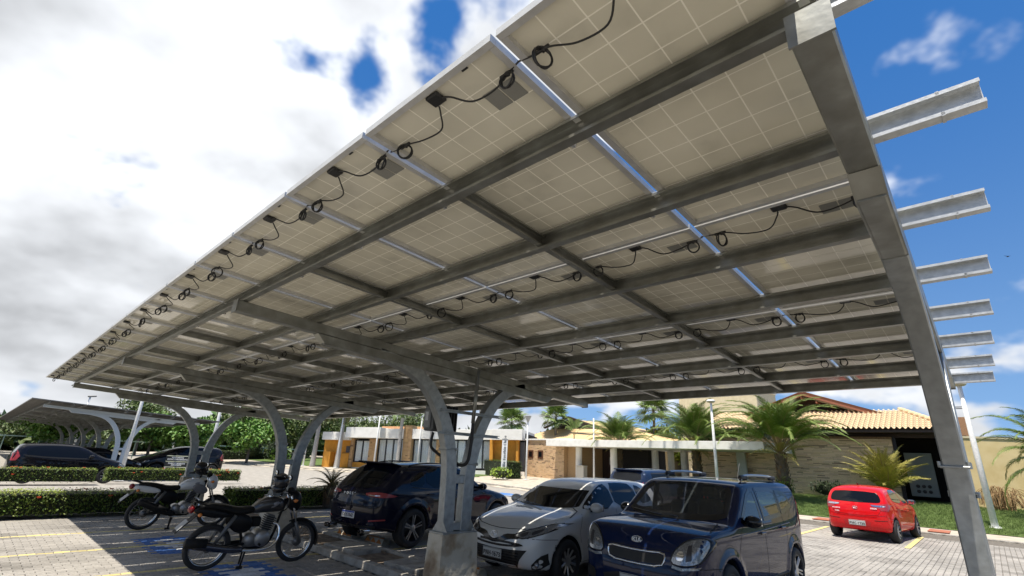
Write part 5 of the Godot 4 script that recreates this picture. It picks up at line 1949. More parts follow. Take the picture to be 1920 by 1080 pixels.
func motorcycles():
	var bk := mat("tank black", lin(.010, .010, .012), 0.12, 0.0, {"clearcoat_enabled": true, "clearcoat": 1.0})
	motorcycle("black motorcycle standing on the blue bay marking, nearest to the camera", Vector3(-8.45, 0.02, -3.43), PI - 0.06, bk, mat("moto black", lin(.007, .007, .008), 0.3, 0.0, {"metallic_specular": 0.3}), 0)
	var wt := mat("moto white", lin(.52, .54, .55), 0.22, 0.0, {"clearcoat_enabled": true, "clearcoat": 1.0})
	motorcycle("white motorcycle with a black seat standing beside the clipped hedge", Vector3(-12.72, 0.02, -3.50), PI - 0.02, wt, wt, 1)
	helmet("black helmet with a peak hung on the handlebar of the black motorcycle", Vector3(-8.42, 1.20, -3.66), PI - 2.2, 0.25)
	helmet("black helmet hung on the handlebar of the white motorcycle", Vector3(-12.70, 1.20, -3.72), PI + 0.5, 0.2)

# ---------------------------------------------------------------- plants
func leaf_mat(key: String, gloss := 0.55) -> StandardMaterial3D:
	return mat(key, Color.WHITE, gloss, 0.0, {"vertex_color_use_as_albedo": true, "cull_mode": BaseMaterial3D.CULL_DISABLED, "backlight_enabled": true, "backlight": Color(0.16, 0.22, 0.05)})

func leaf_mesh(l: float, w: float, fold := 0.25) -> ArrayMesh:
	var b := B.new()
	var m := Vector3(0, 0.0, 0)
	var t := Vector3(0, -0.12 * l, l)
	var c := Vector3(0, 0.02 * l, l * 0.5)
	var a := Vector3(w / 2, fold * w * 0.5, l * 0.45)
	var d := Vector3(-w / 2, fold * w * 0.5, l * 0.45)
	b.tri(m, a, c); b.tri(c, a, t); b.tri(m, c, d); b.tri(c, t, d)
	return b.mesh()

func rnd_basis(up_bias := 0.0) -> Basis:
	var e := Basis(Vector3.UP, rng.randf() * TAU) * Basis(Vector3.RIGHT, rng.randf_range(-1.2, 1.2) + up_bias) * Basis(Vector3.BACK, rng.randf_range(-0.8, 0.8))
	return e

func tint(base: Color, spread: float) -> Color:
	var v := 1.0 + rng.randf_range(-spread, spread)
	var y := rng.randf_range(-spread, spread) * 0.5
	return Color(base.r * v * (1.0 + y), base.g * v, base.b * v * (1.0 - y))

func frond_mesh(l: float, n: int, leaflet: float, droop: float, vee: float, w: float, seed_: int, c0: Color, c1: Color, arch := 0.8, bare := 0.16) -> ArrayMesh:
	var r := RandomNumberGenerator.new()
	r.seed = seed_
	var b := B.new()
	var pts := []
	var p := Vector3.ZERO
	var ang := 0.0
	for i in 13:
		pts.append(p)
		var t := i / 12.0
		ang = -droop * pow(t, 1.6) * arch
		p += Vector3(0, sin(ang), cos(ang)) * l / 12.0
	var rr := []
	for i in 13:
		rr.append(lerpf(0.022, 0.004, i / 12.0))
	b.col(Color(0.22, 0.17, 0.07))
	b.tube(pts, rr, 5, false)
	for i in n:
		var t := lerpf(bare, 0.995, float(i) / (n - 1))
		var f := t * 12.0
		var k := mini(int(f), 11)
		var base: Vector3 = (pts[k] as Vector3).lerp(pts[k + 1], f - k)
		var fwd: Vector3 = ((pts[k + 1] as Vector3) - pts[k]).normalized()
		var up := fwd.cross(Vector3.RIGHT).normalized() * -1.0
		if up.y < 0 and absf(fwd.y) < 0.9:
			up = -up
		var ll := leaflet * sin(clampf(t * 1.08 + 0.12, 0.0, 1.0) * PI * 0.86 + 0.2) * r.randf_range(0.85, 1.1)
		for s in [-1.0, 1.0]:
			var a := lerpf(1.25, 0.5, t) + r.randf_range(-0.12, 0.12)
			var dir := (Vector3(s, 0, 0) * sin(a) + fwd * cos(a) + up * vee * r.randf_range(0.4, 1.3)).normalized()
			var mid := base + dir * ll * 0.55
			var tip := base + dir * ll + Vector3.DOWN * ll * r.randf_range(0.18, 0.5)
			var wd := fwd * w
			var c := c0.lerp(c1, clampf(r.randf() * 0.6 + t * 0.4 - 0.1, 0.0, 1.0))
			b.col(c)
			b.quad(base - wd * 0.6, mid - wd, mid + wd, base + wd * 0.6)
			b.tri(mid - wd, tip, mid + wd)
	return b.mesh()

func fan_mesh(r0: float, stalk: float, seed_: int, c0: Color, c1: Color) -> ArrayMesh:
	var r := RandomNumberGenerator.new()
	r.seed = seed_
	var b := B.new()
	b.col(Color(0.12, 0.13, 0.04))
	b.tube([Vector3.ZERO, Vector3(0, stalk * 0.05, stalk)], 0.02, 5, false)
	for i in 26:
		var a := lerpf(-2.2, 2.2, i / 25.0)
		var l := r0 * (0.75 + 0.25 * cos(a * 0.7)) * r.randf_range(0.9, 1.05)
		var d := Vector3(sin(a), 0, cos(a))
		var s := Vector3(cos(a), 0, -sin(a)) * l * 0.062
		var o := Vector3(0, stalk * 0.05, stalk)
		var fold := Vector3.UP * (0.035 if i & 1 else -0.035) * r0
		var m := o + d * l * 0.6 + fold
		b.col(c0.lerp(c1, r.randf()))
		b.tri(o, m - s, m + s)
		b.tri(m - s, o + d * l + Vector3.DOWN * l * r.randf_range(0.12, 0.35), m + s)
	return b.mesh()

func palm_crown(o: Node3D, at: Vector3, meshes: Array, n: int, lo: float, hi: float, m: Material, sc := 1.0, part_name := "frond"):
	# lo, hi: the pitch of the lowest and highest fronds above the horizon, radians
	for i in n:
		var t := float(i) / (n - 1)
		var az := i * 2.39996 + rng.randf_range(-0.2, 0.2)
		var pitch := lerpf(lo, hi, pow(t, 0.8)) + rng.randf_range(-0.12, 0.12)
		var f := part(part_name, meshes[rng.randi() % meshes.size()], m, o)
		var s := sc * rng.randf_range(0.85, 1.1)
		f.transform = Transform3D(Basis(Vector3.UP, az) * Basis(Vector3.RIGHT, -pitch) * Basis(Vector3.BACK, rng.randf_range(-0.35, 0.35)).scaled(Vector3.ONE * s), at + Vector3(0, t * 0.12, 0))

func palm_trunk(o: Node3D, h: float, r0: float, r1: float, m: Material, rough := true, lean := 0.0):
	var b := B_smooth()
	var prof := []
	for i in 15:
		var t := i / 14.0
		prof.append(Vector2(lerpf(r0, r1, t) * (1.0 + (0.12 * exp(-t * 8.0)) + (0.03 if i & 1 else 0.0)), t * h))
	b.lathe(prof, 14)
	part("trunk", b, m, o)
	if rough:
		var bb := B.new()
		var n := int(h * 34)
		for i in n:
			var t := float(i) / n
			var a := i * 2.39996
			var rr := lerpf(r0, r1, t) + 0.01
			var bas := Basis(Vector3.UP, a) * Basis(Vector3.RIGHT, 0.35 + rng.randf_range(-0.25, 0.3))
			var c := Vector3(sin(a) * rr, t * h + 0.05, cos(a) * rr)
			bb.col(tint(Color(0.12, 0.085, 0.05), 0.45))
			bb.box(c + bas * Vector3(0, 0.07, 0), Vector3(0.09, rng.randf_range(0.12, 0.24), 0.03), bas)
		stuff(part("leaf_bases", bb, mat("leaf base", Color.WHITE, 0.9, 0.0, {"vertex_color_use_as_albedo": true}), o))

func bush(called: String, label: String, cat: String, at: Vector3, size: Vector3, n: int, lm: Mesh, base: Color, spread := 0.35, group := "", boxy := false, core := Color(0.015, 0.022, 0.008)) -> Node3D:
	var o := thing(called, label, cat, at, 0.0, group)
	var xfs := []
	var cols := []
	for i in n:
		var p: Vector3
		if boxy:
			p = Vector3(rng.randf_range(-0.5, 0.5), rng.randf(), rng.randf_range(-0.5, 0.5))
			var f := rng.randi() % 5
			if f == 0: p.x = 0.5
			elif f == 1: p.x = -0.5 if rng.randf() < 0.3 else 0.5
			elif f == 2: p.z = 0.5 if rng.randf() < 0.5 else -0.5
			else: p.y = 1.0
			p *= size
			p += Vector3(rng.randfn(0, 0.018), rng.randfn(0, 0.02), rng.randfn(0, 0.018))
		else:
			var d := Vector3(rng.randfn(), rng.randfn(), rng.randfn()).normalized()
			p = d * size / 2 * rng.randf_range(0.72, 1.06) * (0.85 + 0.2 * sin(d.x * 5 + d.z * 4 + at.x))
			p.y = absf(p.y) * 0.9 + size.y * 0.15 if p.y < -size.y * 0.3 else p.y + size.y / 2
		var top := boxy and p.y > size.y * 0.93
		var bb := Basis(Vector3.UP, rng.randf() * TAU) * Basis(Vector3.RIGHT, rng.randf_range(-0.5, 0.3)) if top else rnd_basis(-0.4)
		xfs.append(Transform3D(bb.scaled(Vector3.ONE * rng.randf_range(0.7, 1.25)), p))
		cols.append(tint(Color(base.r * 1.75, base.g * 1.5, base.b) if top else base, spread))  # hedge tops lighter: yellow new growth, plus sunlight put into the colour
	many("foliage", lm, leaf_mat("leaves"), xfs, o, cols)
	var b := B_smooth()
	if boxy:
		b = B.new()
		b.box(Vector3(0, size.y * 0.48, 0), size - Vector3(0.07, 0.06 , 0.07))
	else:
		b.blob(Vector3(0, size.y * 0.5, 0), size * 0.36, 12, 8)
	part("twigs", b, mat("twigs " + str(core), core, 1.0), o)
	return o

func tree(called: String, label: String, at: Vector3, h: float, crown: Vector3, lm: Mesh, n: int, base: Color, group := "", trunk_r := 0.12, forks := 4, clumps := 16):
	var o := thing(called, label, "tree", at, rng.randf() * 0.1, group)
	var b := B_smooth()
	var cy := h - crown.y * 0.5
	b.tube(spline([Vector3.ZERO, Vector3(0.1, h * 0.2, 0.05), Vector3(0.0, cy - crown.y * 0.35, 0.0), Vector3(0, cy, 0)]), [trunk_r * 1.2, trunk_r * 1.1, trunk_r, trunk_r, trunk_r, trunk_r * .95, trunk_r * .9, trunk_r * .9, trunk_r * .85, trunk_r * .8, trunk_r * .8, trunk_r * .7, trunk_r * .7, trunk_r * .6, trunk_r * .6, trunk_r * .5, trunk_r * .5, trunk_r * .4, trunk_r * .4], 8)
	var cs := []
	for i in clumps:
		var d := Vector3(rng.randfn(), rng.randfn() * 0.8, rng.randfn()).normalized() * pow(rng.randf(), 0.4)
		cs.append(Vector3(0, cy, 0) + d * crown * 0.42)
	for i in forks + 3:
		var c: Vector3 = cs[i % clumps]
		b.tube([Vector3(0, cy - crown.y * 0.35, 0), Vector3(c.x * 0.4, (cy - crown.y * 0.35 + c.y) * 0.5, c.z * 0.4), c], [trunk_r * 0.5, trunk_r * 0.35, trunk_r * 0.15], 6)
	part("trunk", b, noisy("bark", [[0.0, lin(.05, .04, .03)], [0.5, lin(.12, .10, .08)], [1.0, lin(.22, .19, .16)]], 0.03, 1.2, 0.95), o)
	var xfs := []
	var cols := []
	for i in n:
		var c: Vector3 = cs[rng.randi() % clumps]
		var rr := crown * 0.21
		var d := Vector3(rng.randfn(), rng.randfn(), rng.randfn()).normalized() * pow(rng.randf(), 0.35)
		xfs.append(Transform3D(rnd_basis(-0.3).scaled(Vector3.ONE * rng.randf_range(0.7, 1.3)), c + d * rr))
		cols.append(tint(base, 0.35))
	many("crown", lm, leaf_mat("leaves"), xfs, o, cols)
	return o

func hedge(label: String, x0: float, x1: float, z0: float, z1: float, h: float, n: int, y := 0.06, base := Color(0.10, 0.15, 0.018)) -> Node3D:
	var sx := absf(x1 - x0)
	var sz := absf(z1 - z0)
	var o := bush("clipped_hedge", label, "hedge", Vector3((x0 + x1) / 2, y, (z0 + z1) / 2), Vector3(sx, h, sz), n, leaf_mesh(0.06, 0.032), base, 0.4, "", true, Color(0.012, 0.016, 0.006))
	# small orange-red flower heads on it
	for i in int(6 + sz * 2.2):
		var b := B.new()
		for k in 9:
			var a := k * 2.4
			var d := Vector3(cos(a) * 0.022, 0.012, sin(a) * 0.022) * sqrt(k / 3.0)
			b.box(d, Vector3(0.02, 0.012, 0.02), Basis.from_euler(Vector3(a, a * 2, 0)))
		var f := part("flower", b, mat("flower red", lin(.55, .07, .02), 0.6), o)
		f.position = Vector3(sx / 2 + 0.02 if rng.randf() < 0.4 else rng.randf_range(-sx / 2, sx / 2), h + 0.015, rng.randf_range(-sz / 2, sz / 2))
		if f.position.x > sx / 2:
			f.position.y = h * rng.randf_range(0.45, 0.95)
	return o

func plants():
	hedge("low clipped hedge with orange flowers along the kerb left of the white motorcycle", -16.35, -15.3, 1.2, -4.4, 0.46, 9000)
	hedge("low dark clipped hedge behind the motorcycles, right of the hedge column", -16.2, -15.2, -5.45, -10.6, 0.50, 8500)
	hedge("farther clipped hedge with red flowers in front of the leftmost black car", -25.6, -24.9, 2.0, -3.75, 0.46, 5000, 0.1)
	hedge("farther clipped hedge with red flowers in front of the notice board", -26.4, -25.7, -4.25, -9.2, 0.46, 5000, 0.1)
	# cycads between the hedge and the navy car
	var cyc := []
	for i in 3:
		cyc.append(frond_mesh(0.75, 26, 0.13, 1.5, 0.3, 0.006, 70 + i, Color(.018, .03, .010), Color(.03, .045, .015)))
	var cp := [[Vector3(-15.1, 0.05, -8.15), "large dark cycad rosette over the hedge, left of the navy car", 1.0], [Vector3(-15.1, 0.0, -10.2), "smaller dark cycad just behind the tail of the navy car", 0.8]]
	for q in cp:
		var o := thing("cycad", q[1], "plant", q[0], 0.0, "cycads by the hedge")
		palm_trunk(o, 0.55, 0.16, 0.14, mat("cycad trunk", lin(.05, .04, .03), 0.95), true)
		palm_crown(o, Vector3(0, 0.55, 0), cyc, 26, -0.2, 1.2, leaf_mat("palm leaves", 0.5), q[2])
	# date palms before the stone buildings
	var dm := []
	for i in 4:
		dm.append(frond_mesh(3.6, 110, 0.68, 1.9, 0.25, 0.0135, 20 + i, Color(.06, .13, .018), Color(.20, .26, .045), 0.85, 0.27))
	var ym := []
	for i in 3:
		ym.append(frond_mesh(1.35, 54, 0.36, 1.0, 0.35, 0.010, 30 + i, Color(.22, .25, .04), Color(.42, .33, .09)))
	var brown := noisy("palm bark", [[0.0, lin(.04, .03, .02)], [0.5, lin(.11, .085, .055)], [1.0, lin(.20, .16, .11)]], 0.04, 1.5, 0.95)
	var lm := leaf_mat("palm leaves", 0.5)
	var dp := [
		[Vector3(-19.14, 0.45, -32.0), 2.35, "date palm left of the entrance gallery, its crown touching the carport roof", 0.82, 30],
		[Vector3(-13.3, 0.5, -31.6), 2.3, "date palm in the middle of the entrance gallery, behind the pale lamp post", 1.0, 34],
		[Vector3(-7.7, 0.35, -28.86), 2.25, "largest date palm with a shaggy trunk, before the stone wall", 1.02, 36]]
	for q in dp:
		var o := thing("date_palm", q[2], "palm", q[0], rng.randf(), "date palms before the clubhouse")
		palm_trunk(o, q[1], 0.27, 0.24, brown)
		palm_crown(o, Vector3(0, q[1], 0), dm, q[4] + 10, 0.55, 1.5, lm, q[3] * 1.08)
		palm_crown(o, Vector3(0, q[1] - 0.05, 0), ym, 7, 0.0, 0.8, lm, 1.2, "yellowed_frond")
	var skirt := bush("fern", "yellow green fern growing round the foot of the largest date palm", "plant", Vector3(-7.7, 0.35, -28.8), Vector3(0.95, 1.2, 0.95), 420, leaf_mesh(0.22, 0.06), Color(.16, .20, .03))
	skirt = bush("fern", "dull green fern round the foot of the date palm left of the entrance", "plant", Vector3(-19.14, 0.45, -31.95), Vector3(0.8, 0.9, 0.8), 250, leaf_mesh(0.22, 0.06), Color(.09, .12, .03))
	var y0 := thing("young_date_palm", "short yellowing palm beside the red car, in front of the grey cabinet", "palm", Vector3(-3.9, 0.55, -32.6))
	palm_trunk(y0, 0.5, 0.15, 0.14, brown)
	palm_crown(y0, Vector3(0, 0.5, 0), ym, 32, 0.55, 1.5, lm, 1.7)
	var f0 := thing("date_palm", "dark green palm at the right edge of the lawn, before the yellow wall", "palm", Vector3(2.3, 0.55, -30.2), 0.0, "date palms before the clubhouse")
	palm_trunk(f0, 2.2, 0.25, 0.22, brown)
	palm_crown(f0, Vector3(0, 2.2, 0), dm, 34, -0.35, 1.45, lm, 0.85)
	# fan palms behind the roofs
	var fm := []
	for i in 3:
		fm.append(fan_mesh(1.25, 1.0, 50 + i, Color(.10, .17, .035), Color(.20, .28, .08)))
	for q in [[Vector3(-38.5, 0.3, -41.5), 5.2, "fan palm behind the flat roof, left of the cone lamp"], [Vector3(-36.5, 0.3, -47.0), 6.2, "fan palm behind the left slope of the tiled pavilion roof"], [Vector3(-25.2, 0.3, -49.5), 7.0, "fan palm with a bare trunk right of the tiled pavilion roof"]]:
		var o := thing("fan_palm", q[2], "palm", q[0], rng.randf(), "fan palms behind the roofs")
		palm_trunk(o, q[1], 0.16, 0.13, mat("grey palm bark", lin(.17, .15, .12), 0.9), false)
		palm_crown(o, Vector3(0, q[1], 0), fm, 24, -0.7, 1.35, lm, 1.0, "fan_leaf")
	var pp := thing("slim_palm", "slim young palm rising before the tiled pavilion roof", "palm", Vector3(-23.9, 3.0, -33.2))
	palm_trunk(pp, 0.7, 0.05, 0.04, mat("green shaft", lin(.10, .15, .04), 0.6), false)
	palm_crown(pp, Vector3(0, 0.65, 0), dm, 9, 0.9, 1.5, lm, 0.55)
	# grey stemmed royal palms along the left building
	var rm := []
	for i in 4:
		rm.append(frond_mesh(2.6, 44, 0.62, 1.7, 0.1, 0.022, 60 + i, Color(.07, .15, .025), Color(.16, .24, .04), 1.0))
	var olive := []
	for i in 3:
		olive.append(frond_mesh(2.3, 40, 0.6, 2.3, 0.0, 0.024, 66 + i, Color(.07, .08, .02), Color(.13, .13, .03), 1.0))
	var grey := noisy("grey palm stem", [[0.0, lin(.20, .185, .165)], [0.5, lin(.36, .345, .32)], [1.0, lin(.50, .48, .45)]], 0.02, 1.2, 0.85)
	for q in [[Vector3(-43.2, 0.2, -21.2), 4.7, "grey stemmed palm at the left end of the yellow building", 0], [Vector3(-41.0, 0.2, -22.3), 4.9, "grey stemmed palm between the yellow wall and the first window", 0], [Vector3(-36.6, 0.25, -25.4), 4.35, "royal palm with a green crown shaft before the glazed front", 1], [Vector3(-34.6, 0.25, -27.2), 4.8, "royal palm partly hidden behind the inverter column", 1], [Vector3(-47.5, 0.2, -45), 9.0, "tall thin palm far behind the flat roof", 1]]:
		var o := thing("royal_palm", q[2], "palm", q[0], rng.randf(), "royal palms along the yellow building")
		palm_trunk(o, q[1], 0.22 if q[3] == 0 else 0.16, 0.13, grey, false)
		if q[3]:
			var b := B_smooth()
			b.lathe([Vector2(.13, q[1] - .05), Vector2(.15, q[1] + .2), Vector2(.07, q[1] + .75)], 12)
			part("crown_shaft", b, mat("green shaft", lin(.10, .15, .04), 0.6), o)
		palm_crown(o, Vector3(0, q[1] + (0.6 if q[3] else 0.0), 0), rm if q[3] else olive, 13 if q[3] else 22, -0.1 if q[3] else -0.9, 1.2, lm, 0.85 if q[3] else 0.8)
	# trees at the left, beyond the cars
	var big := leaf_mesh(0.34, 0.2)
	var small := leaf_mesh(0.34, 0.19)
	var tl := [
		[Vector3(-56, 0, -5.5), 3.9, Vector3(6.5, 2.7, 6), "broad leaved tree behind the far carport, leftmost of the row", 0],
		[Vector3(-55, 0, -11.5), 3.9, Vector3(6.5, 2.7, 6), "broad leaved tree behind the carport, second of the row from the left", 0],
		[Vector3(-52, 0, -14.6), 3.8, Vector3(6, 2.7, 5), "broad leaved tree behind the pale lamp post at the notice board", 0],
		[Vector3(-49.5, 0, -18.0), 4.0, Vector3(5.2, 2.9, 4.6), "bright broad leaved tree with a leaning trunk at the forecourt edge", 0],
		[Vector3(-60, 0, -23), 7.0, Vector3(9, 5.4, 8), "feathery tree behind the round conifers", 1],
		[Vector3(-59, 0, -28), 7.5, Vector3(9, 6, 8), "dark dense tree left of the grey stemmed palms", 1],
		[Vector3(-68, 0, -13), 6.4, Vector3(6, 4, 6), "distant tree above the broad leaved row", 1],
		[Vector3(-70, 0, -38), 8.5, Vector3(13, 7, 10), "distant wood edge tree over the left end of the flat roof", 1],
		[Vector3(-62, 0, -44), 8.0, Vector3(13, 6, 10), "distant round tree over the middle of the flat roof", 1],
		[Vector3(-75, 0, -8), 4.2, Vector3(12, 3.6, 10), "distant tree behind the far carport's left end", 1],
		[Vector3(-72, 0, 0), 4.0, Vector3(12, 3.6, 10), "distant tree at the left edge above the black hatchback", 1],
		[Vector3(-26, 0.4, -52), 5.5, Vector3(7, 4.0, 6), "yellow green tree seen through the entrance gallery", 2],
		[Vector3(-20.5, 0.4, -50), 5.0, Vector3(6, 4.0, 6), "light green tree seen through the gallery, right of its twin", 2]]
	for q in tl:
		var c: Color = [Color(.10, .20, .028), Color(.075, .115, .025), Color(.22, .28, .04)][q[4]]
		tree("broad_leaved_tree" if q[4] == 0 else "tree", q[3], q[0], q[1], q[2], big if q[4] == 0 else small, 4200 if q[4] == 0 else 6500, c, "", 0.13, 4, 22)
	# the wood along the skyline
	var wx := []
	var wc := []
	var wn := FastNoiseLite.new()
	wn.seed = 6
	wn.frequency = 0.05
	for i in 60000:
		var a := rng.randf_range(-125.0, -20.0)
		var r := rng.randf_range(84.0, 108.0)
		var x := sin(deg_to_rad(a)) * r
		var z := -cos(deg_to_rad(a)) * r
		var h := (3.0 if a < -74.0 else 5.0) + 1.6 * wn.get_noise_2d(x * 2.0, z * 2.0) + 1.0 * wn.get_noise_2d(x * 9.0, z * 9.0)
		var y := h * (1.0 - pow(rng.randf(), 1.6))
		wx.append(Transform3D(rnd_basis(-0.3).scaled(Vector3.ONE * rng.randf_range(1.6, 3.0)), Vector3(x, y, z)))
		wc.append(tint(Color(.065, .10, .022) if wn.get_noise_2d(x * 3.0 + 50.0, z * 3.0) > 0 else Color(.085, .135, .028), 0.35))
	many("distant_wood", leaf_mesh(0.5, 0.32), leaf_mat("leaves"), wx, self, wc)
	# unseen trees added round the viewer, so the cars reflect less sky
	for q in [[Vector3(-24, 0, 22), "unseen tree added behind the viewer, far to the left"], [Vector3(-12, 0, 25), "unseen tree added behind the viewer, left of the middle"], [Vector3(0, 0, 24), "unseen tree added straight behind the viewer"], [Vector3(11, 0, 21), "unseen tree added behind the viewer to the right"], [Vector3(19, 0, 12), "unseen tree added beside the lot, right of the viewer"], [Vector3(22, 0, 0), "unseen tree added beside the lot, right of the first column"], [Vector3(21, 0, -12), "unseen tree added beside the lot, well right of the red car"]]:
		tree("tree", q[1], q[0], 8.0, Vector3(10, 6.5, 9), small, 3000, Color(.055, .085, .02), "", 0.16, 4, 22)
	# round clipped conifers along the fence
	for q in [[Vector3(-55.5, 0.1, -20.6), "round clipped conifer, left of three beyond the forecourt"], [Vector3(-54.0, 0.1, -22.2), "taller clipped conifer, second of three beyond the forecourt"], [Vector3(-52.0, 0.15, -24.5), "clipped conifer behind the white lamp post by the grey palms"]]:
		bush("conifer", q[1], "tree", q[0], Vector3(2.0, 3.0, 2.0), 1500, leaf_mesh(0.14, 0.05), Color(.05, .085, .03))
	bush("shrub", "bright green round shrub at the far edge of the forecourt", "shrub", Vector3(-48.2, 0.2, -20.3), Vector3(1.9, 1.6, 1.9), 700, leaf_mesh(0.2, 0.12), Color(.13, .24, .03))
	bush("long_hedge", "long dark hedge along the far side of the forecourt", "hedge", Vector3(-56.5, 0.1, -19.5), Vector3(2.0, 0.9, 13), 2600, leaf_mesh(0.16, 0.09), Color(.04, .065, .018), 0.35, "", true)
	var hd := bush("long_hedge", "dark green hedge behind the white upright sign", "hedge", Vector3(-29.4, 0.3, -30.0), Vector3(1.1, 1.2, 7.6), 4200, leaf_mesh(0.15, 0.04), Color(.05, .09, .022), 0.35, "", true)
	hd.rotation.y = deg_to_rad(-58.7 + 90 + 35)
	bush("shrub", "bright yellow green clipped shrub at the foot of the white upright sign", "shrub", Vector3(-25.9, 0.22, -26.95), Vector3(1.75, 0.85, 1.2), 620, leaf_mesh(0.16, 0.11), Color(.26, .36, .04))
	bush("shrub", "dark shrub against the stone wall behind the red car", "shrub", Vector3(-6.6, 0.55, -32.8), Vector3(1.7, 0.9, 0.7), 420, leaf_mesh(0.16, 0.06), Color(.03, .06, .015))
	var dry := thing("dry_shrub", "dry brown shrub of bare looping stems before the yellow wall", "shrub", Vector3(0.25, 0.6, -33.2))
	var b := B_smooth()
	for i in 90:
		var a := rng.randf() * TAU
		var r := rng.randf_range(0.3, 1.0)
		var h := rng.randf_range(0.4, 1.0)
		var p0 := Vector3(rng.randf_range(-0.4, 0.4), 0, rng.randf_range(-0.2, 0.2))
		b.tube(spline([p0, p0 + Vector3(cos(a) * r * 0.4, h, sin(a) * r * 0.4), p0 + Vector3(cos(a) * r * 0.8, h * 0.9, sin(a) * r * 0.7), p0 + Vector3(cos(a) * r * 1.05, h * 0.3, sin(a) * r * 0.9)], 3), 0.012, 4, false)
	part("stems", b, mat("dry stem", lin(.30, .19, .09), 0.9), dry)

# ---------------------------------------------------------------- buildings
func stone_face(called: String, parent: Node3D, x0: float, x1: float, y0: float, y1: float, m: Material, course := 0.075, len := 0.38, proud := 0.022, seed_ := 3):
	# thin courses of split stone, each proud of the wall by its own amount; too small to pick apart from the lot
	var r := RandomNumberGenerator.new()
	r.seed = seed_
	var b := B.new()
	var y := y0
	while y < y1 - 0.02:
		var h := course * r.randf_range(0.7, 1.3)
		var x := x0
		while x < x1 - 0.02:
			var l := minf(len * r.randf_range(0.4, 1.8), x1 - x)
			var hh := minf(h, y1 - y)
			var d := proud * r.randf_range(0.1, 1.0)
			if r.randf() < 0.07:
				d = 0.002
			var v := r.randf_range(0.78, 1.12) if r.randf() > 0.1 else r.randf_range(0.35, 0.6)
			b.col(Color(v, v * r.randf_range(0.95, 1.02), v * r.randf_range(0.9, 1.04)))
			b.box(Vector3(x + l / 2, y + hh / 2, d / 2), Vector3(l - 0.008, hh - 0.007, d))
			x += l
		y += h
	stuff(part(called, b, m, parent))

func tile_roof(called: String, parent: Node3D, a: Vector3, u: Vector3, up: Vector3, n: int, rows: int, left := 0.0, right := 0.0):
	# barrel tiles: u is along the eave per tile, up is one course up the slope; left/right trim the hip ends per course (in tiles)
	var b := B_smooth()
	var nn := u.cross(up).normalized()
	if nn.y < 0: nn = -nn
	for k in rows:
		for i in n:
			if i < left * k or i > n - 1 - right * k:
				continue
			var o := a + u * i + up * k
			for part_ in 2:
				var seg := []
				for s in 6:
					var t := s / 5.0
					var w := 0.5
					var hgt := sin(t * PI) * u.length() * 0.30 * (1.0 if part_ == 0 else -0.55)
					seg.append([o + u * (t * w + part_ * 0.5) + nn * (hgt + 0.03), o + u * (t * w + part_ * 0.5) + up * 1.08 + nn * (hgt * 0.86)])
				for s in 5:
					b.quad(seg[s][0], seg[s + 1][0], seg[s + 1][1], seg[s][1])
	stuff(part(called, b, noisy("clay roof tile", [[0.0, lin(.42, .28, .15)], [0.4, lin(.60, .45, .27)], [0.7, lin(.70, .54, .35)], [1.0, lin(.76, .62, .44)]], 0.04, 0.8, 0.85), parent))

func pbox(called: String, parent: Node3D, x0: float, x1: float, y0: float, y1: float, z0: float, z1: float, m: Material, bev := 0.0) -> MeshInstance3D:
	var b := B.new()
	b.box(Vector3((x0 + x1) / 2, (y0 + y1) / 2, (z0 + z1) / 2), Vector3(absf(x1 - x0), absf(y1 - y0), absf(z1 - z0)), Basis.IDENTITY, bev)
	return part(called, b, m, parent)

func window_bay(parent: Node3D, x0: float, x1: float, y0: float, y1: float, n: int, pane: Material, frame: Material, z := 0.0):
	var w := grp("window", parent)
	var dx := (x1 - x0) / n
	var b := B.new()
	for i in n + 1:
		b.box(Vector3(x0 + dx * i, (y0 + y1) / 2, z + 0.02), Vector3(0.07, y1 - y0, 0.08))
	for y in [y0 + 0.035, y1 - 0.035]:
		b.box(Vector3((x0 + x1) / 2, y, z + 0.02), Vector3(x1 - x0 - 0.07, 0.07, 0.078))
	part("frame", b, frame, w)
	for i in n:
		pbox("pane", w, x0 + dx * i + 0.03, x0 + dx * (i + 1) - 0.03, y0 + 0.06, y1 - 0.06, z - 0.012, z - 0.004, pane)
		# a curtain hangs behind each pane in soft folds
		var c := B_smooth()
		var rings := []
		for s in 25:
			var t := s / 24.0
			var x := lerpf(x0 + dx * i + 0.05, x0 + dx * (i + 1) - 0.05, t)
			var zz := z - 0.07 + sin(t * 38.0 + i) * 0.03 + sin(t * 17.0) * 0.02
			rings.append([Vector3(x, y0 + 0.08, zz), Vector3(x, y1 - 0.08, zz)])
		c.loft(rings, false, false)
		part("curtain", c, mat("pale curtain", lin(.78, .82, .81), 0.9, 0.0, {"cull_mode": BaseMaterial3D.CULL_DISABLED}), w)

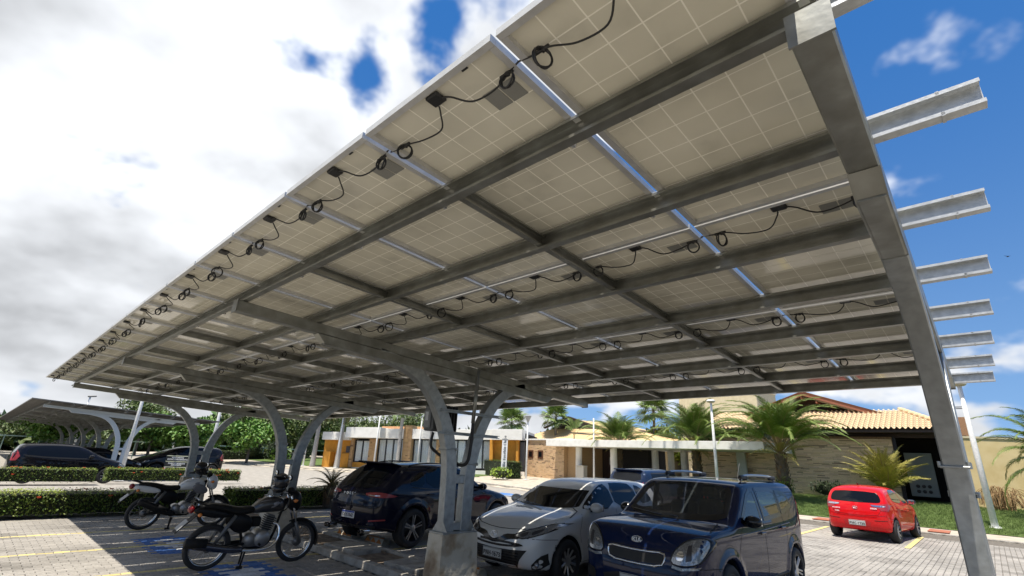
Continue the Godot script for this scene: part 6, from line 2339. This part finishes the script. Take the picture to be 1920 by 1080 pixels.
func buildings():
	var white := noisy("white fascia", [[0.0, lin(.66, .65, .60)], [0.5, lin(.76, .75, .70)], [1.0, lin(.82, .81, .77)]], 0.008, 0.4, 0.8)
	var orange := noisy("ochre render", [[0.0, lin(.50, .22, .025)], [0.5, lin(.60, .275, .035)], [1.0, lin(.66, .31, .05)]], 0.01, 0.5, 0.85)
	var tan_ := noisy("tan stone", [[0.0, lin(.30, .18, .08)], [0.5, lin(.46, .30, .15)], [1.0, lin(.58, .42, .24)]], 0.03, 1.0, 0.9, 0.0, 0.8)
	var frame := mat("dark frame", lin(.012, .012, .014), 0.45)
	var pane := mat("window glass", lin(.4, .45, .46), 0.03, 0.0, {"transparency": BaseMaterial3D.TRANSPARENCY_ALPHA})
	pane.albedo_color.a = 0.10
	var inside := mat("dark interior", lin(.02, .018, .016), 0.9)
	# ---- the yellow building with white fascias
	var o := thing("club_building", "long low ochre building with white fascias and curtained glass fronts", "building", Vector3(-43.6, 0.20, -22.0))
	var u := Vector3(.855, .029, -.52).normalized()
	var up := Vector3.UP
	var n := u.cross(up).normalized()
	o.basis = Basis(u, n.cross(u), n)     # local x along the front, z towards the car park
	pbox("wall", o, 0.1, 18.6, -0.3, 3.0, -7.0, -0.7, inside)
	pbox("wall", o, 0.12, 2.95, -0.3, 2.4, -0.72, -0.25, orange)
	pbox("wall", o, 0.6, 1.3, -0.3, 1.25, -0.25, 0.55, orange, 0.02)
	pbox("wall", o, 2.0, 2.9, -0.3, 1.15, -0.25, 0.25, orange, 0.02)
	pbox("wall", o, 3.2, 4.75, -0.3, 0.42, -0.7, -0.05, orange)
	pbox("plinth", o, -0.1, 18.6, -0.5, 0.0, -7.0, 0.05, white)
	window_bay(o, 3.28, 4.68, 0.44, 2.3, 2, pane, frame, -0.12)
	window_bay(o, 5.42, 8.2, 0.1, 2.42, 4, pane, frame, -0.3)
	window_bay(o, 8.75, 10.9, 0.1, 2.42, 3, pane, frame, -0.2)
	window_bay(o, 11.25, 15.7, 0.1, 2.42, 6, pane, frame, -0.2)
	for q in [[2.92, 3.2, 2.40, 0.18], [4.74, 5.38, 2.40, 0.22], [7.95, 8.72, 3.55, 0.35], [10.9, 11.25, 2.4, 0.1]]:
		var p := pbox("stone_pillar", o, q[0], q[1], -0.2, q[2], -0.7, q[3], tan_)
		var f := grp("stone_facing", o)
		f.position = Vector3(0, 0, q[3])
		stone_face("stone_strips", f, q[0], q[1], -0.1, q[2], mat("strip tint", lin(.46, .30, .15), 0.9, 0.0, {"vertex_color_use_as_albedo": true}), 0.12, 0.3, 0.03, int(q[0] * 10))
	pbox("fascia", o, 0.35, 2.98, 2.26, 2.92, -6.5, 0.65, white, 0.01)
	pbox("fascia", o, 2.98, 6.2, 2.44, 3.30, -6.0, 1.35, white, 0.01)
	pbox("fascia", o, 6.2, 15.9, 2.44, 3.26, -6.0, 0.3, white, 0.01)
	pbox("fascia", o, 15.9, 18.5, 2.44, 3.28, -6.0, 0.75, white, 0.01)
	pbox("wall", o, 15.8, 18.1, -0.3, 2.44, -0.6, 0.0, orange)
	pbox("wall", o, 15.72, 16.0, -0.3, 2.44, 0.0, 0.5, orange)
	pbox("wall", o, 17.95, 18.15, -0.3, 2.44, 0.0, 0.5, orange)
	pbox("door", o, 18.18, 18.55, -0.2, 2.3, -0.4, -0.2, mat("grey door", lin(.10, .11, .12), 0.4))
	pbox("parapet", o, 4.6, 9.2, 3.0, 3.62, -5.5, -2.2, noisy("terracotta render", [[0.0, lin(.48, .25, .12)], [1.0, lin(.60, .34, .18)]], 0.01, 0.5, 0.9))
	pbox("air_conditioner", o, 2.62, 2.95, 1.2, 1.75, -0.2, 0.3, mat("ac dark", lin(.05, .05, .055), 0.5))
	# ---- the stone wing and the entrance gallery
	var g := thing("entrance_gallery", "flat white roof slab on pillars before the dark clubhouse entrance", "gallery", Vector3(-24.2, 0.42, -30.0), 0.0)
	var gx := Vector3(17.2, 0.055, 1.0).normalized()
	var gz := gx.cross(Vector3.UP).normalized()
	g.basis = Basis(gx, gz.cross(gx), gz)
	pbox("roof_slab", g, 0.0, 15.7, 2.33, 2.78, -6.5, 0.0, white, 0.01)
	for q in [[2.05, -1.4, 0.24], [5.0, -1.6, 0.24], [6.6, -4.4, 0.24], [7.4, -5.2, 0.22], [8.55, -5.0, 0.26]]:
		var b := B_smooth()
		b.lathe([Vector2(q[2], -0.2), Vector2(q[2], 2.34)], 22, Transform3D(Basis.IDENTITY, Vector3(q[0], 0, q[1])))
		part("pillar", b, white, g)
	var bp := B.new()
	bp.bar(Vector3(13.05, 0.0, -3.6), Vector3(12.85, 2.34, -4.0), 0.52, 0.2, Vector3.FORWARD)
	part("flat_pillar", bp, noisy("pale green pillar", [[0.0, lin(.42, .45, .40)], [1.0, lin(.52, .55, .50)]], 0.01, 0.5, 0.8), g)
	pbox("inner_wall", g, 1.6, 6.3, -0.1, 2.33, -6.4, -4.0, inside)
	pbox("door", g, 2.4, 3.4, 0.0, 2.15, -4.0, -3.94, mat("dark timber", lin(.035, .018, .012), 0.5))
	pbox("notice", g, 3.0, 3.12, 1.2, 1.75, -3.94, -3.92, mat("paper", lin(.4, .4, .38), 0.8))
	for i in 9:
		pbox("timber_fin", g, 9.1 + i * 0.32, 9.28 + i * 0.32, 0.0, 2.33, -5.6 - 0.05 * i, -5.3 - 0.05 * i, noisy("pale timber", [[0.0, lin(.36, .22, .12)], [1.0, lin(.52, .34, .20)]], 0.03, 0.8, 0.8))
	for q in [4.0, 6.2, 9.6, 12.4]:
		var b := B_smooth()
		b.lathe([Vector2(0.0, 0.0), Vector2(0.11, 0.0), Vector2(0.11, 0.02)], 14, Transform3D(Basis.IDENTITY, Vector3(q, 2.31, -0.9)))
		part("ceiling_lamp", b, mat("lamp glass", lin(.7, .7, .68), 0.4), g)
	# ---- brick wing left of the entrance
	var w := thing("brick_wing", "tan brick wing with two small square windows left of the entrance", "building", Vector3(-27.9, 0.40, -32.0))
	var wx := Vector3(4.75, 0.0, 1.0).normalized()
	var wz := wx.cross(Vector3.UP).normalized()
	w.basis = Basis(wx, Vector3.UP, wz)
	var brick := mat("brick tint", lin(.62, .43, .25), 0.9, 0.0, {"vertex_color_use_as_albedo": true})
	pbox("wall", w, 0.0, 4.75, -0.3, 2.86, -5.0, 0.0, tan_)
	stone_face("brick_courses", w, 0.02, 4.75, -0.05, 2.8, brick, 0.07, 0.22, 0.016, 21)
	pbox("side_wall", w, 4.76, 5.7, -0.3, 2.6, -5.0, -0.35, tan_)
	pbox("fascia", w, -0.3, 5.8, 2.82, 2.94, -5.2, 0.12, white)
	for x in [0.66, 1.92]:
		var f := grp("window", w)
		pbox("frame", f, x - 0.33, x + 0.33, 1.42, 2.04, 0.0, 0.05, mat("timber frame", lin(.10, .04, .02), 0.5))
		pbox("pane", f, x - 0.2, x + 0.2, 1.53, 1.93, 0.05, 0.056, glass_dark())
	var bin := thing("litter_bin", "pale square bin beside the first entrance pillar", "bin", Vector3(-21.55, 0.43, -30.9))
	pbox("body", bin, -0.32, 0.32, 0.0, 0.98, -0.25, 0.25, mat("cream plastic", lin(.55, .52, .44), 0.5), 0.03)
	pbox("lid", bin, -0.34, 0.34, 0.98, 1.06, -0.27, 0.27, mats["cream plastic"], 0.02)
	# ---- pavilion roof behind it
	var pv_ := thing("tiled_pavilion", "pavilion with a broad tan hipped tile roof behind the entrance slab", "building", Vector3(-31, 0.4, -50))
	var tile := noisy("far tile roof", [[0.0, lin(.50, .34, .16)], [0.5, lin(.62, .44, .23)], [1.0, lin(.68, .50, .29)]], 0.05, 0.5, 0.85)
	pbox("wall", pv_, -7.5, 8.0, -0.4, 3.4, -6, 3.4, mat("cream wall", lin(.55, .45, .28), 0.9))
	var b3 := B.new()
	var e := [Vector3(-10.0, 3.55, 4.6), Vector3(9.5, 3.55, 4.6), Vector3(9.5, 3.55, -7), Vector3(-10.0, 3.55, -7)]
	var r0 := Vector3(-3.8, 6.05, 0.2)
	var r1 := Vector3(1.4, 5.6, -1.2)
	b3.quad(e[0], r0, r1, e[1]); b3.tri(e[1], r1, e[2]); b3.quad(e[2], r1, r0, e[3]); b3.tri(e[3], r0, e[0]); b3.quad(e[0], e[1], e[2], e[3])
	part("roof", b3, tile, pv_)
	b3 = B.new()
	b3.bar(Vector3(-7.2, 4.95, 3.0), Vector3(-3.9, 6.22, 2.6), 0.4, 0.16); b3.bar(Vector3(-3.9, 6.22, 2.6), Vector3(0.4, 5.0, 3.0), 0.4, 0.16)
	part("gable_board", b3, mat("dark timber", lin(.035, .018, .012), 0.5), pv_)
	b3 = B.new()
	b3.prism(pv([-6.9, 4.9, 0.2, 4.9, -3.9, 6.12]), 0.1, Transform3D(Basis.IDENTITY, Vector3(0, 0, 2.2)))
	part("gable_louvre", b3, inside, pv_)
	# ---- the stone walled clubhouse on the right
	var c := thing("stone_clubhouse", "clubhouse with a long split stone wall under a barrel tile roof", "building", Vector3(-8.0, 0.5, -33.6))
	var cx := Vector3(1, 0.0, -0.02).normalized()
	c.basis = Basis(cx, Vector3.UP, cx.cross(Vector3.UP).normalized())
	var ston := mat("split stone tint", lin(.80, .63, .41), 0.92, 0.0, {"vertex_color_use_as_albedo": true})
	pbox("wall", c, -6.2, 4.55, -0.4, 3.32, -0.6, 0.0, noisy("stone backing", [[0.0, lin(.16, .10, .06)], [1.0, lin(.30, .20, .12)]], 0.02, 0.8, 0.9))
	stone_face("stone_courses", c, -6.2, 4.55, -0.05, 3.2, ston, 0.062, 0.42, 0.03, 9)
	pbox("plinth", c, -6.2, 4.6, -0.4, 0.04, 0.0, 0.18, mat("grey plinth", lin(.22, .23, .27), 0.8))
	pbox("soffit", c, -6.6, 7.2, 3.50, 3.66, -9.0, 1.0, mat("dark timber", lin(.035, .018, .012), 0.5))
	pbox("eave_beam", c, -5.2, 7.2, 3.32, 3.50, -0.9, -0.6, mats["dark timber"])
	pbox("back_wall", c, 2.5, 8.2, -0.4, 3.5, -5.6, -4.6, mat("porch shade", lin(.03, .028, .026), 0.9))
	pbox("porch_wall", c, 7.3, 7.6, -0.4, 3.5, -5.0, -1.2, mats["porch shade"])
	pbox("corner_post", c, 4.55, 4.7, -0.2, 3.3, -0.5, -0.3, frame)
	var cab := grp("cabinet", c)
	pbox("door_panel", cab, 4.72, 5.95, 0.35, 2.65, -3.2, -3.1, mat("cabinet grey", lin(.36, .40, .37), 0.5), 0.02)
	for i in 6:
		var b := B_smooth()
		b.lathe([Vector2(0.09, 0), Vector2(0.09, 0.03), Vector2(0.0, 0.03)], 12, Transform3D(Basis(Vector3.RIGHT, PI / 2), Vector3(5.08 + (i % 3) * 0.25, 0.62 + (i / 3) * 0.27, -3.1)))
		part("vent", b, mat("vent dark", lin(.10, .10, .09), 0.6), cab)
	pbox("name_plate", cab, 5.2, 5.5, 1.75, 1.86, -3.1, -3.09, mat("paper", lin(.4, .4, .38), 0.8))
	tile_roof("roof_tiles", c, Vector3(-6.6, 3.68, 1.15), Vector3(0.235, 0, 0), Vector3(0, 0.13, -0.36), 59, 10, 0.0, 0.95)
	var dk := B.new()
	dk.quad(Vector3(-6.6, 3.65, 1.12), Vector3(7.25, 3.65, 1.12), Vector3(5.05, 4.93, -2.5), Vector3(-6.6, 4.93, -2.5))
	dk.tri(Vector3(7.25, 3.65, 1.12), Vector3(7.25, 3.65, -8.0), Vector3(5.05, 4.93, -2.5))
	part("roof_deck", dk, mats["dark timber"], c)
	var b4 := B_smooth()
	for i in 10:
		var p0 := Vector3(7.25 - i * 0.223, 3.74 + i * 0.13, 1.1 - i * 0.36)
		b4.tube([p0, p0 + Vector3(-0.245, 0.14, -0.39)], [0.13, 0.10], 8)
	part("hip_tiles", b4, mats["clay roof tile"], c)
	# upper gable
	var b5 := B.new()
	b5.bar(Vector3(0.3, 6.05, -1.9), Vector3(3.95, 4.72, -1.9), 0.1, 0.24); b5.bar(Vector3(0.3, 6.05, -1.9), Vector3(-3.3, 4.72, -1.9), 0.1, 0.24)
	part("barge_board", b5, mat("red brown board", lin(.26, .10, .055), 0.7), c)
	b5 = B.new()
	b5.quad(Vector3(0.3, 6.2, -1.8), Vector3(4.2, 4.79, -1.8), Vector3(4.2, 4.79, -10), Vector3(0.3, 6.2, -10))
	b5.quad(Vector3(0.3, 6.2, -1.8), Vector3(0.3, 6.2, -10), Vector3(-3.5, 4.79, -10), Vector3(-3.5, 4.79, -1.8))
	part("upper_roof", b5, tile, c)
	b5 = B.new()
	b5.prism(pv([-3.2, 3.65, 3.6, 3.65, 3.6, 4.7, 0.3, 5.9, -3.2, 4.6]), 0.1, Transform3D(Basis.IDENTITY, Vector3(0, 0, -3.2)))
	part("gable_shade", b5, mat("shaded gable brown", lin(.05, .03, .02), 0.9), c)  # dark panel stands for the shade beneath the gable
	b5 = B.new()
	for i in 9:
		b5.bar(Vector3(-3.0 + i * 0.8, 4.62 + minf(i, 8 - i) * 0.29, -1.9), Vector3(-3.0 + i * 0.8, 4.62 + minf(i, 8 - i) * 0.29, -3.1), 0.08, 0.12)
	stuff(part("rafter_end", b5, mats["red brown board"], c))
	var cream := noisy("cream render", [[0.0, lin(.58, .50, .32)], [1.0, lin(.68, .60, .42)]], 0.01, 0.4, 0.85)
	var up_ := thing("upper_block", "pale cream upper storey rising behind the palms and the entrance slab", "building", Vector3(-17.2, 0.4, -48))
	pbox("wall", up_, -4.4, 3.0, -0.6, 8.6, -6, 0, cream)
	pbox("coping", up_, -4.5, 3.1, 8.6, 8.75, -6.1, 0.1, white)
	var tw := thing("brick_chimney", "brown masonry tower with a metal cage on top, right of the tiled roof", "tower", Vector3(-0.7, 0.4, -43.5))
	pbox("shaft", tw, -0.65, 0.55, -0.5, 5.3, -1.2, 0, noisy("brown masonry", [[0.0, lin(.28, .15, .08)], [1.0, lin(.42, .25, .14)]], 0.03, 0.8, 0.9))
	var cg := B.new()
	for x in [-0.5, 0.45]:
		for z in [-1.1, -0.1]:
			cg.bar(Vector3(x, 5.3, z), Vector3(x, 5.95, z), 0.05, 0.05)
	cg.bar(Vector3(-0.5, 5.95, -0.1), Vector3(0.45, 5.95, -0.1), 0.05, 0.05); cg.bar(Vector3(-0.5, 5.95, -1.1), Vector3(0.45, 5.95, -1.1), 0.05, 0.05)
	part("cage", cg, frame, tw)
	var yw := thing("yellow_wall", "pale yellow rendered wall at the right behind the palm", "wall", Vector3(-0.75, 0.5, -34.0), 0.0)
	var b6 := B.new()
	b6.bar(Vector3(0, 1.45, 0), Vector3(9.5, 1.45, -4.5), 0.25, 3.7)
	part("wall", b6, noisy("yellow render", [[0.0, lin(.58, .44, .20)], [0.5, lin(.68, .54, .28)], [1.0, lin(.74, .60, .34)]], 0.008, 0.3, 0.85), yw)
	b6 = B.new()
	b6.bar(Vector3(-0.02, 3.36, 0), Vector3(9.5, 3.36, -4.5), 0.34, 0.1)
	part("coping", b6, cream, yw)

# ---------------------------------------------------------------- street furniture
func lamp_post(label: String, at: Vector3, h: float, r: float, kind: int, lean := Vector2.ZERO):
	var o := thing("lamp_post", label, "lamp post", at)
	var pole := noisy("pole paint", [[0.0, lin(.58, .59, .58)], [0.6, lin(.74, .75, .74)], [1.0, lin(.80, .81, .80)]], 0.02, 1.0, 0.5)
	var top := Vector3(lean.x, h, lean.y)
	var b := B_smooth()
	b.tube([Vector3.ZERO, Vector3(lean.x * .5, h * .5, lean.y * .5), top], [r * 1.15, r, r * 0.75], 12)
	part("pole", b, pole, o)
	b = B.new()
	b.box(Vector3(0, 0.02, 0), Vector3(0.34, 0.04, 0.34), Basis.IDENTITY, 0.01)
	for s in [-1, 1]:
		b.lathe([Vector2(0.02, 0.04), Vector2(0.02, 0.08)], 6, Transform3D(Basis.IDENTITY, Vector3(s * 0.12, 0, 0.12)), true)
	part("base_plate", b, pole, o)
	if kind == 0:        # round shallow lantern
		b = B_smooth()
		b.lathe([Vector2(0.0, h + 0.10), Vector2(0.16, h + 0.09), Vector2(0.23, h + 0.03), Vector2(0.235, h - 0.01), Vector2(0.22, h - 0.02)], 22, Transform3D(Basis.IDENTITY, Vector3(lean.x, 0, lean.y)))
		part("lantern_cap", b, pole, o)
		b = B_smooth()
		b.lathe([Vector2(0.22, h - 0.02), Vector2(0.16, h - 0.07), Vector2(0.0, h - 0.09)], 22, Transform3D(Basis.IDENTITY, Vector3(lean.x, 0, lean.y)))
		part("lantern_glass", b, mat("lantern glass", lin(.40, .36, .28), 0.3), o)
	elif kind == 1:      # cone
		b = B_smooth()
		b.lathe([Vector2(0.03, h - 0.5), Vector2(0.25, h), Vector2(0.26, h + 0.03), Vector2(0.0, h + 0.05)], 18)
		part("cone_shade", b, mat("cone grey", lin(.38, .38, .37), 0.5), o)
	elif kind == 2:      # two arms
		b = B.new()
		b.box(top, Vector3(0.06, 0.06, 1.5))
		part("cross_arm", b, pole, o)
		for s in [-1, 1]:
			b = B.new()
			b.box(top + Vector3(0, -0.08, s * 0.75), Vector3(0.3, 0.14, 0.5), Basis.IDENTITY, 0.04)
			part("lamp_head", b, mat("lamp head", lin(.08, .06, .055), 0.5), o)
	elif kind == 3:
		b = B.new()
		b.box(top + Vector3(0, 0.02, -0.15), Vector3(0.3, 0.16, 0.75), Basis(Vector3.RIGHT, 0.15), 0.05)
		part("lamp_head", b, mat("lamp head grey", lin(.16, .16, .16), 0.5), o)

func street():
	lamp_post("tall white lamp post with a round lantern on the lawn at the right", Vector3(-0.16, 0.25, -25.5), 5.05, 0.09, 0)
	lamp_post("pale lamp post behind the roof of the boxy blue car", Vector3(-10.5, 0.5, -27.4), 4.75, 0.075, 0)
	lamp_post("thin pale pole before the dark entrance doorway", Vector3(-20.04, 0.43, -30.2), 4.3, 0.06, 4)
	lamp_post("lamp post with a grey cone shade beside the brick wing", Vector3(-24.75, 0.29, -28.45), 4.5, 0.065, 1)
	lamp_post("white pole before the ochre wall at the left end of the yellow building", Vector3(-40.6, 0.18, -22.0), 4.6, 0.065, 4)
	lamp_post("white pole between the first two windows of the yellow building", Vector3(-37.8, 0.19, -23.9), 4.6, 0.065, 4)
	lamp_post("white pole before the middle windows of the yellow building", Vector3(-35.4, 0.25, -26.6), 4.6, 0.065, 4)
	lamp_post("short white pole left of the grey stemmed palms", Vector3(-43.9, 0.19, -20.7), 2.9, 0.06, 4)
	lamp_post("white pole rising past the far carport's right hand arm", Vector3(-30.35, -0.2, -5.5), 6.2, 0.075, 4)
	lamp_post("white pole beside the notice board, seen through the third column", Vector3(-45.0, 0, -13.5), 6.2, 0.12, 4)
	lamp_post("distant grey street lamp over the far carport", Vector3(-70, -0.2, -8.0), 6.0, 0.1, 3)
	lamp_post("distant twin headed red brown lamp over the left trees", Vector3(-68, -0.2, -16.4), 6.2, 0.1, 2)
	lamp_post("distant twin headed grey lamp right of the red brown one", Vector3(-70, -0.2, -21.0), 5.9, 0.1, 2)
	# the white upright sign
	var s := thing("upright_sign", "tall narrow white sign with the club's name in dark upright lettering", "sign", Vector3(-26.6, 0.3, -28.0), deg_to_rad(43.0))
	pbox("panel", s, -0.21, 0.21, -0.2, 2.75, -0.05, 0.05, mat("sign white", lin(.78, .80, .80), 0.5), 0.01)
	pbox("cap", s, -0.23, 0.23, 2.75, 2.8, -0.07, 0.07, mat("sign grey", lin(.25, .26, .26), 0.5))
	var t := part("lettering", text_mesh("Alphaville Eusébio Clube", 0.19, 0.008, "Droid Sans", true), mat("sign ink", lin(.01, .025, .045), 0.6), s)
	t.transform = Transform3D(Basis(Vector3.BACK, PI / 2).scaled(Vector3(1.0, 1.0, 1.0)), Vector3(0.01, 1.48, 0.055))
	# the notice board
	s = thing("notice_board", "small black notice board on white legs with white lettering", "sign", Vector3(-30.6, -0.2, -7.75), PI / 2 - 0.35)
	pbox("panel", s, -0.52, 0.52, 0.62, 1.22, -0.02, 0.02, mat("board black", lin(.012, .014, .014), 0.5), 0.004)
	for x in [-0.46, 0.46]:
		pbox("leg", s, x - 0.025, x + 0.025, 0.0, 0.62, -0.025, 0.025, mat("sign white", lin(.78, .80, .80), 0.5))
	for y in [1.19, 0.92, 0.65]:
		pbox("stripe", s, -0.5, 0.5, y - 0.014, y + 0.014, 0.02, 0.026, mat("board stripe", lin(.62, .64, .45), 0.6))
	for q in [[1.11, "VISITANTES"], [1.02, "ESTACIONAMENTO"], [0.83, "FUNCIONARIOS"], [0.75, "SOMENTE"]]:
		t = part("lettering", text_mesh(q[1], 0.07, 0.004, "Droid Sans", true), mats["sign white"], s)
		t.position = Vector3(0, q[0], 0.023)
	# green fence along the back
	var f := thing("boundary_fence", "light green post and rail fence along the back of the car park", "fence", Vector3(-57, 0, -16))
	var fm := mat("fence green", lin(.30, .42, .36), 0.6)
	for i in 16:
		var b := B.new()
		b.box(Vector3(-3.0 + i * 0.35, 0.75, 16 - i * 2.2), Vector3(0.07, 1.6, 0.07))
		part("post", b, fm, f)
	for y in [1.45]:
		var b := B.new()
		b.bar(Vector3(-3.0, y, 16), Vector3(-3.0 + 15 * 0.35, y, 16 - 33.0), 0.06, 0.09)
		part("rail", b, fm, f)
	# a bird far up at the right
	var bird := thing("bird", "tiny dark bird gliding in the clear blue sky at the right", "bird", Vector3(3.62, 15.47, -42.0), 0.6)
	bird.scale = Vector3.ONE * 0.45
	var bb := B.new()
	bb.blob(Vector3.ZERO, Vector3(0.07, 0.06, 0.22), 8, 6)
	part("body", bb, mat("bird dark", lin(.02, .02, .02), 0.8), bird)
	for s3 in [-1, 1]:
		bb = B.new()
		bb.tri(Vector3(0, 0.02, 0.1), Vector3(s3 * 0.5, 0.16, -0.02), Vector3(0, 0.02, -0.1)); bb.tri(Vector3(0, 0.0, 0.1), Vector3(0, 0.0, -0.1), Vector3(s3 * 0.5, 0.15, -0.02))
		part("wing", bb, mats["bird dark"], bird)
	# wheel stops: concrete blocks with orange teeth
	var k := 0
	for q in [[-10.35, -6.15, "wheel stop with orange teeth by the left rear wheel of the navy car"], [-9.3, -6.2, "wheel stop with orange teeth behind the right rear wheel of the navy car"], [-6.3, -5.95, "wheel stop with orange teeth under the left side of the silver car's bumper"], [-5.2, -5.95, "wheel stop with orange teeth under the right side of the silver car's bumper"]]:
		var w := thing("wheel_stop", q[2], "wheel stop", Vector3(q[0], 0, q[1]), 0.0, "wheel stops along the planted strip")
		var b := B.new()
		b.prism(pv([-0.11, 0, 0.11, 0, 0.06, 0.11, -0.06, 0.11]), 0.62, Transform3D(Basis(Vector3.BACK, Vector3.UP, Vector3.LEFT), Vector3(0.31, 0, 0)))
		part("block", b, concrete(), w)
		for i in 3:
			b = B.new()
			b.prism(pv([-0.1, 0, 0.1, 0, 0, 0.09]), 0.006, Transform3D(Basis.IDENTITY, Vector3(-0.2 + i * 0.2, 0.02, 0.092)))
			b.prism(pv([-0.1, 0, 0.1, 0, 0, 0.09]), 0.006, Transform3D(Basis(Vector3.RIGHT, -PI / 2), Vector3(-0.2 + i * 0.2, 0.112, 0.055)))
			part("orange_tooth", b, mat("orange paint", lin(.55, .20, .04), 0.7), w)
	# concrete covers in the planted strip
	for q in [[-8.55, -5.2, 0.95, 0.55, "pale concrete cover slab in the strip, left of the nearest full column"], [-6.75, -5.2, 0.8, 0.5, "concrete cover slab in the strip at the foot of the nearest full column"], [-3.9, -5.2, 0.8, 0.5, "concrete cover slab in the strip before the boxy blue car"]]:
		var w := thing("cover_slab", q[4], "slab", Vector3(q[0], 0.05, q[1]), 0.1, "concrete covers in the planted strip")
		pbox("slab", w, -q[2] / 2, q[2] / 2, 0, 0.1, -q[3] / 2, q[3] / 2, noisy("kerb concrete", [], 0.01, 1.0), 0.012)

func _ready():
	rng.seed = 20240
	camera_and_light()
	ground()
	carport()
	buildings()
	plants()
	street()
	silver_hatch()
	boxy_blue()
	navy_suv()
	red_hatch()
	far_cars()
	motorcycles()
